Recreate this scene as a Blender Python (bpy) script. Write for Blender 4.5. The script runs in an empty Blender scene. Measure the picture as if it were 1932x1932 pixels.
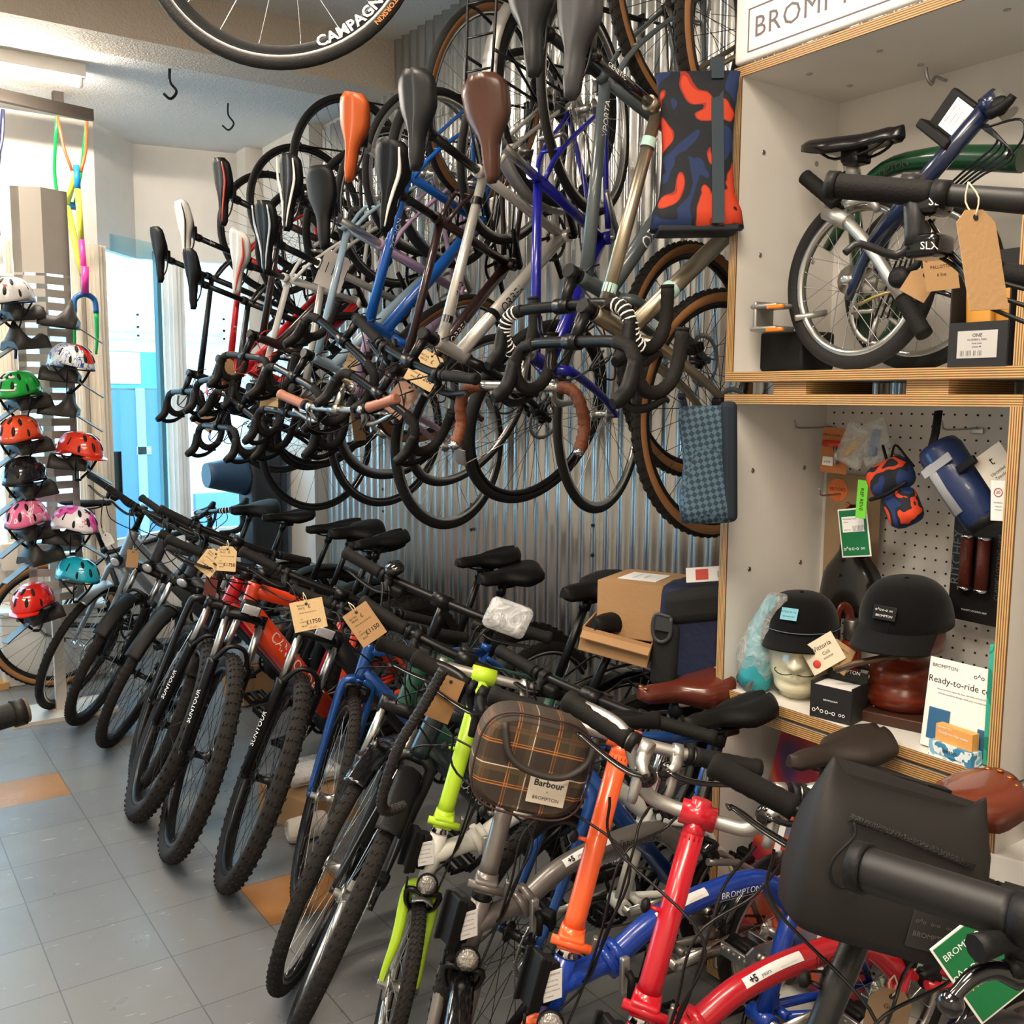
import bpy, math, random
from mathutils import Vector as V, Matrix as Mx
random.seed(7)
SC = bpy.context.scene
COL = SC.collection
PI = math.pi
I4 = Mx.Identity(4)

def lin(h):
    if isinstance(h, str):
        h = h.lstrip('#'); c = [int(h[i:i+2], 16)/255 for i in (0, 2, 4)]
    else: c = list(h)
    return [x/12.92 if x <= .04045 else ((x+.055)/1.055)**2.4 for x in c] + [1]

_M = {}
def mat(name, col='#808080', rough=.5, metal=0., bump=0., bscale=60., var=.06, vscale=9., emit=None, estr=0, coat=0, trans=0, alpha=1, spec=.5, ior=1.45, sheen=0):
    if name in _M: return _M[name]
    m = bpy.data.materials.new(name); m.use_nodes = True; _M[name] = m
    nt = m.node_tree; N = nt.nodes; L = nt.links
    b = N['Principled BSDF']
    c = lin(col)
    b.inputs['Base Color'].default_value = c
    b.inputs['Roughness'].default_value = rough
    b.inputs['Metallic'].default_value = metal
    b.inputs['Specular IOR Level'].default_value = spec
    b.inputs['IOR'].default_value = ior
    b.inputs['Coat Weight'].default_value = coat
    b.inputs['Coat Roughness'].default_value = .08
    b.inputs['Transmission Weight'].default_value = trans
    b.inputs['Alpha'].default_value = alpha
    b.inputs['Sheen Weight'].default_value = sheen
    if emit:
        b.inputs['Emission Color'].default_value = lin(emit); b.inputs['Emission Strength'].default_value = estr
    if var or bump:
        tc = N.new('ShaderNodeTexCoord'); no = N.new('ShaderNodeTexNoise')
        no.inputs['Scale'].default_value = vscale; no.inputs['Detail'].default_value = 3
        L.new(tc.outputs['Object'], no.inputs['Vector'])
        if var:
            mx = N.new('ShaderNodeMix'); mx.data_type = 'RGBA'
            mx.inputs[6].default_value = [x*(1-var) for x in c[:3]] + [1]
            mx.inputs[7].default_value = [min(1, x*(1+var)) for x in c[:3]] + [1]
            L.new(no.outputs['Fac'], mx.inputs[0]); L.new(mx.outputs[2], b.inputs['Base Color'])
        if bump:
            n2 = N.new('ShaderNodeTexNoise'); n2.inputs['Scale'].default_value = bscale; n2.inputs['Detail'].default_value = 2
            L.new(tc.outputs['Object'], n2.inputs['Vector'])
            bp = N.new('ShaderNodeBump'); bp.inputs['Strength'].default_value = bump; bp.inputs['Distance'].default_value = .004
            L.new(n2.outputs['Fac'], bp.inputs['Height']); L.new(bp.outputs['Normal'], b.inputs['Normal'])
    return m

def ramp_mat(name, tex, scale, stops, rough=.6, mode='CONSTANT', stretch=(1, 1, 1), dist=0., metal=0, detail=2.):
    """material whose colour is a texture sent through a colour ramp (camouflage, wood, bands)"""
    if name in _M: return _M[name]
    m = bpy.data.materials.new(name); m.use_nodes = True; _M[name] = m
    nt = m.node_tree; N = nt.nodes; L = nt.links; b = N['Principled BSDF']
    b.inputs['Roughness'].default_value = rough; b.inputs['Metallic'].default_value = metal
    tc = N.new('ShaderNodeTexCoord'); mp = N.new('ShaderNodeMapping'); mp.inputs['Scale'].default_value = stretch
    L.new(tc.outputs['Object'], mp.inputs['Vector'])
    if tex == 'noise':
        t = N.new('ShaderNodeTexNoise'); t.inputs['Scale'].default_value = scale; t.inputs['Detail'].default_value = detail; t.inputs['Distortion'].default_value = dist; out = t.outputs['Fac']
    elif tex == 'wave':
        t = N.new('ShaderNodeTexWave'); t.inputs['Scale'].default_value = scale; t.inputs['Distortion'].default_value = dist; t.bands_direction = 'X'; out = t.outputs['Fac']
    else:
        t = N.new('ShaderNodeTexVoronoi'); t.inputs['Scale'].default_value = scale; out = t.outputs['Distance']
    L.new(mp.outputs[0], t.inputs['Vector'])
    r = N.new('ShaderNodeValToRGB'); r.color_ramp.interpolation = mode
    e = r.color_ramp.elements
    while len(e) < len(stops): e.new(.5)
    for i, (p, c) in enumerate(stops): e[i].position = p; e[i].color = lin(c)
    L.new(out, r.inputs[0]); L.new(r.outputs[0], b.inputs['Base Color'])
    return m

def frame_of(d, hint=V((0, 0, 1))):
    d = d.normalized()
    if abs(d.dot(hint)) > .97: hint = V((1, 0, 0)) if abs(d.x) < .9 else V((0, 1, 0))
    a = hint.cross(d).normalized(); b = d.cross(a)
    return a, b

def cr(pts, n=6):
    """Catmull-Rom through the points"""
    P = [V(p) for p in pts]; P = [P[0]*2-P[1]] + P + [P[-1]*2-P[-2]]
    out = []
    for i in range(1, len(P)-2):
        for k in range(n):
            t = k/n; a, b, c, d = P[i-1:i+3]
            out.append(.5*((2*b)+(c-a)*t+(2*a-5*b+4*c-d)*t*t+(3*b-a-3*c+d)*t**3))
    out.append(P[-2]); return out

class MB:
    def __init__(s, M=None): s.v = []; s.f = []; s.m = []; s.cur = 0; s.M = M; s.flat = set()
    def addv(s, p):
        s.v.append(tuple(p)); return len(s.v)-1
    def face(s, idx, flat=False):
        if flat: s.flat.add(len(s.f))
        s.f.append(tuple(idx)); s.m.append(s.cur)
    def rings(s, rings, closed=True, caps=True, loop=False, flat=False):
        """each ring: list of points; join successive rings"""
        ids = [[s.addv(p) for p in r] for r in rings]
        n = len(ids[0]); k = len(ids)
        for i in range(k if loop else k-1):
            a, b = ids[i], ids[(i+1) % k]
            for j in range(n if closed else n-1):
                s.face((a[j], a[(j+1) % n], b[(j+1) % n], b[j]), flat)
        if caps and not loop and n > 2:
            s.face(list(reversed(ids[0])), True); s.face(ids[-1], True)
        return ids
    def tube(s, pts, r, n=8, caps=True, smooth=0, sq=None):
        pts = [V(p) for p in pts]
        if smooth: 
            k0 = len(pts); pts = cr(pts, smooth)
            if isinstance(r, (list, tuple)):
                rr = []
                for i in range(len(pts)):
                    t = i/smooth; a = min(int(t), k0-2); u = t-a; rr.append(r[a]*(1-u)+r[a+1]*u)
                r = rr
        K = len(pts)
        if not isinstance(r, (list, tuple)): r = [r]*K
        a = None; R = []
        for i in range(K):
            d = (pts[min(i+1, K-1)]-pts[max(i-1, 0)])
            if d.length < 1e-9: d = V((0, 0, 1))
            d.normalize()
            if a is None: a, b = frame_of(d)
            else:
                a = (a-d*a.dot(d))
                if a.length < 1e-6: a, b = frame_of(d)
                a.normalize(); b = d.cross(a)
            sx, sy = sq if sq else (1, 1)
            R.append([pts[i]+(a*math.cos(2*PI*j/n)*sx+b*math.sin(2*PI*j/n)*sy)*r[i] for j in range(n)])
        s.rings(R, caps=caps); return s
    def box(s, c, size, R=None, taper=1.):
        c = V(c); x, y, z = [q/2 for q in size]
        P = [V((sx*x*(taper if sz > 0 else 1), sy*y*(taper if sz > 0 else 1), sz*z)) for sz in (-1, 1) for sx, sy in ((-1, -1), (1, -1), (1, 1), (-1, 1))]
        if R is not None: P = [R @ p for p in P]
        i = [s.addv(c+p) for p in P]
        for f in ((3, 2, 1, 0), (4, 5, 6, 7), (0, 1, 5, 4), (1, 2, 6, 5), (2, 3, 7, 6), (3, 0, 4, 7)): s.face([i[k] for k in f], True)
        return s
    def rbox(s, c, size, r=.01, R=None, seg=3):
        """box with rounded corners: rounded rectangle rings stacked in z"""
        c = V(c); x, y, z = [q/2 for q in size]; r = min(r, x, y, z)*.999
        rings = []
        def ring(k, zz):
            o = []
            for cx, cy, a0 in ((x-r, y-r, 0), (-x+r, y-r, 90), (-x+r, -y+r, 180), (x-r, -y+r, 270)):
                for i in range(seg+1):
                    a = math.radians(a0+90*i/seg); o.append(V((cx+math.cos(a)*k, cy+math.sin(a)*k, zz)))
            return o
        for i in range(seg+1):
            a = PI/2*i/seg; rings.append(ring(r*math.sin(a)+1e-5, -z+r-r*math.cos(a)))
        for i in range(seg+1):
            a = PI/2*(1-i/seg); rings.append(ring(r*math.sin(a)+1e-5, z-r+r*math.cos(a)))
        rings = [[c+((R @ p) if R is not None else p) for p in q] for q in rings]
        s.rings(rings); return s
    def lathe(s, prof, n=16, o=(0, 0, 0), ax=(0, 0, 1), loop=False, caps=True):
        """profile [(radius, height)] about an axis"""
        ax = V(ax).normalized(); a, b = frame_of(ax); o = V(o)
        s.rings([[o+ax*h+(a*math.cos(2*PI*j/n)+b*math.sin(2*PI*j/n))*max(r, 1e-5) for j in range(n)] for r, h in prof], loop=loop, caps=caps)
        return s
    def revolve_y(s, prof, n=48, cx=0, cz=0, mats=None):
        """closed profile [(radius, y)] about the y axis; mats = material index per profile edge"""
        R = [[V((cx+r*math.cos(2*PI*j/n), y, cz+r*math.sin(2*PI*j/n))) for j in range(n)] for r, y in prof]
        ids = [[s.addv(p) for p in r] for r in R]; k = len(ids)
        for i in range(k):
            a, b = ids[i], ids[(i+1) % k]
            if mats: s.cur = mats[i]
            for j in range(n): s.face((a[j], a[(j+1) % n], b[(j+1) % n], b[j]))
        return s
    def prism(s, poly, th, M=I4):
        """polygon in local xy extruded along z by th (centred)"""
        a = [s.addv(M @ V((x, y, -th/2))) for x, y in poly]; b = [s.addv(M @ V((x, y, th/2))) for x, y in poly]
        s.face(list(reversed(a)), True); s.face(b, True); n = len(a)
        for i in range(n): s.face((a[i], a[(i+1) % n], b[(i+1) % n], b[i]), True)
        return s
    def ball(s, c, r, n=10, sc=(1, 1, 1)):
        c = V(c); R = []
        for i in range(n//2+1):
            t = PI*i/(n//2); R.append([c+V((math.sin(t)*math.cos(2*PI*j/n)*r*sc[0]+1e-6*math.cos(j), math.sin(t)*math.sin(2*PI*j/n)*r*sc[1], -math.cos(t)*r*sc[2])) for j in range(n)])
        s.rings(R); return s
    def mesh(s, name, mats):
        me = bpy.data.meshes.new(name)
        vs = s.v if s.M is None else [tuple(s.M @ V(p)) for p in s.v]
        me.from_pydata(vs, [], s.f)
        for m in (mats if isinstance(mats, (list, tuple)) else [mats]): me.materials.append(m)
        me.polygons.foreach_set('material_index', s.m)
        me.polygons.foreach_set('use_smooth', [i not in s.flat for i in range(len(s.f))])
        me.validate(); me.update(); return me
    def build(s, name, mats, parent=None, M=None):
        return put(name, s.mesh(name, mats), parent, M)

def put(name, me, parent=None, M=None):
    o = bpy.data.objects.new(name, me); COL.objects.link(o)
    if parent is not None: o.parent = parent
    if M is not None: o.matrix_local = M
    return o
def thing(name, label, cat, M=None, group=None):
    o = bpy.data.objects.new(name, None); COL.objects.link(o); o.empty_display_size = .05
    if M is not None: o.matrix_world = M
    return tag(o, label, cat, group)
def tag(o, label, cat, group=None):
    o['label'] = label; o['category'] = cat
    if group: o['group'] = group
    return o
def structure(o): o['kind'] = 'structure'; return o

_T = {}
def text_verts(s, size=.02, align='CENTER', spacing=1., bold=0.):
    k = (s, size, align, spacing, bold)
    if k not in _T:
        cu = bpy.data.curves.new('t', 'FONT'); cu.body = s; cu.size = size; cu.align_x = align; cu.align_y = 'CENTER'; cu.space_character = spacing
        cu.offset = bold; cu.resolution_u = 2
        o = bpy.data.objects.new('t', cu); COL.objects.link(o)
        dg = bpy.context.evaluated_depsgraph_get(); me = bpy.data.meshes.new_from_object(o.evaluated_get(dg))
        _T[k] = ([v.co.copy() for v in me.vertices], [tuple(p.vertices) for p in me.polygons])
        bpy.data.objects.remove(o); bpy.data.curves.remove(cu); bpy.data.meshes.remove(me)
    return _T[k]
def text(s, size, m, M, parent=None, name='lettering', **k):
    """flat lettering in the local xy plane of M"""
    vs, fs = text_verts(s, size, **k); me = bpy.data.meshes.new(name)
    me.from_pydata([tuple(M @ v) for v in vs], [], fs); me.materials.append(m)
    return put(name, me, parent)
def texts(lines, m, M, parent=None, name='lettering'):
    """several lines [(string, size, x, y)] joined as one lettering mesh"""
    V_ = []; F_ = []
    for l in lines:
        vs, fs = text_verts(l[0], l[1], **(l[4] if len(l) > 4 else {})); b = len(V_)
        V_ += [tuple(M @ (v+V((l[2], l[3], 0)))) for v in vs]; F_ += [tuple(i+b for i in f) for f in fs]
    me = bpy.data.meshes.new(name); me.from_pydata(V_, [], F_); me.materials.append(m)
    return put(name, me, parent)
def wrap_text(s, size, m, p0, p1, r, side, parent, t0=.5, name='lettering', flip=False, lift=.0008, boxed=0, up=1., **k):
    """lettering wrapped on a tube p0->p1 of radius r; side = direction the text faces"""
    p0, p1 = V(p0), V(p1); d = (p1-p0).normalized(); side = V(side); a = (side-d*side.dot(d)).normalized(); u = a.cross(d)*up
    vs, fs = text_verts(s, size, **k); vs = list(vs); fs = list(fs)
    if boxed:
        w = max(v.x for v in vs)+size*.35; h = size*.62; t = size*.07
        for x0, x1, y0, y1 in ((-w, w, h-t, h), (-w, w, -h, -h+t), (-w, -w+t, -h, h), (w-t, w, -h, h)):
            n = 8 if x1-x0 > t*2 else 1; ny = 1 if n == 8 else 6
            for i in range(n):
                for j in range(ny):
                    b = len(vs); xa, xb = x0+(x1-x0)*i/n, x0+(x1-x0)*(i+1)/n; ya, yb = y0+(y1-y0)*j/ny, y0+(y1-y0)*(j+1)/ny
                    vs += [V((xa, ya, 0)), V((xb, ya, 0)), V((xb, yb, 0)), V((xa, yb, 0))]; fs.append((b, b+1, b+2, b+3))
    o = p0.lerp(p1, t0); sg = -1 if flip else 1; out = []
    for v in vs:
        an = v.y*sg/r; out.append(tuple(o+d*v.x*sg+a*math.cos(an)*(r+lift)+u*math.sin(an)*(r+lift)))
    me = bpy.data.meshes.new(name); me.from_pydata(out, [], fs); me.materials.append(m)
    return put(name, me, parent)

# ---------------------------------------------------------------- common materials
RUB = mat('tyre_rubber', '#171616', .75, bump=.35, bscale=180)
RUB2 = mat('tyre_tread_rubber', '#1f1c1a', .85, bump=.4, bscale=90, spec=.3)
TAN = mat('tan_sidewall', '#8f6238', .7)
BLK = mat('black_alloy', '#0b0b0d', .35, spec=.4)
BLKM = mat('matt_black_plastic', '#0e0e0f', .55, bump=.12, bscale=220, spec=.3)
BLKG = mat('gloss_black_plastic', '#0c0c0e', .15, coat=.6)
GRIPM = mat('black_rubber_grip', '#121110', .75, bump=.25, bscale=320, spec=.3)
TAPE = mat('black_bar_tape', '#181514', .75, bump=.35, bscale=160, spec=.3)
SIL = mat('silver_alloy', '#c9c7c2', .28, metal=1., var=.03)
SILB = mat('brushed_silver', '#b9b7b2', .42, metal=.9, var=.04)
CHR = mat('chrome', '#dddddd', .1, metal=1., var=0)
STEEL = mat('spoke_steel', '#b8b8b8', .3, metal=1., var=0)
DSTEEL = mat('black_spoke', '#28282a', .4, metal=.6, var=0)
CHAINM = mat('chain_steel', '#5b5348', .45, metal=.9, bump=.3, bscale=300)
GOLD = mat('chain_gold', '#b7a06a', .4, metal=.8)
CABLE = mat('cable_housing', '#0e0e0f', .35)
WHITE = mat('white_paint', '#e9e7e2', .5)
WHT = mat('white_print', '#f2f2f0', .5, var=0)
DRK = mat('dark_print', '#1c1a1c', .6, var=0)
REDP = mat('red_print', '#c33a2a', .5, var=0)
REDPL = mat('red_plastic', '#c8281c', .3, coat=.4)
AMB = mat('amber_reflector', '#e8811c', .25, coat=.6)
LENS = mat('lamp_lens', '#e8e8ea', .12, metal=.6, bump=.6, bscale=240)
KRAFT = mat('kraft_card', '#a5825a', .8, bump=.2, bscale=140)
KRAFTL = mat('pale_kraft_card', '#cbae82', .8, bump=.2, bscale=140)
CARDM = mat('corrugated_card', '#a9845c', .8, bump=.25, bscale=80)
STRING = mat('cotton_string', '#d9c9a6', .8)
import math
R_ = math.radians
TYPES = dict(
 road=dict(R=.336, tr=.014, WB=.985, CS=.410, drop=.070, ha=72.5, sa=73.5, FL=.375, off=.045, HT=.145, ST=.50, SH=.73, stem=.10, rise=.00, bar='drop', bw=.42, tt=.030, dt=.040),
 gravel=dict(R=.350, tr=.021, WB=1.03, CS=.43, drop=.070, ha=71.5, sa=73, FL=.395, off=.048, HT=.16, ST=.50, SH=.74, stem=.09, rise=.0, bar='drop', bw=.44, tt=.034, dt=.044),
 hybrid=dict(R=.345, tr=.019, WB=1.06, CS=.44, drop=.065, ha=71.5, sa=73, FL=.44, off=.045, HT=.15, ST=.48, SH=.74, stem=.09, rise=.02, bar='flat', bw=.60, tt=.034, dt=.044),
 mtb=dict(R=.368, tr=.029, WB=1.13, CS=.445, drop=.055, ha=68.5, sa=73, FL=.50, off=.045, HT=.125, ST=.44, SH=.72, stem=.07, rise=.01, bar='flat', bw=.70, tt=.040, dt=.060),
 ebike=dict(R=.355, tr=.024, WB=1.12, CS=.46, drop=.055, ha=69.5, sa=72.5, FL=.47, off=.045, HT=.18, ST=.46, SH=.74, stem=.08, rise=.07, bar='flat', bw=.66, tt=.042, dt=.066),
 rigid=dict(R=.336, tr=.020, WB=1.02, CS=.43, drop=.06, ha=71, sa=73, FL=.385, off=.045, HT=.12, ST=.46, SH=.70, stem=.08, rise=.06, bar='flat', bw=.60, tt=.036, dt=.046),
 comfort=dict(R=.345, tr=.022, WB=1.07, CS=.45, drop=.06, ha=70, sa=72, FL=.40, off=.045, HT=.15, ST=.46, SH=.74, stem=.08, rise=.12, bar='flat', bw=.60, tt=.036, dt=.050),
 city=dict(R=.350, tr=.020, WB=1.10, CS=.45, drop=.06, ha=70, sa=72, FL=.45, off=.045, HT=.20, ST=.48, SH=.76, stem=.08, rise=.10, bar='flat', bw=.62, tt=.036, dt=.050),
)
def bike_points(t):
    R = t['R']
    P = {}
    P['ra'] = (0, 0, R)
    bbx = math.sqrt(t['CS']**2 - t['drop']**2)
    P['bb'] = (bbx, 0, R - t['drop'])
    P['fa'] = (t['WB'], 0, R)
    ha, sa = R_(t['ha']), R_(t['sa'])
    u = (-math.cos(ha), 0, math.sin(ha)); n = (math.sin(ha), 0, math.cos(ha))
    A = (t['WB'] - n[0]*t['off'], 0, R - n[2]*t['off'])
    pt = lambda a, d, k: tuple(a[i] + d[i]*k for i in range(3))
    P['axis'] = A; P['u'] = u; P['n'] = n
    P['crown'] = pt(A, u, t['FL']); P['htb'] = pt(A, u, t['FL'] + .008); P['htt'] = pt(A, u, t['FL'] + .008 + t['HT'])
    P['st'] = pt(A, u, t['FL'] + .03 + t['HT'] + t['rise'])
    c = pt(P['st'], n, t['stem']); P['clamp'] = (c[0], 0, c[2] + .01)
    s = (-math.cos(sa), 0, math.sin(sa)); P['s'] = s
    P['sc'] = pt(P['bb'], s, t['ST'])
    sm = pt(P['bb'], s, t['SH']); P['sm'] = sm
    P['sadr'] = (sm[0]-.15, 0, sm[2]+.035); P['sadn'] = (sm[0]+.125, 0, sm[2]+.02)
    c = P['clamp']; w = t['bw']/2
    if t['bar'] == 'drop':
        P['hl'] = (c[0]+.13, w, c[2]+.02); P['hr'] = (c[0]+.13, -w, c[2]+.02)
    else:
        P['hl'] = (c[0]-.04, w, c[2]+.02); P['hr'] = (c[0]-.04, -w, c[2]+.02)
    return P
STEERED = ('fa', 'crown', 'st', 'clamp', 'hl', 'hr')
# folding bike with 16 inch wheels
def folder_points(SL=.42, M=0):
    P = {}; R = .208
    P['ra'] = (0, 0, R); P['fa'] = (1.045, 0, R)
    ha = R_(73); u = (-math.cos(ha), 0, math.sin(ha)); n = (math.sin(ha), 0, math.cos(ha)); off = .03
    A = (1.045-n[0]*off, 0, R-n[2]*off)
    pt = lambda a, d, k: tuple(a[i] + d[i]*k for i in range(3))
    P['axis'] = A; P['u'] = u; P['n'] = n
    P['crown'] = pt(A, u, .245); P['htb'] = pt(A, u, .255); P['htt'] = pt(A, u, .375)
    P['hinge'] = pt(A, u, .415)
    P['clamp'] = pt(A, u, .415 + SL)
    P['bb'] = (.40, 0, .275)
    s = (-math.cos(R_(72)), 0, math.sin(R_(72))); P['s'] = s
    P['sc'] = pt(P['bb'], s, .27)
    sm = pt(P['bb'], s, .575); P['sm'] = sm
    P['sadr'] = (sm[0]-.15, 0, sm[2]+.035); P['sadn'] = (sm[0]+.125, 0, sm[2]+.02)
    P['mh'] = (.80, 0, .525)     # main tube hinge
    c = P['clamp']
    P['hl'] = (c[0]-.02-.04*M, .27, c[2]+.01+M); P['hr'] = (c[0]-.02-.04*M, -.27, c[2]+.01+M)
    return P
FSTEER = ('fa', 'crown', 'hinge', 'clamp', 'hl', 'hr')
# ---------------------------------------------------------------- wheels (shared meshes)
_W = {}
def wheel_meshes(R, tr, tyre='slick', rim='black', deep=.016, disc=False, spk=28, tan=False):
    key = (R, tr, tyre, rim, deep, disc, spk, tan)
    if key in _W: return _W[key]
    out = {}
    b = MB(); n = 12; cen = R-tr
    prof = [(cen+tr*math.cos(2*PI*i/n), tr*.98*math.sin(2*PI*i/n)) for i in range(n)]
    mats = [1 if (tan and 2 <= i < 10) else 0 for i in range(n)]
    b.revolve_y(prof, 64, mats=mats)
    b.cur = 0
    if tyre == 'knobby':
        N = 58
        for i in range(N):
            for lane, (ph, w, l, h) in enumerate(((0, .007, .009, .0035), (.5, .0065, .009, .0035), (-.5, .0065, .009, .0035), (.95, .007, .010, .0035), (-.95, .007, .010, .0035))):
                a = 2*PI*(i+(.5 if lane % 2 else 0))/N; y = math.sin(ph)*tr; rr = cen+math.cos(ph)*(tr+h*.3)
                Rm = Mx.Rotation(-a, 3, 'Y') @ Mx.Rotation(ph, 3, 'Z').to_3x3()
                b.box(V((rr*math.cos(a), y, rr*math.sin(a))), (h*2, w, l), Rm)
    elif tyre == 'block':
        N = 76
        for i in range(N):
            for s in (-1, 1):
                for ph, w, l in ((.33, .009, .011), (.85, .005, .008)):
                    a = 2*PI*(i+(.35 if s > 0 else 0))/N; rr = cen+math.cos(ph)*(tr+.0003)
                    Rm = Mx.Rotation(-a, 3, 'Y') @ Mx.Rotation(s*ph, 3, 'Z') @ Mx.Rotation(s*.5, 3, 'X')
                    b.box(V((rr*math.cos(a), s*math.sin(ph)*tr, rr*math.sin(a))), (.003, w*tr/.022, l), Rm)
    out['tyre'] = b.mesh('tyre', [RUB2 if tyre != 'slick' else RUB, TAN])
    ro = R-2*tr+.007; ri = ro-deep; hw = max(.0095, tr*.62)
    b = MB(); rm = {'black': BLK, 'silver': SIL, 'track': BLK}[rim]
    b.revolve_y([(ro, -hw), (ro, hw), (ro-.009, hw), (ri+.003, hw*.9), (ri, hw*.5), (ri, -hw*.5), (ri+.003, -hw*.9), (ro-.009, -hw)], 64,
                mats=[0, 1, 0, 0, 0, 0, 0, 1])
    out['rim'] = b.mesh('rim', [rm, SIL if rim in ('track', 'silver') else rm])
    b = MB(); fl = .022 if R > .25 else .030
    for i in range(spk):
        s = 1 if i % 2 else -1; a = 2*PI*i/spk; t = (1 if (i//2) % 2 else -1)*1.15
        p = V((fl*math.cos(a+t), s*.026, fl*math.sin(a+t))); q = V((ri+.002, 0, 0)); q = V((q.x*math.cos(a), s*.002, q.x*math.sin(a)))
        b.tube([p, q], .0011, 3, caps=False)
        b.tube([q, q*.965+V((0, 0, 0))], .0019, 4)
    out['spokes'] = b.mesh('spokes', [STEEL if rim != 'black' else DSTEEL])
    b = MB(); b.lathe([(.006, -.052), (.012, -.05), (.012, -.034), (fl+.004, -.031), (fl+.004, -.026), (.013, -.021), (.012, 0), (.013, .021), (fl+.004, .026), (fl+.004, .031), (.012, .034), (.012, .05), (.006, .052)], 16, ax=(0, 1, 0))
    out['hub'] = b.mesh('hub', [BLK if rim == 'black' else SIL])
    if disc:
        b = MB(); yy = .040
        b.revolve_y([(.080, yy-.001), (.080, yy+.001), (.066, yy+.001), (.066, yy-.001)], 36)
        for i in range(6):
            a = 2*PI*i/6; b.tube([V((.015*math.cos(a), yy, .015*math.sin(a))), V((.067*math.cos(a+.5), yy, .067*math.sin(a+.5)))], .003, 4)
        for i in range(24):
            a = 2*PI*i/24; b.tube([V((.079*math.cos(a), yy, .079*math.sin(a))), V((.083*math.cos(a), yy, .083*math.sin(a)))], .0022, 4)
        out['brake_disc'] = b.mesh('brake_disc', [STEEL])
    _W[key] = out; return out
def put_wheel(root, M, name='front_wheel', extra=None, **k):
    ms = wheel_meshes(**k)
    w = put(name, ms['rim'], root, M)
    for n in ('tyre', 'spokes', 'hub', 'brake_disc'):
        if n in ms: put(n, ms[n], w)
    return w
_S = {}
def shared(name, fn, mats):
    k = (name, tuple(m.name for m in mats))
    if k not in _S: _S[k] = fn().mesh(name.split(':')[0], mats)
    return _S[k]

def cassette_b():
    b = MB()
    for i, r in enumerate((.050, .044, .038, .033, .029, .025, .022)):
        y = -.030-i*.0035; b.lathe([(r, y), (r, y-.0016)], 26, ax=(0, 1, 0))
        for j in range(26 if i < 3 else 0):
            a = 2*PI*j/26; b.tube([V((r*.99*math.cos(a), y-.0008, r*.99*math.sin(a))), V(((r+.003)*math.cos(a), y-.0008, (r+.003)*math.sin(a)))], [.0016, .0006], 4)
    return b
def chainring_b(r=.085):
    b = MB(); y = -.045
    b.revolve_y([(r, y-.0015), (r, y+.0015), (r-.012, y+.0015), (r-.012, y-.0015)], 40)
    for i in range(5):
        a = 2*PI*i/5; b.tube([V((.012*math.cos(a), y, .012*math.sin(a))), V(((r-.008)*math.cos(a), y, (r-.008)*math.sin(a)))], .006, 6)
    for j in range(42):
        a = 2*PI*j/42; b.tube([V((r*math.cos(a), y, r*math.sin(a))), V(((r+.004)*math.cos(a), y, (r+.004)*math.sin(a)))], [.0022, .0008], 4)
    return b
def pedal_b(flat=True):
    b = MB()
    b.tube([(0, 0, 0), (0, .085, 0)], .007, 8)
    for s in (-1, 1):
        b.rbox((s*.040, .052, 0), (.012, .090, .018), .004)
        for k in range(6): b.box((s*.046, .016+k*.0145, .0), (.006, .006, .024))
    for y in (.010, .094): b.rbox((0, y, 0), (.085, .008, .016), .003)
    b.rbox((0, .052, 0), (.03, .08, .022), .008)
    return b
def saddle_b(L=.275, W=.072, dome=.022, skirt=.03, nose=.018, split=False, flare=0.):
    b = MB(); K = 15; n = 13; rings = []
    for i in range(K):
        t = i/(K-1); x = -.148*(L/.275)+L*t
        if t < .12: w = W*(.60+.40*math.sin(t/.12*PI/2))
        elif t < .32: w = W*(1-.06*(t-.12)/.2)
        elif t < .66: u = (t-.32)/.34; w = W*.94*(1-u*u*(3-2*u))+nose*1.25*(u*u*(3-2*u))
        else: w = nose*1.25*(1-.35*((t-.66)/.34)**2)
        if i == K-1: w *= .55
        z0 = .018*(1-t)**2*1.6 + (-.004 if t > .9 else 0)+.008*t
        sk = skirt*(.55+.9*math.exp(-((t-.35)/.22)**2)*.55)*(1 if t < .9 else .8)
        if i in (0, K-1): sk *= .55
        r = []
        for j in range(n):
            u = -1+2*j/(n-1); au = abs(u)
            if au > .84:
                e = (au-.84)/.16; yy = w*(1+flare*e); zz = z0-dome*.85-sk*e
            else:
                e = au/.84; yy = w*e**.9*1.0; zz = z0-dome*.85*e**2.6
                if split and e < .2 and t < .75: zz -= .007*(1-e/.2)
            r.append(V((x, math.copysign(yy, u), zz)))
        for q in range(4):
            y = w*(1+flare)*(.7-1.4*q/3); r.append(V((x, y, z0-dome*.85-sk*.75)))
        rings.append(r)
    b.rings(rings); return b
def brooks_extra(root, dy=0):
    pass
def rails_b():
    b = MB()
    for s in (-1, 1): b.tube([(-.10, s*.036, -.015), (-.06, s*.026, -.038), (.02, s*.022, -.042), (.07, s*.018, -.032), (.105, s*.010, -.012)], .0036, 6, smooth=3)
    b.rbox((-.012, 0, -.048), (.05, .052, .022), .006)
    return b
def springs_b():
    b = MB()
    for s in (-1, 1):
        b.tube([V((-.10, s*.04, -.065))+V((.012*math.cos(k*.8), .012*math.sin(k*.8), k*.0013)) for k in range(34)], .0025, 5)
    return b

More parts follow.
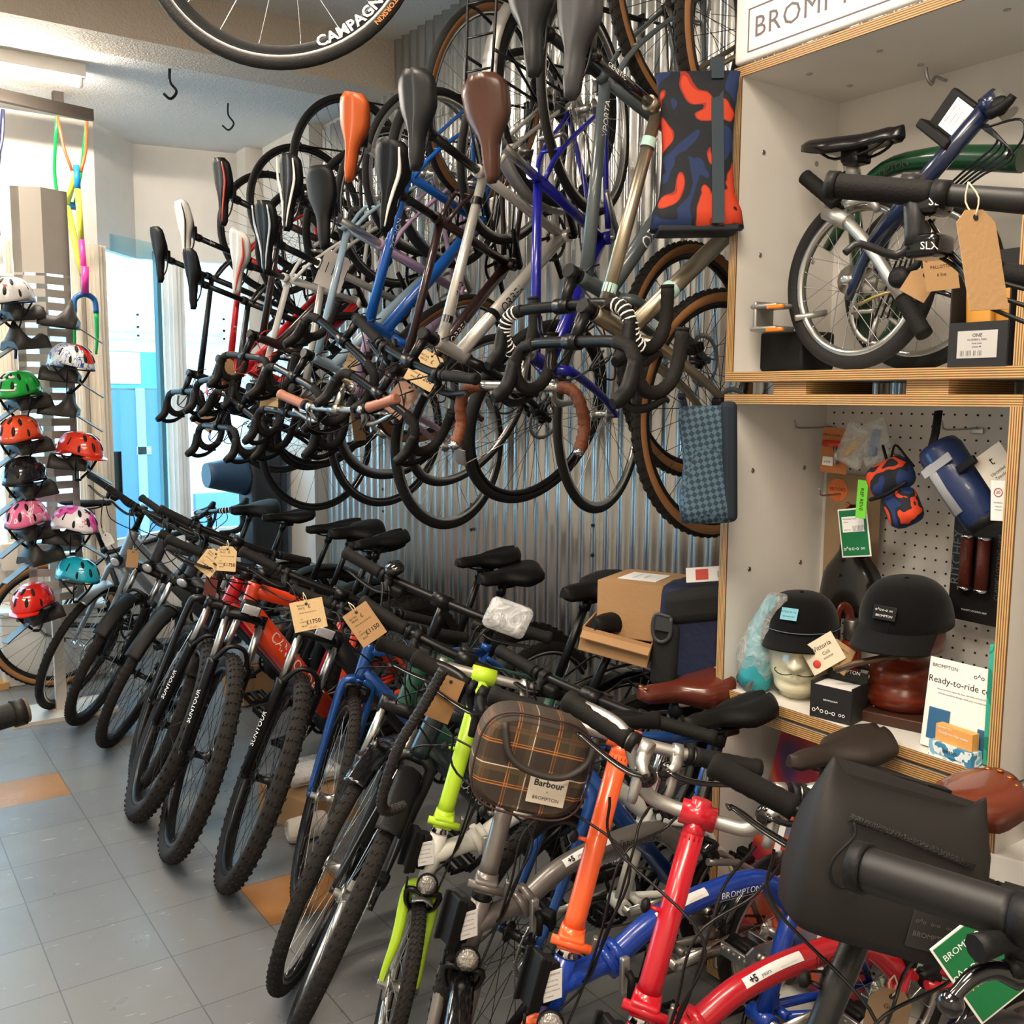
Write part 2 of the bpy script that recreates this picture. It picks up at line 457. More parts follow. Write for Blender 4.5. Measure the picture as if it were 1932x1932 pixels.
DROP = [(0, 0, 0), (0, .07, 0), (.002, .14, 0), (.015, .185, .0), (.050, .207, .001), (.085, .210, -.006), (.112, .212, -.035), (.112, .214, -.075), (.085, .217, -.112), (.035, .219, -.130), (-.035, .221, -.133)]
def mir(p, s): return (p[0], p[1]*s, p[2])
def bars(root, S, c, kind, opt):
    """handlebar with its grips, tape and levers; c = clamp centre"""
    c = V(c); T = lambda p: c+V(p)
    bw = opt.get('bw', .42); k = bw/.42; tape = opt.get('tape', TAPE); barm = opt.get('barm', BLK)
    if kind == 'drop':
        b = MB(); b.tube([T(mir(DROP[i], s)) for s, i in ((-1, 3), (-1, 2), (-1, 1), (1, 0), (1, 1), (1, 2), (1, 3))], .0145, 10, smooth=3)
        hb = b.build('handlebar', barm, root, S)
        for s in (-1, 1):
            b = MB(); P = cr([mir((x, y*k, z), s) for x, y, z in DROP[2:]], 6)
            b.tube([T(p) for p in P], [.0168+(.0008 if i % 2 else -.0006) for i in range(len(P))], 9)
            b.tube([T(P[-1]), T(V(P[-1])+V((-.008, 0, 0)))], .0172, 9)
            b.build('bar_tape', tape, hb)
            if opt.get('stripe'):
                b = MB()
                for q in range(3, 24, 2):
                    p = V(P[q]); d = (V(P[q+1])-p).normalized(); b.tube([T(p-d*.002), T(p+d*.002)], .0195, 9)
                b.build('tape_stripe', WHT, hb)
            y = .210*k*s; hm = opt.get('hood', BLKM)
            b = MB(); b.tube([T((.045, y, .004)), T((.085, y, .010)), T((.118, y, .024)), T((.140, y, .050)), T((.148, y, .066))], [.016, .0185, .018, .0165, .011], 9, smooth=3, sq=(1, 1.15))
            lv = b.build('brake_hood', hm, root, S)
            b = MB(); b.tube([T((.138, y, .040)), T((.155, y+.004*s, .010)), T((.150, y+.010*s, -.040)), T((.128, y+.016*s, -.085)), T((.132, y+.018*s, -.10))], [.010, .008, .0075, .006, .004], 6, smooth=3, sq=(.6, 1.5))
            b.build('brake_lever', opt.get('leverm', BLK), lv)
    elif kind == 'bullhorn':
        P0 = [(0, 0, 0), (0, .06, 0), (0, .13, 0), (.012, .175, .004), (.055, .200, .006), (.11, .205, -.004), (.150, .205, .012), (.175, .205, .03)]
        b = MB(); b.tube([T(mir(P0[i], s)) for s, i in ((-1, 2), (-1, 1), (1, 0), (1, 1), (1, 2))], .0145, 10, smooth=3)
        hb = b.build('handlebar', SIL, root, S)
        for s in (-1, 1):
            P = cr([mir(p, s) for p in P0[2:]], 6); b = MB(); b.tube([T(p) for p in P], [.0172+(.0012 if i % 3 else -.0012) for i in range(len(P))], 9)
            b.build('bar_tape', tape, hb); b = MB(); b.ball(T(P[-1]), .0165, 8); b.build('bar_end_plug', CHR, hb)
            b = MB(); b.tube([T((.01, .10*s, -.012)), T((.045, .10*s, -.03)), T((.05, .11*s, -.08)), T((.045, .115*s, -.13))], [.012, .011, .007, .006], 6, smooth=3, sq=(.6, 1.4)); b.build('brake_lever', SIL, root, S)
    else:
        w = bw/2; r = opt.get('rise_b', .0)
        pts = [(0, 0, 0), (.0, w*.18, 0), (-.004, w*.40, r), (-.02, w*.72, r), (-.045, w, r)]
        if kind == 'M': w = .27; pts = [(0, 0, 0), (0, .05, 0), (.006, .090, .012), (.012, .125, .065), (.008, .150, .105), (-.008, .19, .118), (-.03, w, .118)]
        if kind == 'S': w = .27; pts = [(0, 0, 0), (0, .08, 0), (-.004, .14, .001), (-.012, .20, .003), (-.02, w, .004)]
        rr = .0127 if kind == 'flat' else .0125
        full = [mir(p, -1) for p in reversed(pts)] + [mir(p, 1) for p in pts[1:]]
        b = MB(); b.tube([T(p) for p in full], rr, 10, smooth=5)
        hb = b.build('handlebar', barm, root, S)
        P = cr(pts, 8)
        for s in (-1, 1):
            L = [V(mir(p, s)) for p in P]; e = L[-1]; acc = 0; G = [e]
            for p in reversed(L[:-1]):
                acc += (p-G[-1]).length; G.append(p)
                if acc > opt.get('grip_len', .125): break
            gi = G[-1]; d = (e-gi).normalized(); gl = (e-gi).length
            b = MB(); gr = opt.get('grip_r', .0158); ns = 14
            b.tube([T(gi+d*gl*i/ns) for i in range(ns+1)]+[T(gi+d*(gl+.003))], [gr*(1+(.05 if i % 2 else 0))*(1.1 if i < 1 or i > ns-2 else 1) for i in range(ns+1)]+[gr*.8], 12)
            b.build('grip', opt.get('gripm', GRIPM), hb)
            b = MB(); b.tube([T(gi-d*.004), T(gi-d*.016)], gr*1.08, 12); b.build('grip_collar', BLKM, hb)
            m = opt.get('leverbody', BLKM); a = gi-d*.035; f = V((1, 0, -.45)).normalized()
            b = MB(); b.tube([T(a-d*.009), T(a+d*.009)], .0185, 10); b.tube([T(a), T(a+f*.03), T(a+f*.048-d*.012)], [.012, .012, .008], 8, smooth=2)
            if kind != 'flat': b.tube([T(a+f*.02), T(a+f*.045+V((0, 0, -.03))), T(a+f*.05+V((0, 0, -.055)))], [.012, .010, .008], 8, smooth=2)
            lb = b.build('brake_lever', m, root, S)
            b = MB(); q = a+f*.045
            b.tube([T(q-d*.015), T(q+d*.02+f*.014), T(q+d*.07+f*.012), T(q+d*.115+f*.004), T(q+d*.125+f*.008)], [.007, .0065, .0055, .005, .006], 7, smooth=3, sq=(1.5, .6))
            b.build('lever_blade', opt.get('leverm', BLK), lb)
            b = MB()
            if opt.get('bells', True) and (kind != 'flat'):
                b.lathe([(.004, 0), (.019, .002), (.021, .010), (.019, .017), (.008, .021), (.003, .023)], 18, o=T(a-d*.012+V((.018, 0, -.026))), ax=(.7, .1*s, -.1)); b.build('shift_pod', BLKG, root, S)
            else:
                b.rbox(T(a-d*.032+V((.004, 0, -.018))), (.045, .038, .03), .010); b.tube([T(a-d*.03+V((-.01, 0, -.02))), T(a-d*.01+V((-.035, 0, -.022)))], [.005, .006], 6, sq=(1, 1.8)); b.build('shifter', BLKM, root, S)
    return hb

def cables(root, S, c, tgts, spread=.12, sag=.03, fwd=.07, r=.0026, m=None):
    c = V(c); b = MB()
    for i, t in enumerate(tgts):
        s = 1 if i % 2 else -1; k = 1-.12*(i//2)
        p0 = c+V((.02, s*spread*k, -.01)); t = V(t)
        mid = (p0+t)/2+V((fwd*(1.1-.2*(i//2)), s*(.02+.01*i), sag-.01*i)); b.tube([p0, p0+V((fwd*.7, -s*.02, .012)), mid, t+V((.02, s*.012, .04)), t], r, 5, smooth=5, caps=False)
    return b.build('cable', m or CABLE, root, S)

def bicycle(name, kind, M, label, frame_m, steer=0., group=None, **o):
    t = dict(TYPES[kind]); t.update({k: v for k, v in o.items() if k in t and k != 'bar'})
    P = {k: V(v) for k, v in bike_points(t).items()}; R = t['R']; u = P['u']; nn = P['n']
    root = thing(name, label, 'bicycle', M, group)
    A = P['axis']; S = Mx.Translation(A) @ Mx.Rotation(steer, 4, u) @ Mx.Translation(-A)
    disc = o.get('disc', True)
    fr = frame_m if isinstance(frame_m, (list, tuple)) else [frame_m]
    # frame
    b = MB(); htr = .021 if t['dt'] < .05 else .027
    b.tube([P['htb'], P['htb'].lerp(P['htt'], .12), P['htb'].lerp(P['htt'], .88), P['htt']], [htr*1.08, htr, htr, htr*1.06], 16)
    j1 = P['htb'].lerp(P['htt'], .80); j0 = P['htb'].lerp(P['htt'], .22)
    ttr, dtr = t['tt']/2, t['dt']/2
    if o.get('step'):
        e = P['bb'].lerp(P['sc'], .42); b.tube([j1, j1.lerp(e, .5)+V((0, 0, -.05)), e], ttr, 12, smooth=5)
        b.tube([j0, j0.lerp(P['bb'], .5)+V((0, 0, -.03)), P['bb']], dtr, 14, smooth=5)
    else:
        e = P['bb'].lerp(P['sc'], .93); b.tube([j1, j1.lerp(e, .5), e], [ttr*1.15, ttr, ttr*.9], 12)
        b.cur = 1 if len(fr) > 1 else 0
        b.tube([j0, j0.lerp(P['bb'], .5), P['bb']], [dtr, dtr*1.08, dtr], 14); b.cur = 0
    b.tube([P['bb'], P['sc']], .0165, 12); b.tube([P['sc']-P['s']*.025, P['sc']+P['s']*.002], .020, 12)
    b.tube([P['bb']+V((0, -.036, 0)), P['bb']+V((0, .036, 0))], .022, 14)
    for s in (-1, 1):
        d = P['ra']+V((.006, s*.066, 0)); ssr = .0085 if dtr < .026 else .011
        b.tube([P['bb']+V((-.03, s*.025, 0)), P['bb'].lerp(P['ra'], .4)+V((0, s*.036, 0)), d], [ssr*1.3, ssr*1.2, ssr], 8, smooth=3)
        b.tube([P['bb'].lerp(P['sc'], .9)+V((0, s*.014, 0)), P['sc'].lerp(P['ra'], .3)+V((-.01, s*.034, -.02)), d], [ssr, ssr*.9, ssr*.8], 8, smooth=3)
        b.prism([(-.018, -.014), (.020, -.010), (.022, .014), (-.006, .022)], .006, Mx.Translation(d) @ Mx.Rotation(PI/2, 4, 'X'))
    bb_ = P['sc'].lerp(P['ra'], .33)+V((0, 0, 0)); b.tube([bb_+V((0, -.035, 0)), bb_+V((0, .035, 0))], .006, 6)
    frame = b.build('frame', fr, root)
    for d in o.get('decals', []):
        a, e_, rr = {'tt': (j1, e, ttr), 'dt': (j0, P['bb'], dtr*1.06), 'st': (P['bb'], P['sc'], .0165)}[d[0]]
        for sd in (1, -1):
            wrap_text(d[1], d[2], d[3], a, e_, rr, (0, sd, 0), frame, t0=d[4], flip=(sd < 0) ^ d[5] if len(d) > 5 else sd < 0)
    if o.get('bands'):
        for a, e_, rr, tt in ((j1, e, ttr, .14), (j1, e, ttr, .84), (j0, P['bb'], dtr*1.06, .3)):
            q = a.lerp(e_, tt); d = (e_-a).normalized(); b = MB(); b.tube([q-d*.012, q+d*.012], rr*1.04+.0012, 14, caps=False); b.build('frame_band', o['bands'], frame)
    if o.get('battery'):
        q = j0.lerp(P['bb'], .55); d = (P['bb']-j0).normalized(); up = V((0, 1, 0)).cross(d); up = up if up.z > 0 else -up
        b = MB(); b.tube([q-d*.16+up*(dtr+.02), q+d*.16+up*(dtr+.02)], .034, 12, sq=(1, 1)); b.build('battery', BLKM, root)
    if o.get('motor'):
        b = MB(); b.lathe([(.03, -.05), (.062, -.045), (.07, 0), (.062, .045), (.03, .05)], 22, o=P['bb']+V((0, 0, -.005)), ax=(0, 1, 0)); b.build('motor', BLKM, root)
    # fork
    fm = o.get('fork_m', fr[0]); b = MB(); fw = .050 if t['tr'] < .024 else .062; cw = P['crown']; fl = P['fa']
    if o.get('sus'):
        b.cur = 0; b.tube([cw+V((0, -fw-.012, 0)), cw+nn*.012+u*.012, cw+V((0, fw+.012, 0))], [.017, .024, .017], 10, smooth=3)
        b.tube([cw, P['htb']], .024, 12)
        for s in (-1, 1):
            top = cw+V((0, s*fw, 0)); off = nn*.020; bot = fl+V((0, s*fw, 0)); m_ = top.lerp(bot, .34)+off*.6
            b.cur = 0; b.tube([top+u*.026, top-u*.022], .021, 12)
            b.cur = 1; b.tube([top-u*.01+off*.3, m_], .0150, 12)
            b.cur = 0; b.tube([m_+u*.005, m_-u*.012, bot], [.0225, .0205, .017], 12)
            b.tube([bot+V((0, -.012, 0)), bot+V((0, .012, 0))], .016, 10)
        arch = [V((0, s, 0)) for s in (1, -1)]; q = cw.lerp(fl, .34)+nn*.030
        b.tube([q+V((0, -fw, 0)), q+V((0, -fw*.55, 0))+u*.055+nn*.01, q+u*.068+nn*.012, q+V((0, fw*.55, 0))+u*.055+nn*.01, q+V((0, fw, 0))], .0085, 8, smooth=4)
        fork = b.build('fork', [fm if fm is not fr[0] else BLK, SIL], root, S)
        if o.get('fork_txt'):
            for s in (-1, 1):
                top = cw.lerp(fl, .42)+V((0, s*fw, 0))+nn*.016; bot = fl+V((0, s*fw, 0))
                wrap_text(o['fork_txt'], .026, WHT, bot, top, .0200, (.55, s*.8, 0), fork, t0=.55, flip=s > 0)
    else:
        for s in (-1, 1):
            bot = fl+V((0, s*(fw+.004), 0)); b.tube([cw+V((0, s*.012, .004)), cw+V((.004, s*fw*.72, -.006)), cw+V((0, s*fw, 0))-u*.045, (cw-u*.2+V((0, s*fw, 0))).lerp(bot, .3), bot], [.015, .016, .0150, .0125, .009], 10, smooth=4, sq=(1, 1))
            b.tube([bot+V((0, -.008, 0)), bot+V((0, .008, 0))], .011, 8)
        b.tube([cw-u*.006, P['htb']], .0205, 12); fork = b.build('fork', fm, root, S)
    # wheels
    wk = dict(R=R, tr=t['tr'], tyre=o.get('tyre', 'slick'), rim=o.get('rim', 'black'), deep=o.get('deep', .018), disc=disc, tan=o.get('tan', False))
    put_wheel(root, S @ Mx.Translation(fl), 'front_wheel', **wk)
    rw = put_wheel(root, Mx.Translation(P['ra']) @ Mx.Rotation(.3, 4, 'Y'), 'rear_wheel', **wk)
    put('cassette', shared('cassette', cassette_b, [o.get('cas', SILB)]), rw)
    if o.get('rim_txt'):
        pass
    # brakes
    if disc:
        b = MB(); q = fl+V((-.035, .052, .060)); b.rbox(q, (.03, .035, .055), .008, Mx.Rotation(.3, 3, 'Y')); b.build('brake_caliper', BLKM, root, S)
        b = MB(); q = P['ra']+V((.05, .052, .055)); b.rbox(q, (.05, .032, .03), .008); b.build('brake_caliper', BLKM, root)
    else:
        for q, nm, SS, dd in ((cw-u*.012+nn*.02, 0, S, nn), (P['sc'].lerp(P['ra'], .33)+V((-.02, 0, 0)), 1, I4, V((-1, 0, .2)))):
            b = MB(); dn = -u if nm == 0 else V((-.35, 0, -.8)).normalized()
            for s in (-1, 1): b.tube([q+dd*.014+V((0, -s*.006, 0)), q+dd*.02+V((0, s*.036, 0))+dn*.006, q+V((0, s*.030, 0))+dn*.045, q+V((0, s*.020, 0))+dn*.05], [.007, .0075, .007, .006], 7, smooth=3)
            b.rbox(q+dd*.016, (.018, .018, .02), .004); b.build('brake_caliper', o.get('brk', SIL), root, SS)
    # seat
    sm = P['sm']; b = MB(); b.tube([P['sc']-P['s']*.03, sm-P['s']*.035], .0138, 12); b.tube([sm-P['s']*.05, sm-P['s']*.02], .018, 10)
    sp = b.build('seatpost', o.get('post_m', BLK), root)
    if o.get('post_txt'): wrap_text(o['post_txt'], .016, WHT, P['sc'], sm, .0138, (0, 1, 0), sp, t0=.55, flip=True)
    st = o.get('saddle', 'sport'); sk = {'sport': (.275, .062, .020, .022, .018, True, 0), 'wide': (.265, .098, .034, .03, .026, False, 0), 'plain': (.275, .066, .016, .02, .022, False, 0), 'mid': (.275, .069, .026, .024, .020, True, 0)}[st]
    me = shared('saddle:'+st, lambda: saddle_b(*sk), [o.get('saddle_m', BLKM)])
    SM = Mx.Translation(sm+V((0, 0, .036))) @ Mx.Rotation(o.get('stilt', 0.), 4, 'Y')
    sd = put('saddle', me, root, SM); put('saddle_rail', shared('saddle_rail', rails_b, [o.get('rail_m', BLK)]), sd)
    if o.get('saddle_stripe'):
        b = MB()
        for s in ((-1, 1) if not o.get('stripe1') else (1,)): b.tube([(-.13, s*.050, .026), (-.06, s*.052, .013), (.0, s*.032, .006), (.06, s*.016, .003), (.11, s*.011, .002)], [.004, .008, .007, .006, .003], 6, smooth=4, sq=(1, .35))
        b.build('saddle_stripe', o['saddle_stripe'], sd)
    # stem, headset spacers
    b = MB(); q = P['st']; b.tube([P['htt'], q], o.get('col_r', .0165), 12); b.tube([q-u*.018, q+u*.020], .0195, 12)
    b.tube([q, P['clamp']], [.0165, .0150], 10); b.tube([P['clamp']+V((0, -.024, 0)), P['clamp']+V((0, .024, 0))], .0205, 12); b.tube([P['htt'], P['htt']+u*.008], .022, 12)
    b.build('stem', o.get('stem_m', BLK), root, S)
    bo = dict(bw=t['bw']); bo.update(o.get('bar', {}))
    bars(root, S, P['clamp'], o.get('bartype', t['bar']), bo)
    cables(root, S, P['clamp'], [P['htb']+V((.03, .02, .05)), P['htb']+V((.02, -.02, .02)), P['htt']+V((-.03, .03, -.05))]+([P['htt']+V((-.02, -.03, -.04))] if not o.get('few') else []), spread=.10 if t['bar'] == 'drop' else t['bw']*.27, m=o.get('cable_m'))
    # drivetrain
    cs = put('crankset', shared('crankset', chainring_b, [o.get('ring_m', BLK)]), root, Mx.Translation(P['bb']))
    ca = R_(o.get('crank', 40)); cm = o.get('crank_m', BLK); b = MB()
    for s in (-1, 1):
        e2 = V((math.cos(ca), 0, -math.sin(ca)))*.170*s*-1+V((0, s*.072, 0)); b.tube([V((0, s*.058, 0)), e2], [.0155, .0115], 8, sq=(.6, 1.))
    b.tube([V((0, -.06, 0)), V((0, .06, 0))], .012, 8); cr_ = b.build('crank_arm', cm, cs)
    for s in (() if o.get('nopedal') else (-1, 1)):
        e2 = V((math.cos(ca), 0, -math.sin(ca)))*.170*s*-1+V((0, s*.076, 0))
        put('pedal', shared('pedal', pedal_b, [BLKM]), cs, Mx.Translation(e2) @ (Mx.Rotation(PI, 4, 'Z') if s < 0 else I4))
    b = MB(); y = -.045; a, c_ = P['bb'], P['ra']
    for dz in (1, -1): b.tube([a+V((0, y, .083*dz)), c_+V((0, y+.004, .034*dz-(0 if dz > 0 else .035)))], .0038, 5, sq=(1, 1))
    b.build('chain', CHAINM, root)
    b = MB(); q = c_+V((.012, -.055, -.035)); b.tube([c_+V((0, -.05, -.012)), q], .012, 8)
    for dq in (V((0, 0, 0)), V((.028, 0, -.055))): b.lathe([(.012, -.003), (.012, .003)], 10, o=q+dq+V((0, .006, 0)), ax=(0, 1, 0))
    b.tube([q, q+V((.028, 0, -.055))], .006, 6); b.build('rear_derailleur', o.get('mech', BLKM), root)
    if not o.get('noguard') and o.get('guards'):
        gm = o.get('guard_m', BLKM); b = MB()
        for nm, cen, a0, a1, SS in (('f', fl, o.get('g0', 35), o.get('g1', 150), S), ('r', P['ra'], -10, 190, I4)):
            b = MB(); rr = R+.014; K = 24; w = t['tr']+.012; rings = []
            for i in range(K+1):
                a = R_(a0+(a1-a0)*i/K); rad = V((math.cos(a), 0, math.sin(a)))
                rings.append([cen+rad*(rr+.010*math.cos(q_*PI/2))+V((0, w*q_, 0)) for q_ in (-1, -.6, 0, .6, 1)]+[cen+rad*(rr-.002+.010*math.cos(q_*PI/2))+V((0, w*q_*.97, 0)) for q_ in (1, .6, 0, -.6, -1)])
            b.rings(rings)
            g = b.build('mudguard', gm, root, SS)
            b = MB()
            for s in (-1, 1): b.tube([cen+V((0, s*.06, .0)), cen+V((math.cos(R_(a1-10 if nm == 'r' else a1-8))*rr, s*w, math.sin(R_(a1-8))*rr))], .002, 5)
            b.build('guard_stay', STEEL, g)
    if o.get('rack'):
        b = MB(); z = 2*R+.06
        for s in (-1, 1):
            b.tube([(.10, s*.05, z), (-.25, s*.06, z), (-.28, s*.05, z), ], .005, 6, smooth=2); b.tube([P['ra']+V((0, s*.07, .02)), (-.05, s*.06, z)], .005, 6); b.tube([P['ra']+V((0, s*.07, .02)), (-.18, s*.065, z-.12), (-.20, s*.062, z)], .005, 6, smooth=2)
            b.tube([(.10, s*.05, z), P['sc']+V((-.02, s*.02, -.03))], .004, 6)
        b.tube([(-.28, -.05, z), (-.28, .05, z)], .005, 6)
        for x in (-.2, -.1, 0, .08): b.tube([(x, -.055, z), (x, .055, z)], .004, 6)
        b.build('rear_rack', BLK, root)
        b = MB(); b.rbox((-.295, 0, z-.01), (.03, .11, .045), .012); b.build('rear_light', REDPL, root)
    if o.get('lamp'):
        q = cw+nn*.06+u*.045; b = MB(); b.cur = 0
        if o['lamp'] == 'round': b.lathe([(.012, -.03), (.026, -.018), (.030, .012), (.029, .018)], 18, o=q, ax=(1, 0, -.1))
        else: b.rbox(q, (.045, .072, .046), .012)
        b.tube([cw+nn*.02+u*.01, q-V((.01, 0, .01))], .005, 6); h = b.build('headlamp', o.get('lamp_m', BLKM), root, S)
        b = MB()
        if o['lamp'] == 'round': b.lathe([(.027, .0185), (.020, .023), (.003, .025)], 18, o=q, ax=(1, 0, -.1))
        else: b.rbox(q+V((.022, 0, 0)), (.006, .062, .036), .008)
        b.build('lamp_glass', LENS, h)
    if o.get('bell'):
        b = MB(); q = P['clamp']+V((.0, t['bw']*-.24, .035)); b.lathe([(.012, -.012), (.026, -.008), (.028, .004), (.022, .014), (.004, .018)], 18, o=q, ax=(.3, -.5, 1)); b.build('bell', BLKG, root, S)
    if o.get('kick'):
        b = MB(); q = P['bb']+V((-.18, .05, -.02)); b.tube([q, q+V((-.03, .16, -.235))], [.009, .007], 7); b.build('kickstand', BLK, root)
    return root, P, S, frame
def folding_bike(name, M, label, main_m, steer, SL=.42, Mh=0, stem_m=None, fork_m=None, rear_m=None, group=None, **o):
    P = {k: V(v) for k, v in folder_points(SL, Mh).items()}; u = P['u']; nn = P['n']; R = .208
    root = thing(name, label, 'bicycle', M, group); A = P['axis']
    S = Mx.Translation(A) @ Mx.Rotation(steer, 4, u) @ Mx.Translation(-A)
    stem_m = stem_m or main_m; fork_m = fork_m or main_m; rear_m = rear_m or main_m; lab = o.get('plate', 'BROMPTON')
    # main frame: head tube, hinge, curved main tube, seat tube
    b = MB(); b.tube([P['htb'], P['htt']], .0215, 18)
    j = P['htb'].lerp(P['htt'], .55); mh = P['mh']; sc = P['sc']; pk = V((.56, 0, .60))
    main = cr([j, mh-V((-.035, 0, .004)), mh, V((.70, 0, .575)), pk, V((.42, 0, .595)), sc+V((.012, 0, -.012))], 6)
    b.tube(main, [.021]+[.0235]*(len(main)-2)+[.0205], 18)
    b.tube([P['bb']+V((0, 0, -.01)), sc+P['s']*.022], .0195, 16)
    d = (V((.70, 0, .575))-mh).normalized(); up = V((0, 1, 0)).cross(d); up = up if up.z > 0 else -up
    for k in (-.011, .011): b.tube([mh+d*(k-.009), mh+d*(k+.009)], .031, 14, sq=(1, 1.1))
    b.tube([mh-up*.034+V((0, -.01, 0)), mh+up*.036+V((0, -.01, 0))], .009, 10)
    b.tube([P['bb']+V((0, -.034, 0)), P['bb']+V((0, .034, 0))], .020, 14)
    frame = b.build('main_frame', main_m, root)
    b = MB(); q = mh+V((0, .036, 0)); b.rbox(q+V((0, .008, -.012)), (.020, .014, .075), .005); b.build('hinge_clamp', o.get('clamp_m', SILB), frame)
    b = MB(); b.tube([q+V((0, .02, 0)), q+V((0, .032, -.008)), q+V((.004, .034, -.045))], [.008, .008, .007], 7); b.build('hinge_lever', BLKM, frame)
    t0, t1 = V((.56, 0, .60)), V((.38, 0, .592))
    wrap_text(lab, .019, o.get('txt_m', DRK), t0, t1, .0235, (0, 1, 0), frame, t0=.38, flip=False, boxed=1, spacing=1.05)
    wrap_text(lab, .019, o.get('txt_m', DRK), t0, t1, .0235, (0, -1, 0), frame, t0=.38, flip=True, boxed=1, spacing=1.05)
    if o.get('sticker'):
        a, e = V((.700, 0, .574)), V((.575, 0, .599)); dd = (a-e).normalized(); uu = V((0, 1, 0)).cross(dd).normalized(); uu = uu if uu.z > 0 else -uu
        b = MB(); K = 10; rings = []
        for i in range(K+1):
            c = a.lerp(e, i/K)+uu*(.004*math.sin(PI*i/K)+.0005); w = 1.
            rings.append([c+(V((0, 1, 0))*math.sin(t)+uu*math.cos(t))*.0247 for t in [.35+.75*q_/5 for q_ in range(6)]])
        b.rings(rings, closed=False, caps=False); st = b.build('warranty_sticker', WHT, frame)
        f = (V((0, 1, 0))*math.sin(.72)+uu*math.cos(.72)); wrap_text('+5', .017, DRK, a, e, .0280, f, st, t0=.15, spacing=.9, bold=.0006)
        wrap_text('years', .010, DRK, a, e, .0292, f, st, t0=.36); wrap_text('_________', .008, DRK, a, e, .0292, f, st, t0=.74)
    # stem with its own hinge
    h = P['hinge']; top = P['clamp']; b = MB()
    b.tube([h+u*.018, h+u*.04, top-u*.03], [.0215, .0205, .0195], 16)
    b.tube([h-u*.018, h+u*.020], [.027, .0235], 14)
    b.tube([h+V((.022, -.038, 0))+nn*.0, h+V((.026, .040, 0))], .0095, 10)
    b.rbox(h+V((.012, 0, 0)), (.036, .05, .032), .006)
    b.tube([top-u*.04, top-u*.012], [.0195, .0185], 14); b.tube([top+V((0, -.030, 0)), top+V((0, .030, 0))], .0215, 14)
    b.tube([h.lerp(top, .47)+V((0, -.018, 0)), h.lerp(top, .47)+V((.0, -.036, 0))], [.005, .003], 7)
    if Mh: b.tube([top-u*.02, top+u*.028], .017, 12)
    stem = b.build('stem', stem_m, root, S)
    b = MB(); q = h.lerp(top, .47)+V((0, -.044, 0)); b.ball(q, .013, 10, (1, .7, 1)); b.build('stem_catch', BLKM, stem)
    b = MB(); b.lathe([(.020, 0), (.0235, .006), (.020, .012), (.0225, .018), (.017, .024)], 18, o=P['htt'], ax=u); b.build('headset', o.get('hs_m', CHR), root, S)
    b = MB(); b.rbox(h+V((.0, .046, -.004)), (.014, .010, .034), .003); b.build('stem_clamp', SILB, stem)
    # fork
    cw = P['crown']; fl = P['fa']; b = MB()
    for s in (-1, 1):
        bot = fl+V((0, s*.043, 0)); b.tube([cw+V((0, s*.010, .002)), cw+V((0, s*.030, -.012)), cw+V((0, s*.036, -.05)), cw.lerp(bot, .55)+V((0, s*.010, 0)), bot+u*.03, bot-u*.006], [.014, .015, .0145, .0135, .008, .005], 10, smooth=3)
    b.tube([cw-u*.006, P['htb']], .0205, 12); fork = b.build('fork', fork_m, root, S)
    wk = dict(R=R, tr=.0185, tyre='block' if o.get('tread') else 'slick', rim='silver' if not o.get('blackrim') else 'track', deep=.018, spk=28)
    put_wheel(root, S @ Mx.Translation(fl), 'front_wheel', **wk)
    rw = put_wheel(root, Mx.Translation(P['ra']) @ Mx.Rotation(.2, 4, 'Y'), 'rear_wheel', **wk)
    # mudguards
    for cen, a0, a1, SS, gm in ((fl, o.get('g0', 60), 150, S, o.get('fguard', BLKG)), (P['ra'], 20, 165, I4, BLKG)):
        b = MB(); rr = R+.012; K = 18; w = .026; rings = []
        for i in range(K+1):
            a = R_(a0+(a1-a0)*i/K); rad = V((math.cos(a), 0, math.sin(a)))
            rings.append([cen+rad*(rr+.010*math.cos(q*PI/2))+V((0, w*q, 0)) for q in (-1, -.6, 0, .6, 1)]+[cen+rad*(rr-.002+.010*math.cos(q*PI/2))+V((0, w*q*.97, 0)) for q in (1, .6, 0, -.6, -1)])
        b.rings(rings); g = b.build('mudguard', gm, root, SS)
        b = MB()
        for s in (-1, 1): b.tube([cen+V((0, s*.046, 0)), cen+V((math.cos(R_(a1-5))*rr, s*w, math.sin(R_(a1-5))*rr))], .0018, 5)
        b.build('guard_stay', STEEL, g)
    # rear triangle
    b = MB()
    for s in (-1, 1):
        d = P['ra']+V((0, s*.055, 0))
        b.tube([P['bb']+V((-.05, s*.022, .0)), d], [.011, .009], 8); b.tube([sc+V((-.045, s*.016, -.045)), V((.14, s*.035, .44)), d], [.0095, .009, .008], 8, smooth=3)
    b.tube([P['bb']+V((-.05, -.03, .0)), P['bb']+V((-.05, .03, .0))], .012, 8); b.build('rear_triangle', rear_m, root)
    b = MB(); b.lathe([(.018, 0), (.024, .008), (.018, .016), (.024, .024), (.018, .034)], 14, o=sc+V((-.05, 0, -.045)), ax=(-.9, 0, .1)); b.build('suspension_block', BLKM, root)
    # seat
    sm = P['sm']; b = MB(); b.tube([P['bb']+V((0, 0, .0)), sm-P['s']*.03], .0158, 14); b.build('seatpost', o.get('post_m', CHR), root)
    b = MB(); b.tube([sc+P['s']*.004, sc+P['s']*.034], .024, 14); b.tube([sc+P['s']*.015+V((-.03, 0, 0)), sc+P['s']*.015+V((-.035, .05, 0)), sc+P['s']*.012+V((.02, .06, 0))], [.008, .007, .006], 7, smooth=3); b.build('seat_clamp', BLKM, root)
    b = MB(); b.tube([sm-P['s']*.05, sm-P['s']*.015], .019, 12); b.build('saddle_clamp', BLKM, root)
    SM = Mx.Translation(sm+V((0, 0, .036)))
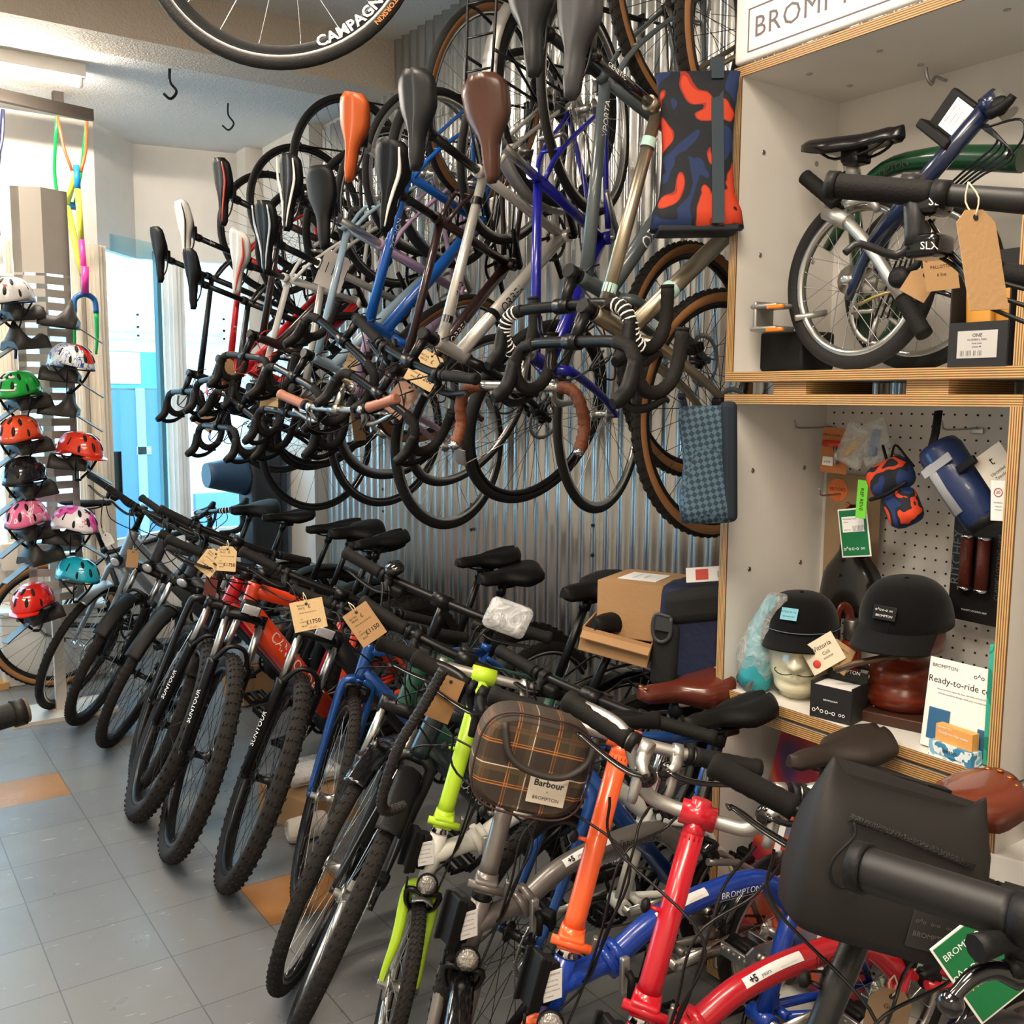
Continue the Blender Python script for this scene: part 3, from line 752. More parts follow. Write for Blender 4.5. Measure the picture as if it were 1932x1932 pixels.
    if o.get('leather'):
        sd = put('saddle', shared('saddle:leather', lambda: saddle_b(.275, .082, .026, .046, .020, False, .05), [o['leather']]), root, SM)
        b = MB()
        for x, y, z in ((-.128, .046, .017), (-.128, -.046, .017), (-.138, 0, .029), (-.134, .026, .025), (-.134, -.026, .025), (.112, .013, .002), (.112, -.013, .002)): b.ball((x, y, z), .0075, 10, (1, 1, .5))
        b.build('rivet', mat('copper_rivet', '#b8703a', .35, metal=.9), sd)
        put('saddle_rail', shared('saddle_rail', rails_b, [SIL]), sd)
    else:
        sd = put('saddle', shared('saddle:mid', lambda: saddle_b(.275, .078, .026, .024, .020, True, 0), [o.get('saddle_m', BLKM)]), root, SM); put('saddle_rail', shared('saddle_rail', rails_b, [BLK]), sd)
    # carrier block with label
    b = MB(); cb = P['htb'].lerp(P['htt'], .62)+nn*.028
    Rm = Mx.Rotation(math.atan2(nn.x, nn.z)-PI/2, 3, 'Y')
    b.rbox(cb+nn*.004, (.022, .042, .085), .005, Rm); b.rbox(cb+nn*.028+V((0, 0, .0)), (.018, .058, .100), .004, Rm)
    for s in (-1, 1): b.rbox(cb+nn*.040+V((0, s*.026, 0)), (.014, .007, .104), .002, Rm)
    bl = b.build('carrier_block', BLKM, frame)
    for sy in (1,):
        F = Mx.Translation(cb+nn*.002+V((0, .0225, .0))) @ Mx(((-1, 0, 0, 0), (0, 0, 1, 0), (0, 1, 0, 0), (0, 0, 0, 1)))
        b = MB(); b.box((0, 0, 0), (.040, .058, .002)); b.M = F; lb = b.build('load_label', WHT, bl)
        texts([('BROMPTON', .0055, 0, .022), ('MAX LOAD 10kg', .004, -.004, .010), ('CARRIER BLOCK', .004, -.004, .0), ('DO NOT OVERLOAD', .0038, -.002, -.010), ('LUGGAGE', .004, -.008, -.020)], DRK, F @ Mx.Translation((0, 0, .0013)), lb)
    # brakes, reflector
    b = MB(); q = cw+nn*.026-u*.012
    for s in (-1, 1): b.tube([q+V((0, -s*.006, 0)), q+V((0, s*.038, .004)), q+V((0, s*.036, -.03)), q+V((0, s*.022, -.05))-nn*.006], [.007, .008, .007, .006], 8, smooth=3)
    b.rbox(q, (.02, .02, .022), .004); b.tube([q+V((0, -.045, .0)), q+V((0, -.050, .035))], .003, 6); b.build('brake_caliper', BLK if not o.get('silbrk') else SIL, root, S)
    b = MB(); b.lathe([(.026, 0), (.027, .008), (.024, .011)], 20, o=q+nn*.012+u*.030, ax=nn); rf = b.build('front_reflector', BLKM, root, S)
    b = MB(); b.lathe([(.0235, .0112), (.010, .0118), (.001, .012)], 20, o=q+nn*.012+u*.030, ax=nn); b.build('reflector_lens', mat('clear_reflector', '#b7b4ae', .2, metal=.5, bump=.8, bscale=180), rf)
    # bars
    bo = dict(barm=SILB, leverbody=SILB, leverm=BLKG, grip_len=.13, grip_r=.0175); bo.update(o.get('bar', {}))
    bars(root, S, P['clamp'], 'M' if Mh else 'S', bo)
    c = P['clamp']; z = .05 if Mh else 0; b = MB()
    for i, (sd_, t_, out) in enumerate(((1, P['htb']+V((.03, .03, .0)), .075), (-1, P['htb']+V((.03, -.03, -.02)), .075), (1, mh+V((.05, .035, -.03)), .05))):
        p0 = c+V((.045, sd_*(.15 if i < 2 else .10), z-.045)); b.tube([p0, p0+V((.012, -sd_*.03, -.08)), c.lerp(h, .45)+V((out, .045+.01*i, 0)), c.lerp(h, .85)+V((out*.8, .045+.008*i, 0)), h+V((out*.5, .045, -.07)), t_], .0026, 6, smooth=6, caps=False)
    b.build('cable', CABLE, root, S)
    # drivetrain
    cs = put('crankset', shared('crankset_small', lambda: chainring_b(.092), [o.get('ring_m', BLK)]), root, Mx.Translation(P['bb'])); ca = R_(o.get('crank', 10)); b = MB()
    for s in (-1, 1):
        e2 = V((math.cos(ca), 0, -math.sin(ca)))*.165*s*-1+V((0, s*.068, 0)); b.tube([V((0, s*.056, 0)), e2], [.0155, .0115], 8, sq=(.6, 1.))
    b.tube([V((0, -.06, 0)), V((0, .06, 0))], .012, 8); b.build('crank_arm', o.get('crank_m', SIL), cs)
    for s in (-1, 1):
        e2 = V((math.cos(ca), 0, -math.sin(ca)))*.165*s*-1+V((0, s*.074, 0))
        if s > 0:
            put('folding_pedal', shared('folding_pedal', folding_pedal_b, [SIL, BLKM]), cs, Mx.Translation(e2))
        else: put('pedal', shared('pedal', pedal_b, [BLKM]), cs, Mx.Translation(e2) @ Mx.Rotation(PI, 4, 'Z'))
    b = MB(); a, c_ = P['bb'], P['ra']
    for dz in (1, -1): b.tube([a+V((0, -.045, .090*dz)), c_+V((0, -.045, .030*dz))], .0038, 5)
    b.build('chain', CHAINM, root)
    return root, P, S, frame
def folding_pedal_b():
    b = MB(); b.cur = 1; b.tube([(0, 0, 0), (0, .07, 0)], .018, 10); b.rbox((0, .045, 0), (.05, .05, .03), .008)
    b.cur = 0
    b.prism([(-.052, -.024), (-.03, -.036), (.03, -.036), (.052, -.024), (.052, .024), (.03, .036), (-.03, .036), (-.052, .024)], .006, Mx.Translation((0, .098, 0)) @ Mx.Rotation(PI/2, 4, 'X'))
    for s in (-1, 1):
        b.rbox((s*.046, .055, 0), (.010, .088, .034), .003)
        for k in range(5): b.ball((s*.051, .022+k*.018, .006), .0055, 6)
    b.lathe([(.014, 0), (.014, .012), (.006, .013)], 12, o=(0, .10, 0), ax=(0, 1, 0)); return b
# ---------------------------------------------------------------- camera
F_PX = 1860.; EYE = 1.62
def vp(x, y):
    return V((x-966, -(y-966), -F_PX)).normalized()
_y = vp(-330, 742); _x = vp(3670, 768); _x = (_x-_y*_x.dot(_y)).normalized(); _z = _x.cross(_y)
cam = bpy.data.cameras.new('camera'); co = bpy.data.objects.new('camera', cam); COL.objects.link(co)
cam.sensor_fit = 'HORIZONTAL'; cam.sensor_width = 36; cam.lens = 36*F_PX/1932; cam.clip_start = .05
# columns of world axes in camera space -> rows of the rotation
co.matrix_world = Mx.Translation((0, 0, EYE)) @ Mx(((_x.x, _x.y, _x.z), (_y.x, _y.y, _y.z), (_z.x, _z.y, _z.z))).to_4x4()
SC.camera = co
SC.view_settings.view_transform = 'Standard'; SC.view_settings.look = 'None'; SC.view_settings.gamma = 1; SC.view_settings.exposure = .35

# ---------------------------------------------------------------- world and light
w = bpy.data.worlds.new('sky'); SC.world = w; w.use_nodes = True
bg = w.node_tree.nodes['Background']; bg.inputs[0].default_value = (.50, .76, 1.0, 1); bg.inputs[1].default_value = 7.5
def area(name, loc, size, power, col, rot=(0, 0, 0)):
    l = bpy.data.lights.new(name, 'AREA'); l.shape = 'RECTANGLE'; l.size, l.size_y = size; l.energy = power; l.color = col
    o = bpy.data.objects.new(name, l); COL.objects.link(o); o.location = loc; o.rotation_euler = rot; return o
WARM = (1.0, .86, .70)
area('ceiling_panel_light', (.3, .6, 3.38), (1.2, .6), 62, WARM)
area('ceiling_panel_light', (.3, 2.7, 3.38), (1.2, .35), 50, WARM)
area('ceiling_panel_light', (-.9, -1.0, 3.38), (1.2, .6), 62, WARM)
area('shelf_side_light', (-.8, 1.2, 3.3), (.6, .6), 28, WARM)
sun = bpy.data.lights.new('street_daylight', 'SUN'); sun.energy = 3.2; sun.angle = .3; sun.color = (.86, .93, 1)
so = bpy.data.objects.new('street_daylight', sun); COL.objects.link(so); so.rotation_euler = (R_(52), 0, R_(-14))

# ---------------------------------------------------------------- materials of the room
def floor_material():
    m = bpy.data.materials.new('vinyl_tiles'); m.use_nodes = True; N = m.node_tree.nodes; L = m.node_tree.links; b = N['Principled BSDF']
    tc = N.new('ShaderNodeTexCoord'); sp = N.new('ShaderNodeSeparateXYZ'); L.new(tc.outputs['Object'], sp.inputs[0])
    def mth(op, a, b_=None):
        n = N.new('ShaderNodeMath'); n.operation = op
        for i, q in enumerate((a, b_)):
            if q is None: continue
            if isinstance(q, (int, float)): n.inputs[i].default_value = q
            else: L.new(q, n.inputs[i])
        return n.outputs[0]
    U = mth('DIVIDE', mth('SUBTRACT', sp.outputs[0], .73), .30); W_ = mth('DIVIDE', mth('SUBTRACT', sp.outputs[1], 4.20), .285)
    iu, iw = mth('FLOOR', U), mth('FLOOR', W_)
    def seam(q, w_): f = mth('FRACT', q); return mth('MAXIMUM', mth('LESS_THAN', f, w_), mth('GREATER_THAN', f, 1-w_))
    sm = mth('MAXIMUM', seam(U, .006), seam(W_, .006))
    def eq(a, k): return mth('COMPARE', a, k)
    def cell(a, b_): 
        x = N.new('ShaderNodeMath'); x.operation = 'COMPARE'; L.new(iu, x.inputs[0]); x.inputs[1].default_value = a; x.inputs[2].default_value = .1
        y = N.new('ShaderNodeMath'); y.operation = 'COMPARE'; L.new(iw, y.inputs[0]); y.inputs[1].default_value = b_; y.inputs[2].default_value = .1
        return mth('MULTIPLY', x.outputs[0], y.outputs[0])
    org = mth('MAXIMUM', mth('MAXIMUM', cell(-1, 0), cell(1, -5)), cell(-3, -6))
    cb = N.new('ShaderNodeCombineXYZ'); L.new(iu, cb.inputs[0]); L.new(iw, cb.inputs[1])
    wn = N.new('ShaderNodeTexWhiteNoise'); L.new(cb.outputs[0], wn.inputs[0])
    no = N.new('ShaderNodeTexNoise'); no.inputs['Scale'].default_value = 5; no.inputs['Detail'].default_value = 6; L.new(tc.outputs['Object'], no.inputs['Vector'])
    ns = N.new('ShaderNodeTexNoise'); ns.inputs['Scale'].default_value = 30; ns.inputs['Detail'].default_value = 4; ns.inputs['Distortion'].default_value = .6
    mp = N.new('ShaderNodeMapping'); mp.inputs['Scale'].default_value = (.5, 2.6, 1); mp.inputs['Rotation'].default_value = (0, 0, .5); L.new(tc.outputs['Object'], mp.inputs[0]); L.new(mp.outputs[0], ns.inputs['Vector'])
    def mix(f, a, c, t='MIX'):
        n = N.new('ShaderNodeMix'); n.data_type = 'RGBA'; n.blend_type = t
        for i, q in ((0, f), (6, a), (7, c)):
            if isinstance(q, (int, float)): n.inputs[i].default_value = q
            elif isinstance(q, (list, tuple)): n.inputs[i].default_value = q
            else: L.new(q, n.inputs[i])
        return n.outputs[2]
    base = mix(mth('MULTIPLY', wn.outputs[0], .8), lin('#6c6d6f'), lin('#7a7974'))
    base = mix(mth('MULTIPLY', no.outputs['Fac'], .5), base, lin('#5f6062'))
    ob = mix(no.outputs['Fac'], lin('#a5733a'), lin('#7d552c'))
    base = mix(org, base, ob)
    fl = mth('MULTIPLY', mth('GREATER_THAN', ns.outputs['Fac'], .70), .45); base = mix(fl, base, lin('#c2bfb6'))
    base = mix(mth('MULTIPLY', sm, .75), base, lin('#3b3a38'))
    L.new(base, b.inputs['Base Color'])
    L.new(mth('ADD', mth('MULTIPLY', no.outputs['Fac'], .35), .16), b.inputs['Roughness'])
    bp = N.new('ShaderNodeBump'); bp.inputs['Strength'].default_value = .12; bp.inputs['Distance'].default_value = .01; L.new(mth('SUBTRACT', no.outputs['Fac'], sm), bp.inputs['Height']); L.new(bp.outputs[0], b.inputs['Normal'])
    return m
def artex(name, col):
    m = mat(name, col, .75, bump=0, var=.03)
    N = m.node_tree.nodes; L = m.node_tree.links; b = N['Principled BSDF']; tc = N.new('ShaderNodeTexCoord')
    n = N.new('ShaderNodeTexNoise'); n.inputs['Scale'].default_value = 38; n.inputs['Distortion'].default_value = 2.2; n.inputs['Detail'].default_value = 2; L.new(tc.outputs['Object'], n.inputs['Vector'])
    bp = N.new('ShaderNodeBump'); bp.inputs['Strength'].default_value = .55; bp.inputs['Distance'].default_value = .012; L.new(n.outputs['Fac'], bp.inputs['Height']); L.new(bp.outputs[0], b.inputs['Normal']); return m
PAINT = mat('painted_wall', '#dcd6cd', .7, bump=.06, bscale=30)
PAINTW = mat('white_board', '#e6e0da', .6)
CREAM = mat('cream_woodwork', '#e3d6c4', .5)
ARTEX = artex('textured_ceiling', '#dcd8d2'); BEAMM = artex('textured_beam', '#cfc0ae')
CORR = mat('galvanised_steel', '#b4b4b1', .28, metal=1., bump=.12, bscale=30, var=.12, vscale=3.5)
GLASS = mat('window_glass', '#ffffff', .0, trans=1., var=0, spec=.3)
def glass_fix():
    m = GLASS; N = m.node_tree.nodes; L = m.node_tree.links; N.remove(N['Principled BSDF'])
    t = N.new('ShaderNodeBsdfTransparent'); t.inputs[0].default_value = (.80, .93, .97, 1); g = N.new('ShaderNodeBsdfGlossy'); g.inputs['Roughness'].default_value = .02
    mx = N.new('ShaderNodeMixShader'); mx.inputs[0].default_value = .05; L.new(t.outputs[0], mx.inputs[1]); L.new(g.outputs[0], mx.inputs[2]); L.new(mx.outputs[0], N['Material Output'].inputs[0])
glass_fix()
def box(name, lo, hi, m, parent=None):
    b = MB(); b.box([(a+c)/2 for a, c in zip(lo, hi)], [c-a for a, c in zip(lo, hi)]); return b.build(name, m, parent)
X0, Y0 = -2.6, -2.2; ZC = 3.41; ZB = 3.17; ZF = 3.20
structure(box('floor', (X0, Y0, -.06), (2.60, 6.8, 0), floor_material()))
structure(box('ceiling', (X0, Y0, ZC), (2.6, 4.67, ZC+.08), ARTEX))
structure(box('ceiling_bay', (X0, 4.94, ZF), (2.6, 6.9, ZF+.08), ARTEX))
structure(box('trim_1', (X0, 4.67, ZB), (2.6, 4.94, ZC+.05), BEAMM))
structure(box('wall_left', (X0-.1, Y0, 0), (X0, 6.4, ZC), PAINT))
structure(box('wall_back', (X0, Y0-.1, 0), (2.6, Y0, ZC), PAINT))
structure(box('wall_right', (2.50, Y0, 0), (2.60, 6.6, ZC), PAINT))
# corrugated sheets on the right wall
b = MB(); pitch = .078; y0, y1 = -.4, 5.55; n = int((y1-y0)/pitch*8)
ra_ = []; rb_ = []
for i in range(n+1):
    y = y0+(y1-y0)*i/n; x = 2.482+.012*math.cos(2*PI*(y-y0)/pitch); ra_.append(V((x, y, .05))); rb_.append(V((x, y, ZC if y < 4.67 else ZB)))
b.rings([ra_, rb_], closed=False, caps=False); b.rings([[p+V((.003, 0, 0)) for p in rb_], [p+V((.003, 0, 0)) for p in ra_]], closed=False, caps=False)
cw_ = structure(b.build('wall_corrugated', CORR))
b = MB()
for yy in (1.2, 2.1, 3.0, 3.9, 4.8):
    for zz in (1.0, 1.12): b.tube([(2.470, yy, zz), (2.465, yy, zz)], .008, 6)
b.build('screw', DSTEEL, cw_)
# splayed shop front: polyline in plan, boards above, low wall below, glass between
PL = [(X0, 6.30), (1.376, 6.30), (1.69, 6.68), (2.52, 6.50)]; SILL = .66; HEAD = 2.49
def slab(name, a, b2, z0, z1, th, m, parent=None, off=0.):
    a = V((a[0], a[1], 0)); b2 = V((b2[0], b2[1], 0)); d = (b2-a).normalized(); nrm = V((-d.y, d.x, 0)); b = MB()
    c = (a+b2)/2+nrm*(th/2+off)+V((0, 0, (z0+z1)/2)); b.box(c, ((b2-a).length, th, z1-z0), Mx((d, nrm, V((0, 0, 1)))).transposed()); return b.build(name, m, parent)
for i in range(3):
    structure(slab('wall_front_board' if i else 'wall_front', PL[i], PL[i+1], HEAD, ZC, .05, PAINTW))
    structure(slab('wall_front_base', PL[i], PL[i+1], 0, SILL, .08, PAINTW))
    structure(slab('trim_sill', PL[i], PL[i+1], SILL, SILL+.03, .14, WHITE, off=-.06))
    if i == 0: structure(slab('trim_head', PL[i], PL[i+1], HEAD-.03, HEAD, .03, CREAM, off=-.03))
TEAL = mat('dark_teal_frame', '#5a8590', .5)
def window(i, a, b2, k):
    f = structure(slab('window_%d' % i, a, b2, SILL+.03, SILL+.09, .05, TEAL, off=.02))
    slab('window_rail', a, b2, HEAD-.10, HEAD-.02, .05, TEAL, f, off=.02); slab('pane', a, b2, SILL+.09, HEAD-.10, .006, GLASS, f, off=.04)
    A_, B_ = V(a), V(b2)
    for t in k:
        c = A_.lerp(B_, t); d = (B_-A_).normalized()*.025; slab('window_bar', c-d, c+d, SILL, HEAD, .05, TEAL, f, off=.02)
window(1, PL[0], PL[1], (.45, .8)); 
WP = [(1.39, 6.33), (1.86, 6.66), (2.52, 6.53)]
def window2(i, a, b2, k):
    f = structure(slab('window_%d' % i, a, b2, SILL+.03, SILL+.07, .05, WHITE, off=.0)); slab('pane', a, b2, SILL+.07, HEAD+.1, .006, GLASS, f, off=.02)
    A_, B_ = V(a), V(b2)
    for t in k: c = A_.lerp(B_, t); d = (B_-A_).normalized()*.02; slab('window_bar', c-d, c+d, SILL, HEAD+.05, .03, TEAL, f, off=.0)
window2(2, WP[0], WP[1], (.90,)); window2(3, WP[1], WP[2], ())
def post(name, x, y, w_, m, z0=SILL, z1=HEAD, rot=0.):
    b = MB(); Rm = Mx.Rotation(rot, 3, 'Z')
    b.box(V((x, y, (z0+z1)/2)), (w_, .07, z1-z0), Rm); b.box(V((x, y-.012, (z0+z1)/2)), (w_*.55, .09, z1-z0), Rm); b.box(V((x, y-.02, (z0+z1)/2)), (w_*.2, .10, z1-z0), Rm); return structure(b.build(name, m))
post('trim_2', 1.345, 6.27, .12, CREAM, 0); post('trim_3', 1.245, 6.27, .07, CREAM, 0); post('trim_4', 1.90, 6.62, .13, WHITE, 0, rot=-.2)
post('trim_5', .86, 6.27, .10, CREAM, 0); post('trim_6', .62, 6.27, .07, CREAM, 0)
structure(box('trim_7', (2.30, 6.34, 0), (2.5, 6.5, ZF), PAINT)); structure(box('trim_8', (2.40, 5.56, 0), (2.5, 6.3, ZF), PAINT))
# street outside
PAVE = mat('pavement', '#7f8b92', .8, bump=.3, bscale=30); FAC = mat('rendered_facade', '#d9dcd8', .8); BLUED = mat('blue_grey_door', '#3f6478', .5)
BRICK = bpy.data.materials.new('pale_brick'); BRICK.use_nodes = True
_n = BRICK.node_tree.nodes.new('ShaderNodeTexBrick'); _n.inputs['Color1'].default_value = lin('#b98377'); _n.inputs['Color2'].default_value = lin('#c79a8c'); _n.inputs['Mortar'].default_value = lin('#d9cfc8'); _n.inputs['Scale'].default_value = 4.5
_tc = BRICK.node_tree.nodes.new('ShaderNodeTexCoord'); _mp = BRICK.node_tree.nodes.new('ShaderNodeMapping'); _mp.inputs['Rotation'].default_value = (PI/2, 0, 0)
BRICK.node_tree.links.new(_tc.outputs['Object'], _mp.inputs[0]); BRICK.node_tree.links.new(_mp.outputs[0], _n.inputs['Vector']); BRICK.node_tree.links.new(_n.outputs[0], BRICK.node_tree.nodes['Principled BSDF'].inputs[0])
structure(box('pavement', (-8, 6.9, -.3), (14, 16, -.12), PAVE))
POSE = {"F1": ["city", 1.0004, 5.4773, 3.1573, 0.2402, 0.8099], "F2": ["ebike", 1.0641, 5.1633, 3.1186, 0.257, 0.9291], "F3": ["ebike", 1.1316, 4.779, 3.0266, 0.287, 0.9965], "F3b": ["ebike", 1.0587, 4.2541, 3.2341, 0.2129, 1.259], "F4": ["mtb", 0.9872, 3.9523, 3.2968, 0.2678, 1.1475], "F5": ["mtb", 0.9747, 3.4521, 3.4602, 0.0817, 1.0424], "F6": ["mtb", 1.0937, 3.1736, 3.2064, 0.1553, 1.1579], "F7": ["rigid", 1.2286, 2.9254, 3.2761, 0.0594, 1.0539], "F8": ["city", 1.0621, 2.479, 3.2509, 0.1753, 0.6626], "F9": ["comfort", 1.0612, 2.441, 3.1539, 0.4974, 0.9491], "B1": ["folder:.36", 1.037, 2.0194, 2.9395, -0.0136, 1.2702], "B2": ["folder:.30:.10", 0.9473, 1.6809, 3.0899, 0.002, 1.0509], "B3": ["folder:.39", 0.9643, 1.4132, 3.0301, -0.0037, 1.0183], "B4": ["folder:.33:.12", 0.9426, 1.1872, 2.9379, -0.0101, 0.9488], "B5": ["folder:.42", 0.9459, 0.9609, 3.1844, 0.1432, 0.7869], "H1": ["road", 2.0921, 5.3419, 2.5099, -0.0262, 0.0068, 0.1402, -0.0045], "H2": ["road", 2.0907, 4.8847, 2.5657, -0.0678, 0.0096, 0.1254, -0.0023], "H3": ["road", 2.0914, 4.784, 2.345, 0.0204, -0.0013, 0.1288, -0.0001], "H4": ["road", 2.0927, 4.3575, 2.672, 0.0841, -0.0115, 0.1736, 0.0008], "H5": ["road", 2.0889, 4.2698, 2.4412, 0.3847, -0.135, 0.2931, -0.0944], "H6": ["road", 2.0919, 3.9188, 2.4334, 0.0965, -0.0224, 0.2298, -0.0032], "H7": ["road", 2.1119, 3.6862, 2.5432, 0.1702, 0.0133, 0.2228, -0.1415], "H8": ["hybrid", 2.0889, 3.4781, 2.4814, -0.0043, -0.0095, 0.3262, -0.026], "H9": ["gravel", 2.0953, 3.2171, 2.7104, 0.2626, -0.0902, 0.3386, -0.3131], "H10": ["road", 2.1033, 3.0263, 2.5089, 0.2536, -0.0839, 0.372, -0.2293], "H11": ["hybrid", 2.1015, 2.7759, 2.6184, 0.0544, 0.004, 0.2792, -0.2982], "H12": ["road", 2.079, 2.5916, 2.5498, -0.0529, -0.0483, 0.4577, -0.0711], "H13": ["gravel", 2.1056, 2.1868, 2.7632, -0.0331, -0.0424, 0.1982, -0.0355], "H14": ["gravel", 2.1471, 1.9094, 2.6014, 0.0653, 0.0623, 0.0582, 0.046]}
def floor_pose(k, R=None):
    kind, fx, fy, hd, lean, st = POSE[k]
    Rm = Mx.Rotation(hd, 3, 'Z') @ Mx.Rotation(-lean, 3, 'X')
    if kind.startswith('folder'): a = [float(x) for x in kind.split(':')[1:]]; P = folder_points(*a)
    else: P = bike_points(TYPES[kind])
    T = V((fx, fy, 0))-Rm @ V((P['fa'][0], 0, 0)); return Mx.Translation(T) @ Rm.to_4x4(), st
POSE['F9'] = ['comfort', 1.03, 2.36, 3.21, .26, .84]
POSE['B5'][3] = 3.0
HBM = Mx(((0, 0, -1), (0, -1, 0), (-1, 0, 0)))   # nose down, saddle towards the aisle
def hang_pose(k):
    kind, x, y, z, rx, ry, rz, st = POSE[k]
    Rm = Mx.Rotation(rz, 3, 'Z') @ Mx.Rotation(ry, 3, 'Y') @ Mx.Rotation(rx, 3, 'X') @ HBM
    T = V((x, y, z))-Rm @ V(bike_points(TYPES[kind])['ra']); return Mx.Translation(T) @ Rm.to_4x4(), st

def paint(n, c, r=.3, metal=.0, coat=.5): return mat(n, c, r, metal=metal, coat=coat, var=.02)
P_BLACK = paint('black_frame_paint', '#17171a', .4, coat=.2); P_RED = paint('red_frame_paint', '#c0161c'); P_WHITE = paint('white_frame_paint', '#dedcd8')
P_DRED = paint('dark_frame_with_red', '#2a1616'); P_LAV = paint('lavender_frame_paint', '#a389a6'); P_BLUE = paint('blue_frame_paint', '#0d55ab'); P_COB = paint('cobalt_frame_paint', '#12168c')
P_TI = mat('bare_titanium', '#a59a85', .33, metal=.9, var=.04); P_GREY = paint('slate_grey_paint', '#4a5357', .35); P_SILV = paint('silver_frame_paint', '#c4c0b8', .3, metal=.4)
P_ICE = paint('ice_blue_paint', '#8ba3b4'); P_ORANGE = paint('orange_frame_paint', '#d8401a', .28); P_GREEN = paint('dark_green_paint', '#1f4a38', .5, coat=.1); P_TEAL = paint('dark_teal_paint', '#17242b', .35)
P_SGREY = paint('satin_grey_paint', '#8d9295', .45, metal=.3, coat=.1); P_FBLUE = paint('metallic_blue_paint', '#1f4e96', .3, metal=.3)
ORS = mat('orange_saddle_cover', '#b0501f', .4); BRS = mat('bronze_brown_cover', '#4e3226', .32); BRT = mat('brown_bar_tape', '#6b3a20', .6, bump=.5, bscale=120); COPG = mat('copper_brown_grip', '#a8705a', .4)
GRS = mat('dark_grey_cover', '#1f1f21', .45); WHS = mat('white_saddle_cover', '#e0dcd4', .4); TANH = mat('tan_hood_rubber', '#a97a45', .6); MINT = mat('pale_mint_print', '#a9cfc6', .5)
HG = 'bicycles hung nose down along the corrugated wall'; RG = 'bicycles parked in the floor row with front wheels to the aisle'
def hang(k, label, fm, **o):
    M, st = hang_pose(k); o.setdefault('nopedal', True); return bicycle('bicycle', POSE[k][0], M, label, fm, st, HG, **o)
def park(k, label, fm, **o):
    M, st = floor_pose(k); return bicycle('bicycle', POSE[k][0], M, label, fm, st, RG, **o)

HB_ = {}
HB_['H1'] = hang('H1', 'black hanging road bicycle nearest the window with a worn black saddle', P_BLACK, saddle='sport', rim='black', disc=False)
HB_['H2'] = hang('H2', 'red hanging road bicycle with a white and black saddle', P_RED, saddle_m=WHS, saddle_stripe=BLKM, stripe1=True, disc=False, post_txt='Spec', decals=[('tt', 'VALE', .02, WHT, .3)], cable_m=mat('red_cable', '#c4261e', .4))
HB_['H3'] = hang('H3', 'black hanging road bicycle with a slim black saddle below the white one', P_BLACK, saddle='sport', disc=False, few=True)
HB_['H4'] = hang('H4', 'dark hanging road bicycle with a red-edged black saddle', P_DRED, saddle='sport', saddle_stripe=REDP, stripe1=True, disc=False, cable_m=_M['red_cable'])
HB_['H5'] = hang('H5', 'white and red hanging road bicycle with a white saddle', [P_WHITE, P_RED], saddle_m=WHS, saddle_stripe=REDP, stripe1=True, disc=False, fork_m=P_WHITE, decals=[('dt', 'ORBEA', .036, WHT, .42)])
HB_['H6'] = hang('H6', 'black and silver hanging road bicycle with a grey-striped saddle', [P_SILV, P_BLACK], saddle='sport', saddle_stripe=SILB, disc=False, rim='track', bar=dict(tape=TAPE), decals=[('dt', 'ORBEA', .034, WHT, .42)])
HB_['H7'] = hang('H7', 'ice blue hanging road bicycle with a white-striped black saddle', [P_ICE, P_ICE], saddle='sport', saddle_stripe=WHS, rim='silver', deep=.024, disc=False)
HB_['H8'] = hang('H8', 'lavender hanging town bicycle with copper-brown grips and silver stem', P_LAV, saddle='plain', rim='silver', disc=False, post_m=SIL, stem_m=SIL, bar=dict(barm=SIL, gripm=COPG, leverbody=SIL, leverm=SIL, grip_r=.018), fork_m=P_LAV, mech=SILB, ring_m=SILB, crank_m=SIL)
HB_['H9'] = hang('H9', 'bright blue hanging bicycle with an orange saddle and tan tyre walls', P_BLUE, saddle='sport', saddle_m=ORS, tan=True, tyre='slick', post_m=SIL, rim='track', disc=False, decals=[('tt', 'PYTHON', .027, WHT, .62)])
HB_['H10'] = hang('H10', 'brown-black hanging road bicycle with a dotted grey saddle', P_DRED, saddle='mid', saddle_stripe=WHS, stripe1=True, disc=False, rim='silver', decals=[('dt', 'ORBEA', .034, WHT, .4)])
HB_['H11'] = hang('H11', 'silver and black hanging hybrid bicycle with a rear rack and mudguards', [P_SILV, P_SILV], saddle='mid', saddle_m=GRS, rack=True, guards=True, guard_m=SILB, g0=60, g1=70, disc=True, rim='black', decals=[('tt', 'Artea', .034, DRK, .30), ('dt', 'ORBEA', .042, DRK, .45)], fork_m=BLK, bands=BLK)
HB_['H12'] = hang('H12', 'cobalt blue hanging bicycle with brown bullhorn tape and bronze saddle', P_COB, saddle='mid', saddle_m=BRS, rail_m=SIL, post_m=SIL, stem_m=SIL, bartype='bullhorn', bar=dict(tape=BRT), disc=False, rim='silver', crank_m=SIL, ring_m=SILB)
HB_['H13'] = hang('H13', 'slate grey hanging gravel bicycle with white-striped black bar tape', P_GREY, saddle='mid', saddle_m=GRS, tan=True, tyre='block', disc=True, bar=dict(stripe=True), decals=[('tt', 'VPORTA', .026, WHT, .80), ('dt', 'ORRO', .05, WHT, .42)])
HB_['H14'] = hang('H14', 'bare titanium hanging gravel bicycle nearest the plywood shelves', P_TI, saddle='mid', saddle_m=mat('grey_saddle_cover', '#303033', .45), tan=True, tyre='block', disc=True, bands=MINT, post_txt='GENETIC', post_m=BLKG, fork_m=P_TI)
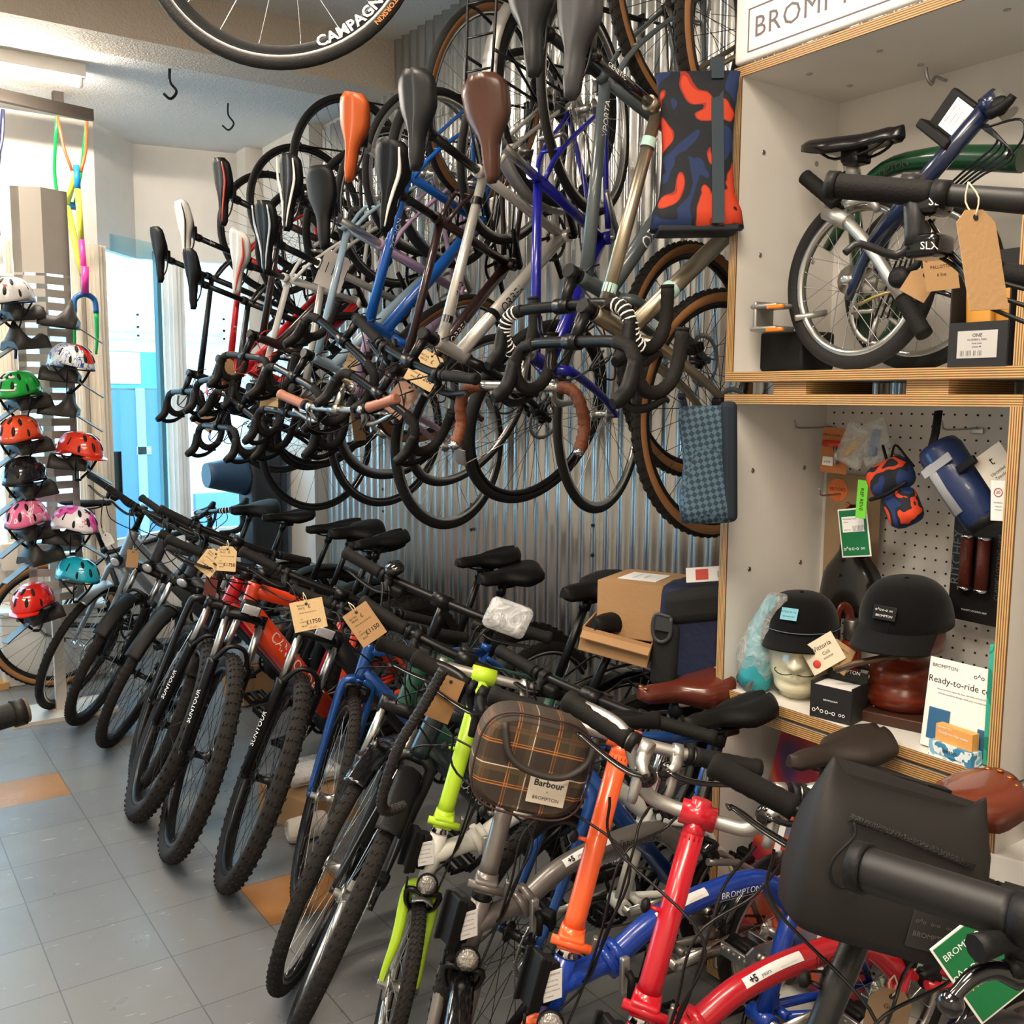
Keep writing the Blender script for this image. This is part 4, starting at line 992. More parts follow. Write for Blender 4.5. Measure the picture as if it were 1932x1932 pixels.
# steel wall hooks that carry the rear wheels
for i, k in enumerate(HB_):
    root, P, S, fr = HB_[k]; q = root.matrix_world @ P['ra']; R = TYPES[POSE[k][0]]['R']; top = V((q.x, q.y, q.z+R-.03)); zc = ZC if q.y < 4.67 else ZB if q.y < 4.94 else ZF
    b = MB(); h = top; ax = (root.matrix_world.to_3x3() @ V((0, 1, 0))).normalized()
    b.tube([V((2.475, h.y, h.z+.02)), V((h.x+.03, h.y, h.z+.015)), h+V((-.012, 0, .0)), h+V((-.03, 0, .03))], .005, 7, smooth=3); b.rbox((2.468, h.y, h.z+.0), (.008, .03, .09), .003)
    tag(b.build('wall_hook', BLK), 'steel wall hook holding the rear wheel of the ' + root['label'].split(' with ')[0].split(' nearest')[0], 'hook', 'hooks carrying the hung bicycles')

# floor row
park('F1', 'silver city bicycle with a silver mudguard, farthest in the floor row', P_SGREY, step=True, guards=True, guard_m=SILB, g0=72, g1=110, tyre='block', rim='track', lamp='round', fork_m=P_SGREY, kick=True, saddle='wide', bar=dict(rise_b=.03))
park('F2', 'dark grey electric bicycle with short black mudguard beside the silver one', P_GREY if 0 else mat('charcoal_paint', '#34363a', .45), sus=True, tyre='block', guards=True, g0=55, g1=100, lamp='round', kick=True, saddle='mid', battery=True, rim='black')
park('F3', 'black electric bicycle with ribbed front mudguard, third along the floor row', mat('charcoal_paint_blue', '#2d3136', .45), sus=True, tyre='block', guards=True, g0=55, g1=105, lamp='round', kick=True, saddle='mid', motor=True)
park('F3b', 'black hybrid bicycle mostly hidden behind the knobbly tyre with round headlamp', P_BLACK, tyre='block', lamp='round', sus=False, kick=True, saddle='wide', guards=True, g0=60, g1=105)
park('F4', 'red electric mountain bicycle with a wide knobbly front tyre', P_RED, sus=True, tyre='knobby', kick=True, saddle='mid', motor=True, fork_txt='SUNTOUR', tr=.032)
park('F5', 'orange electric mountain bicycle with square headlamp and white lettering', P_ORANGE, sus=True, tyre='knobby', lamp='square', kick=True, saddle='mid', motor=True, fork_txt='SUNTOUR', decals=[('dt', 'CANNONDALE', .058, WHT, .48)], dt=.082, tt=.05)
park('F6', 'black mountain bicycle with square headlamp next to the blue rigid fork', P_BLACK, sus=True, tyre='knobby', lamp='square', kick=True, saddle='mid', motor=True, fork_txt='SUNTOUR', dt=.075)
park('F7', 'metallic blue bicycle with a slim blue rigid fork', P_FBLUE, tyre='block', fork_m=P_FBLUE, rim='track', kick=True, saddle='wide', disc=False, brk=BLK)
park('F8', 'dark green city bicycle with black fork and long black mudguard', P_GREEN, sus=True, tyre='block', guards=True, g0=74, g1=120, guard_m=BLKG, bell=True, kick=True, saddle='wide', rack=True, rim='track')
park('F9', 'dark teal city bicycle with pointed black mudguard beside the lime folding bicycle', P_TEAL, tyre='block', fork_m=P_BLACK, guards=True, g0=74, g1=120, guard_m=BLKM, kick=True, saddle='wide', rack=True, rim='silver', disc=True, decals=[('dt', 'CANNONDALE', .036, WHT, .5)])
# gravel bicycle facing the wall by the window
Rm = Mx.Rotation(R_(-3), 3, 'Z') @ Mx.Rotation(R_(-4), 3, 'X')
bicycle('bicycle', 'gravel', Mx.Translation((.97, 5.86, 0)) @ Rm.to_4x4(), 'black gravel bicycle facing the wall under the window, tan tyre walls', P_BLACK, .2, None, tan=True, tyre='block', bar=dict(stripe=True), saddle='mid', deep=.024)
# one more blue bicycle glimpsed between the green city bicycle and the tartan bag
bicycle('bicycle', 'rigid', Mx.Translation((2.30, 1.98, 0)) @ (Mx.Rotation(R_(186), 3, 'Z') @ Mx.Rotation(R_(-6), 3, 'X')).to_4x4(), 'blue bicycle standing behind the tartan bag by the wall', P_FBLUE, .3, None, tyre='block', disc=True, saddle='wide', kick=True, fork_m=P_FBLUE)

# folding bicycles
LIME = paint('lime_paint', '#b3d82e', .4, coat=.2); FWHITE = paint('ivory_white_paint', '#d9d8ce', .4, coat=.2); RAW = mat('raw_grey_lacquer', '#77726e', .38, metal=.5, coat=.4); ORG = paint('orange_stem_paint', '#f0612c', .35); FBLU = paint('folding_blue_paint', '#123b9c', .3); FRED = paint('folding_red_paint', '#b30f22', .3)
SBLK = paint('satin_black_paint', '#1a1a1c', .4, coat=.1); LEA = mat('brown_leather', '#5a2417', .28, coat=.4, bump=.05); LEA2 = mat('honey_leather', '#6a2c17', .3, coat=.4)
FG = 'folding bicycles in the near end of the row'
def fold(k, label, m, **o):
    kind = POSE[k][0]; a = [float(x) for x in kind.split(':')[1:]]; M, st = floor_pose(k)
    return folding_bike('folding_bicycle', M, label, m, st, SL=a[0], Mh=a[1] if len(a) > 1 else 0, group=FG, **o)
FB = {}
FB['B1'] = fold('B1', 'folding bicycle with lime stem, lime fork and white main tube', FWHITE, stem_m=LIME, fork_m=LIME, plate='DEMO BIKE', leather=LEA, fguard=SILB, g0=100, tread=True, bar=dict(gripm=mat('foam_grip', '#141211', .85, spec=.25)), post_m=CHR)
FB['B2'] = fold('B2', 'raw grey folding bicycle with black bars behind the tartan bag', RAW, rear_m=RAW, sticker=True, bar=dict(barm=BLK, leverbody=BLKM, gripm=_M['foam_grip']), post_m=BLK, hs_m=BLK)
FB['B3'] = fold('B3', 'blue folding bicycle with an orange stem and orange fork', FBLU, stem_m=ORG, fork_m=ORG, rear_m=FBLU, txt_m=WHT, sticker=True, saddle_m=mat('brown_saddle_cover', '#2a211b', .6), post_m=BLK)
FB['B4'] = fold('B4', 'red folding bicycle with curved silver bars', FRED, sticker=True, leather=LEA2, post_m=BLK)
FB['B5'] = fold('B5', 'satin black folding bicycle carrying the square black bag', SBLK, txt_m=SILB, bar=dict(barm=BLK, leverbody=BLKM, gripm=_M['foam_grip']), post_m=BLK, hs_m=BLK)
# ---------------------------------------------------------------- placing helpers
CR = co.matrix_world.to_3x3(); CO = V((0, 0, EYE)); RIGHT = CR @ V((1, 0, 0)); UPC = CR @ V((0, 1, 0)); BACK = CR @ V((0, 0, 1))
def rayd(px, py): return CR @ V(((px-966)/F_PX, -(py-966)/F_PX, -1))
def at(px, py, d): return CO+rayd(px, py)*d
def onx(px, py, x): r = rayd(px, py); return CO+r*(x/r.x)
def ony(px, py, y): r = rayd(px, py); return CO+r*(y/r.y)
def onz(px, py, z): r = rayd(px, py); return CO+r*((z-EYE)/r.z)
def FM(pos, n, up=(0, 0, 1), roll=0.):
    n = V(n).normalized(); up = V(up); up = (up-n*up.dot(n)).normalized(); x = up.cross(n)
    return Mx.Translation(pos) @ Mx((x, up, n)).transposed().to_4x4() @ Mx.Rotation(R_(roll), 4, 'Z')
def obj_box(name, size, m, M, r=.004, label=None, cat=None, parent=None):
    b = MB(); b.rbox((0, 0, 0), size, r); o = b.build(name, m, parent, M)
    if label: tag(o, label, cat)
    return o
NX = V((-1, 0, 0))
CLEAR = mat('clear_plastic', '#ffffff', .12, var=0); 
def film(name, tint, dens, rough=.2):
    m = bpy.data.materials.new(name); m.use_nodes = True; _M[name] = m; N = m.node_tree.nodes; L = m.node_tree.links; p = N['Principled BSDF']
    p.inputs['Base Color'].default_value = lin(tint); p.inputs['Roughness'].default_value = rough
    t = N.new('ShaderNodeBsdfTransparent'); mx = N.new('ShaderNodeMixShader'); n = N.new('ShaderNodeTexNoise'); n.inputs['Scale'].default_value = 26; n.inputs['Distortion'].default_value = 1.5
    tc = N.new('ShaderNodeTexCoord'); L.new(tc.outputs['Object'], n.inputs['Vector']); ma = N.new('ShaderNodeMath'); ma.operation = 'MULTIPLY'; L.new(n.outputs['Fac'], ma.inputs[0]); ma.inputs[1].default_value = dens*2; ma.use_clamp = True
    bp = N.new('ShaderNodeBump'); bp.inputs['Strength'].default_value = .8; bp.inputs['Distance'].default_value = .01; L.new(n.outputs['Fac'], bp.inputs['Height']); L.new(bp.outputs[0], p.inputs['Normal'])
    L.new(ma.outputs[0], mx.inputs[0]); L.new(t.outputs[0], mx.inputs[1]); L.new(p.outputs[0], mx.inputs[2]); L.new(mx.outputs[0], N['Material Output'].inputs[0]); return m
FILM = film('plastic_film', '#dfe3e2', .32); WRAP = film('bubble_wrap', '#d5d8da', .42, .15)

# ---------------------------------------------------------------- plywood display cabinets
LAM = mat('white_laminate', '#dedad3', .35, bump=.02)
def ply(name, axis):
    m = bpy.data.materials.new(name); m.use_nodes = True; _M[name] = m; N = m.node_tree.nodes; L = m.node_tree.links; b = N['Principled BSDF']; b.inputs['Roughness'].default_value = .5
    tc = N.new('ShaderNodeTexCoord'); w_ = N.new('ShaderNodeTexWave'); w_.bands_direction = axis; w_.inputs['Scale'].default_value = 62; w_.inputs['Distortion'].default_value = .5; w_.inputs['Detail'].default_value = 1; w_.inputs['Detail Scale'].default_value = .3
    L.new(tc.outputs['Object'], w_.inputs['Vector']); r = N.new('ShaderNodeValToRGB'); e = r.color_ramp.elements; e[0].position = .25; e[0].color = lin('#7a5226'); e[1].position = .6; e[1].color = lin('#d6ac72'); L.new(w_.outputs['Fac'], r.inputs[0])
    n = N.new('ShaderNodeTexNoise'); n.inputs['Scale'].default_value = 40; L.new(tc.outputs['Object'], n.inputs['Vector']); mx = N.new('ShaderNodeMix'); mx.data_type = 'RGBA'; mx.blend_type = 'MULTIPLY'; mx.inputs[0].default_value = .35; L.new(r.outputs[0], mx.inputs[6]); L.new(n.outputs['Color'], mx.inputs[7]); L.new(mx.outputs[2], b.inputs['Base Color']); return m
PLYZ, PLYY = ply('plywood_edge_flat', 'Z'), ply('plywood_edge_upright', 'Y')
CX0, CX1, CY0, CY1, TH = 1.93, 2.33, 1.03, 1.815, .024
def cabinet(label, z0, z1, lip=0., back=LAM):
    r = thing('display_cabinet', label, 'cabinet', Mx.Translation((CX0, CY0, z0))); D, W_, H_ = CX1-CX0, CY1-CY0, z1-z0
    def panel(nm, lo, hi, edge, em):
        b = MB(); b.box([(a+c)/2 for a, c in zip(lo, hi)], [c-a for a, c in zip(lo, hi)]); p = b.build(nm, LAM, r)
        b = MB(); b.box([(a+c)/2 for a, c in zip(*edge)], [c-a for a, c in zip(*edge)]); b.build('plywood_edge', em, p); return p
    panel('bottom_panel', (.003, 0, 0), (D, W_, TH), ((0-.0, -.0005, -.0005), (.004, W_+.0005, TH+.0005)), PLYZ)
    tp = panel('top_panel', (.003-lip, -lip, H_-TH), (D, W_+lip, H_), ((-lip, -lip-.0005, H_-TH-.0005), (.004-lip, W_+lip+.0005, H_+.0005)), PLYZ)
    s1 = panel('side_panel', (.003, W_-TH, TH), (D, W_, H_-TH), ((0, W_-TH-.0005, TH), (.004, W_+.0005, H_-TH)), PLYY)
    panel('side_panel', (.003, 0, TH), (D, TH, H_-TH), ((0, -.0005, TH), (.004, TH+.0005, H_-TH)), PLYY)
    b = MB(); b.box((D-.006, W_/2, H_/2), (.012, W_-2*TH, H_-2*TH)); b.cur = 1
    for i in range(24 if back is None else 0):
        for k in range(24): b.lathe([(.0030, 0), (.0030, .0012)], 6, o=(D-.012, .045+i*.0300, .045+k*.0310), ax=(-1, 0, 0))
    bk = b.build('back_panel', [LAM, mat('dark_hole', '#241f1c', .9, var=0)], r)
    for x in (.09, .30):
        for z in (.42, .75): b = MB(); b.lathe([(.007, 0), (.006, .002), (.002, .0022)], 12, o=(x, W_-TH, z*H_), ax=(0, -1, 0)); b.build('cam_bolt', STEEL, s1)
    for y in (.15, .45, .65):
        for x in (.12, .28): b = MB(); b.lathe([(.008, 0), (.007, .002), (.002, .0022)], 12, o=(x, y, H_-TH), ax=(0, 0, -1)); b.build('cam_bolt', STEEL, tp)
    return r, bk
CB = [(.03, .815), (.827, 1.633), (1.665, 2.445)]
cabinet('white plywood-edged display cabinet, lowest of the stack, holding a poster', *CB[0], lip=.0)
mid, bk = cabinet('white plywood-edged display cabinet with pegboard, middle of the stack', *CB[1], back=None)
cabinet('white plywood-edged display cabinet holding the folded bicycle, top of the stack', *CB[2])
for i, (y, z, d) in enumerate(((1.25, .815, .012), (1.62, .815, .012), (1.25, 1.633, .032), (1.62, 1.633, .032))):
    b = MB(); b.box((2.08, y, z+d/2), (.26, .10, d-.0006)); tag(b.build('spacer_block', PLYZ), 'plywood spacer block between the stacked cabinets, ' + ('under the top one' if i > 1 else 'under the middle one') + (' towards the hung bicycles' if i % 2 else ' towards the dark clothing'), 'block')
# plinth for the lowest cabinet and header sign
b = MB(); b.box((2.13, 1.42, .015), (.36, .70, .03)); tag(b.build('cabinet_plinth', PLYZ), 'plywood plinth under the lowest display cabinet', 'plinth')
b = MB(); b.rbox((0, 0, 0), (1.2, .42, .018), .03)
sg = thing('header_sign', 'white header board with framed grey lettering above the cabinets', 'sign', FM((1.935, 1.815-.60, 2.445+.215), NX)); b.build('board', mat('sign_white', '#efece8', .4), sg)
GLT = mat('grey_sign_print', '#6b6064', .5, var=0)
texts([('BROMPTON', .070, 0, 0, dict(spacing=1.08))], GLT, Mx.Translation((-.335, -.138, .0096)), sg)
b = MB()
for c, s in (((-.335, -.088, .0098), (.44, .003, .001)), ((-.335, -.188, .0098), (.44, .003, .001)), ((-.5535, -.138, .0098), (.003, .1, .001)), ((-.1165, -.138, .0098), (.003, .1, .001))): b.box(c, s)
b.build('sign_border', GLT, sg)

# ---------------------------------------------------------------- folded bicycle in the top cabinet
NAVY = paint('navy_paint', '#14213f', .25); DGRN = paint('racing_green_paint', '#0c3b22', .3)
def folded(label):
    r = thing('folded_bicycle', label, 'bicycle', Mx.Translation((2.10, 1.45, CB[2][0]+TH)))
    IV = r.matrix_world.inverted(); W3 = lambda p: IV @ p
    wk = dict(R=.208, tr=.0185, tyre='slick', rim='silver', deep=.018)
    def whl(px, py, x, tw, nm):
        c = W3(onx(px, py, x)); c.z = .210; put_wheel(r, Mx.Translation(c) @ Mx.Rotation(R_(90+tw), 4, 'Z'), nm, **wk); return c
    c1 = whl(1618, 535, 2.02, -2, 'front_wheel'); c2 = whl(1735, 535, 2.17, 0, 'rear_wheel')
    q = lambda px, py, x: W3(onx(px, py, x))
    b = MB(); b.tube([q(1600, 565, 1.985), q(1640, 470, 1.975), q(1700, 405, 1.97)], [.010, .014, .015], 10, smooth=3)
    b.tube([c1+V((.06, 0, 0)), c1+V((.055, -.03, .10)), c1+V((.0, -.09, .19))], [.009, .013, .015], 8, smooth=3)
    b.tube([q(1680, 425, 1.985), q(1715, 385, 1.985)], .021, 14); b.build('fork', NAVY, r)
    b = MB(); b.tube([q(1650, 460, 1.96), q(1740, 345, 1.955), q(1870, 195, 1.95)], [.021, .020, .019], 14); b.tube([q(1860, 205, 1.95), q(1885, 185, 1.95)], .024, 14); st = b.build('stem', NAVY, r)
    b = MB(); b.tube([q(1560, 400, 1.97), q(1600, 420, 1.965)], .019, 12); b.tube([q(1590, 410, 1.965), q(1640, 465, 1.96), q(1700, 560, 1.955)], .0135, 12, smooth=3); hb = b.build('handlebar', SILB, r)
    for a, e in (((1580, 385), (1518, 333)), ((1695, 550), (1745, 632))):
        b = MB(); p0, p1 = q(*a, 1.965), q(*e, 1.955); b.tube([p0.lerp(p1, i/14) for i in range(15)], [.0178+(.0007 if i % 2 else 0) for i in range(15)], 12); b.build('grip', GRIPM, hb)
    b = MB(); p = q(1700, 525, 1.945); b.lathe([(.004, 0), (.022, .002), (.024, .012), (.020, .020), (.008, .024)], 18, o=p, ax=NX+V((0, -.2, .1))); b.tube([p, q(1730, 500, 1.95), q(1735, 480, 1.95)], .009, 8); b.build('shift_pod', BLKM, r)
    b = MB(); b.tube([p, q(1760, 545, 1.95), q(1800, 560, 1.95)], [.008, .006, .005], 7, smooth=2); b.build('brake_lever', BLKG, r)
    b = MB(); b.tube([q(1560, 470, 2.12), q(1650, 335, 2.14), q(1760, 300, 2.15), q(1930, 300, 2.16)], [.012, .020, .027, .030], 14, smooth=5); mf = b.build('main_frame', DGRN, r)
    b = MB(); b.tube([q(1665, 470, 2.1), q(1690, 590, 2.1), q(1650, 660, 2.1)], .010, 8, smooth=3); b.tube([q(1600, 325, 2.12), q(1610, 400, 2.12), q(1640, 640, 2.14)], .018, 12); b.build('rear_triangle', DGRN, r)
    wrap_text('MPTON', .022, DRK, q(1655, 334, 2.14), q(1740, 305, 2.15), .0275, NX, mf, flip=False)
    b = MB(); b.tube([q(1603, 300, 2.12), q(1612, 340, 2.12)], .019, 12); b.tube([q(1608, 330, 2.12), q(1620, 600, 2.14)], .0155, 12); b.build('seatpost', SILB, r)
    sp = q(1625, 262, 2.10); SM = Mx.Translation(sp) @ Mx.Rotation(R_(-98), 4, 'Z')
    sd = put('saddle', shared('saddle:mid', lambda: saddle_b(.275, .078, .026, .024, .020, True, 0), [mat('gloss_black_saddle', '#141416', .25)]), r, SM); put('saddle_rail', shared('saddle_rail', rails_b, [BLK]), sd)
    b = MB(); b.rbox(q(1612, 292, 2.10), (.05, .05, .04), .008); b.build('saddle_clamp', BLKM, r)
    b = MB(); p = q(1838, 205, 1.955); 
    b.M = FM(q(1800, 218, 1.955), NX, (0, .75, .66)); b.rbox((0, 0, 0), (.085, .075, .02), .006); b.rbox((-.045, .0, .01), (.02, .095, .04), .005); bl = b.build('carrier_block', BLKM, r)
    b = MB(); b.M = FM(q(1803, 226, 1.94), NX, (0, .75, .66)); b.box((.004, -.002, 0), (.062, .058, .002)); lb = b.build('load_label', WHT, bl)
    texts([('MAX LOAD', .007, .0, .018), ('CARRIER BLOCK', .005, 0, .006), ('LUGGAGE ONLY', .005, 0, -.004), ('10 kg', .006, 0, -.016)], REDP, b.M @ Mx.Translation((.004, 0, .0013)), lb)
    b = MB(); b.tube([q(1868, 215, 1.93), q(1895, 200, 1.92), q(1912, 180, 1.92)], [.012, .010, .008], 8, smooth=2); b.ball(q(1886, 200, 1.93), .02, 12, (.6, 1, 1)); b.build('hinge_lever', BLKM, r)
    b = MB(); b.tube([q(1878, 180, 1.955), q(1905, 215, 1.955)], .018, 12); b.build('hinge_clamp', SILB, r)
    b = MB(); b.tube([q(1500, 600, 2.0), q(1560, 590, 2.06)], .008, 8)
    for s in (-1, 1): b.rbox(q(1457, 600, 1.985)+V((0, 0, s*.028)), (.075, .085, .012), .005)
    b.rbox(q(1440, 596, 1.985), (.07, .012, .07), .005); b.build('pedal', SILB, r)
    for s in (-1, 1): b = MB(); b.rbox(q(1462, 600, 1.945)+V((0, 0, s*.028)), (.012, .05, .010), .003); b.build('pedal_reflector', AMB, r)
    b = MB(); cc = q(1660, 585, 2.06); b.M = Mx.Translation(cc) @ Mx.Rotation(PI/2, 4, 'Z') @ Mx.Translation((0, .045, 0)); c2b = chainring_b(.085); b.v = c2b.v; b.f = c2b.f; b.m = c2b.m; b.flat = c2b.flat; b.build('crankset', SILB, r)
    b = MB(); b.tube([q(1620, 575, 1.97), q(1650, 560, 1.965), q(1690, 548, 1.965)], .004, 5, smooth=2); b.build('chain', GOLD, r)
    b = MB()
    for k in range(5): b.tube([q(1862-k*4, 235, 1.95), q(1880+k*8, 270+k*6, 1.96), q(1800+k*10, 340, 2.0), q(1720+k*8, 430, 2.02), q(1650+k*12, 600, 2.03)], .0027, 5, smooth=5)
    b.tube([q(1860, 240, 1.95), q(1925, 225, 1.95), q(1930, 260, 1.96), q(1900, 300, 1.98)], .0027, 5, smooth=5); b.build('cable', CABLE, r)
    b = MB()
    for s in (-1, 1): b.tube([q(1595, 385, 1.97), q(1620+s*18, 375, 1.98), q(1632+s*26, 398, 1.99)], [.012, .012, .008], 8, smooth=3)
    b.build('brake_caliper', SILB, r)
    return r
folded('folded bicycle with navy stem, green frame and silver bars in the top cabinet')
obj_box('speaker', (.13, .16, .10), BLKM, Mx.Translation((2.10, 1.735, CB[2][0]+TH+.055)), .01, 'black speaker box behind the folded bicycle wheel', 'speaker')
hk = MB(); p = onx(1785, 152, 2.318); hk.tube([p, p+V((-.045, 0, 0)), p+V((-.06, 0, -.02)), p+V((-.075, .004, .0)), p+V((-.075, .008, .035)), p+V((-.05, .012, .05))], .0042, 8, smooth=4); tag(hk.build('screw_hook', STEEL), 'steel screw hook in the back of the top cabinet', 'hook')
# open black carton with inner tubes
tc_ = thing('carton', 'black open carton of yellow inner tubes with a pale stock label', 'box', Mx.Translation((2.0, 1.13, CB[2][0]+TH)))
b = MB(); w2, d2, h2 = .125, .14, .19
for c, s in (((0, 0, .003), (d2, w2, .004)), ((d2/2, 0, h2/2+.03), (.003, w2, h2+.06)), ((0, w2/2, h2/2), (d2, .003, h2)), ((0, -w2/2, h2/2), (d2, .003, h2)), ((-d2/2, 0, .045), (.003, w2, .09))): b.box(c, s)
b.build('body', mat('black_card', '#1a191b', .6), tc_)
b = MB(); b.M = FM((-d2/2-.0022, 0, .045), NX); b.box((0, 0, 0), (.085, .055, .001)); lb = b.build('stock_label', mat('grey_label', '#b9b7b4', .6), tc_)
texts([('ONE', .010, 0, .018), ('10-12MM x 700C', .006, 0, .009), ('Inner tube', .005, 0, .002), ('presta 48', .005, 0, -.005), ('||| |||| || |||', .012, -.012, -.017)], DRK, b.M @ Mx.Translation((0, 0, .001)), lb)
for i in range(4):
    b = MB(); b.rbox((-.03+i*.028, .02-.03*(i % 2), .085), (.02, .055, .15), .006, Mx.Rotation(.06*(i-1), 3, 'X')); b.build('inner_tube_packet', mat('amber_packet', '#c98f3a', .4), tc_)

# ---------------------------------------------------------------- things in the middle cabinet
ZM = CB[1][0]+TH
CREAMH = mat('cream_glazed_head', '#d9d3b4', .25, coat=.4); NOIR = mat('black_cotton', '#070708', .9, spec=.2, sheen=.1, bump=.2, bscale=300)
def head_b(sc=1., plain=False, zc=.20, zt=.66):
    b = MB(); K = 26; n = 28; R = []
    def rad(z, a):   # z 0..1 chin-neck .. crown ; a angle, 0 = face
        f = math.cos(a)
        w_ = {0: .052, .08: .050, .2: .052, .30: .066, .42: .080, .55: .086, .7: .088, .85: .076, .94: .052, 1: .006}
        ks = sorted(w_); r = .05
        for i in range(len(ks)-1):
            if ks[i] <= z <= ks[i+1]: t = (z-ks[i])/(ks[i+1]-ks[i]); t = t*t*(3-2*t); r = w_[ks[i]]*(1-t)+w_[ks[i+1]]*t
        ell = 1+.13*abs(f)**2
        r *= ell
        if not plain and f > 0:
            s = math.sin(a)
            r += .020*math.exp(-((z-.30)/.05)**2)*max(0, f)**3          # chin
            r += .034*math.exp(-((z-.475)/.035)**2-(s/.17)**2)+.022*math.exp(-((z-.53)/.05)**2-(s/.13)**2)   # nose
            r += .014*math.exp(-((z-.375)/.018)**2-(s/.33)**2)+.010*math.exp(-((z-.405)/.014)**2-(s/.3)**2)          # lips
            r -= .011*math.exp(-((z-.56)/.035)**2-((abs(s)-.38)/.17)**2)      # eye sockets
            r += .009*math.exp(-((z-.62)/.03)**2)*f                           # brow
        if z < .25: r *= .95
        return r
    for i in range(K+1):
        z = zc+(zt-zc)*i/K; R.append([V((rad(z, 2*PI*j/n)*math.cos(2*PI*j/n)+.012*min(1, z*3), rad(z, 2*PI*j/n)*.86*math.sin(2*PI*j/n), z*.27))*sc for j in range(n)])
    b.rings(R)
    if not plain:
        for s in (-1, 1): b.tube([(.005*sc, s*.078*sc, .12*sc), (-.004*sc, s*.088*sc, .135*sc), (-.002*sc, s*.088*sc, .16*sc), (.008*sc, s*.08*sc, .165*sc)], .008*sc, 7, smooth=3)
    return b
def cap_b(R0=.098, H=.09, brim=.07, seams=6, droop=.018, bw=1.0):
    b = MB(); n = 36; K = 9; R = []
    for i in range(K+1):
        t = i/K; r = R0*math.cos(t*PI/2)**.62 if t < 1 else .002
        R.append([V((r*1.12*math.cos(2*PI*j/n), r*math.sin(2*PI*j/n), H*math.sin(t*PI/2)**1.0))*(1) for j in range(n)])
    b.rings(R); b.ball((0, 0, H), .007, 8, (1, 1, .6)); crown = b
    b = MB(); up = []; lo = []
    m_ = 15
    rows = []
    for k in range(5):
        t = k/4; row = []
        for j in range(m_):
            a = (-1+2*j/(m_-1))*R_(62)*bw; r0 = V((R0*1.12*math.cos(a), R0*math.sin(a), .004)); ext = brim*math.cos(a*.9)**.7 if abs(a*.9) < PI/2 else 0
            row.append(r0+V((ext*t, 0, -droop*t-.05*abs(math.sin(a))**2*brim/.07*.35*t)))
        rows.append(row)
    b.rings(rows, closed=False, caps=False); b.rings([[p-V((0, 0, .003)) for p in r_] for r_ in reversed(rows)], closed=False, caps=False); return crown, b
def logo_bikes(y, s): return [('o^o', s, -s*1.6, y), ('o-o', s, 0, y), ('oo', s*.8, s*1.5, y)]
hy = onx(1500, 1300, 2.07); hM = Mx.Translation((2.07, hy.y-.01, ZM)) @ Mx.Rotation(R_(214), 4, 'Z')
mh_ = thing('mannequin_head', 'cream glazed mannequin head with a thin drawn moustache', 'mannequin head', hM); hd = head_b(1.).build('head', CREAMH, mh_, Mx.Translation((0, 0, -.069)) @ Mx.Diagonal((1.1, 1.1, 1.3, 1)))
b = MB()
for s in (-1, 1): b.tube([(.119, s*.006, .116), (.116, s*.022, .113), (.104, s*.038, .113), (.095, s*.047, .118), (.095, s*.044, .122)], .0012, 5, smooth=4)
b.build('moustache', DRK, hd)
cp = thing('cycling_cap', 'black cotton cycling cap with a square light blue patch', 'cap', hM @ Mx.Translation((.008, 0, .176)) @ Mx.Rotation(R_(2), 4, 'Y'))
c1, c2 = cap_b(.098, .095, .045, droop=.028, bw=1.25); c1.build('crown', NOIR, cp); c2.build('peak', NOIR, cp)
b = MB(); b.tube([(.112*math.cos(a/10), .101*math.sin(a/10), .012) for a in range(-16, 17)], .0012, 4); b.build('piping', mat('grey_piping', '#5d6f78', .6), cp)
F_ = FM((.099, -.020, .058), (.83, -.18, .52)); b = MB(); b.M = F_; b.box((0, 0, 0), (.042, .032, .003)); pt = b.build('patch', mat('sky_blue_patch', '#6fb4c6', .5), cp)
texts(logo_bikes(.006, .009)+[('BROMPTON', .0055, 0, -.007)], DRK, F_ @ Mx.Translation((0, 0, .0018)), pt)
WOODR = ramp_mat('red_brown_wood', 'noise', 7, [(.2, '#3a130b'), (.5, '#6b2512'), (.8, '#8a3a1c')], .28, 'LINEAR', (1, 1, 5), 1.5)
ky = onx(1700, 1290, 2.12)
wb = thing('wooden_hat_block', 'dark red turned wooden hat block with a crank handle on a square base', 'hat block', Mx.Translation((2.13, ky.y, ZM)) @ Mx.Rotation(R_(195), 4, 'Z'))
b = MB(); b.rbox((.01, 0, .0135), (.20, .20, .027), .004); b.build('base', mat('old_dark_wood', '#3f2418', .45, bump=.3), wb)
b = MB(); b.lathe([(.082, .028), (.086, .036), (.090, .05), (.088, .072), (.080, .082), (.078, .09), (.082, .10), (.080, .118), (.066, .135), (.052, .146), (.050, .160), (.062, .168), (.085, .172), (.090, .20), (.088, .24), (.075, .28), (.04, .30)], 32); b.build('turned_body', WOODR, wb)
b = MB(); b.tube([(.10, .02, .175), (.13, -.07, .145), (.14, -.115, .12)], [.009, .008, .007], 9); b.lathe([(.012, -.01), (.014, 0), (.012, .01)], 12, o=(.098, .026, .178), ax=(.3, -.8, -.3)); b.build('handle', mat('dull_brass', '#6b5748', .4, metal=.7), wb)
b = MB(); b.M = FM((.112, -.01, .028), (.05, 0, 1), (1, 0, 0)); b.rbox((0, -.052, 0), (.075, .022, .002), .001); b.build('maker_plate', mat('brass_plate', '#a08a4a', .45, metal=.5, bump=.6, bscale=200), wb)
cp2 = thing('baseball_cap', 'black baseball cap with a small leather patch on the wooden block', 'cap', wb.matrix_world @ Mx.Translation((.005, 0, .235)) @ Mx.Rotation(R_(6), 4, 'Y'))
c1, c2 = cap_b(.108, .110, .080, droop=.022, bw=.95); c1.build('crown', NOIR, cp2); c2.build('peak', NOIR, cp2)
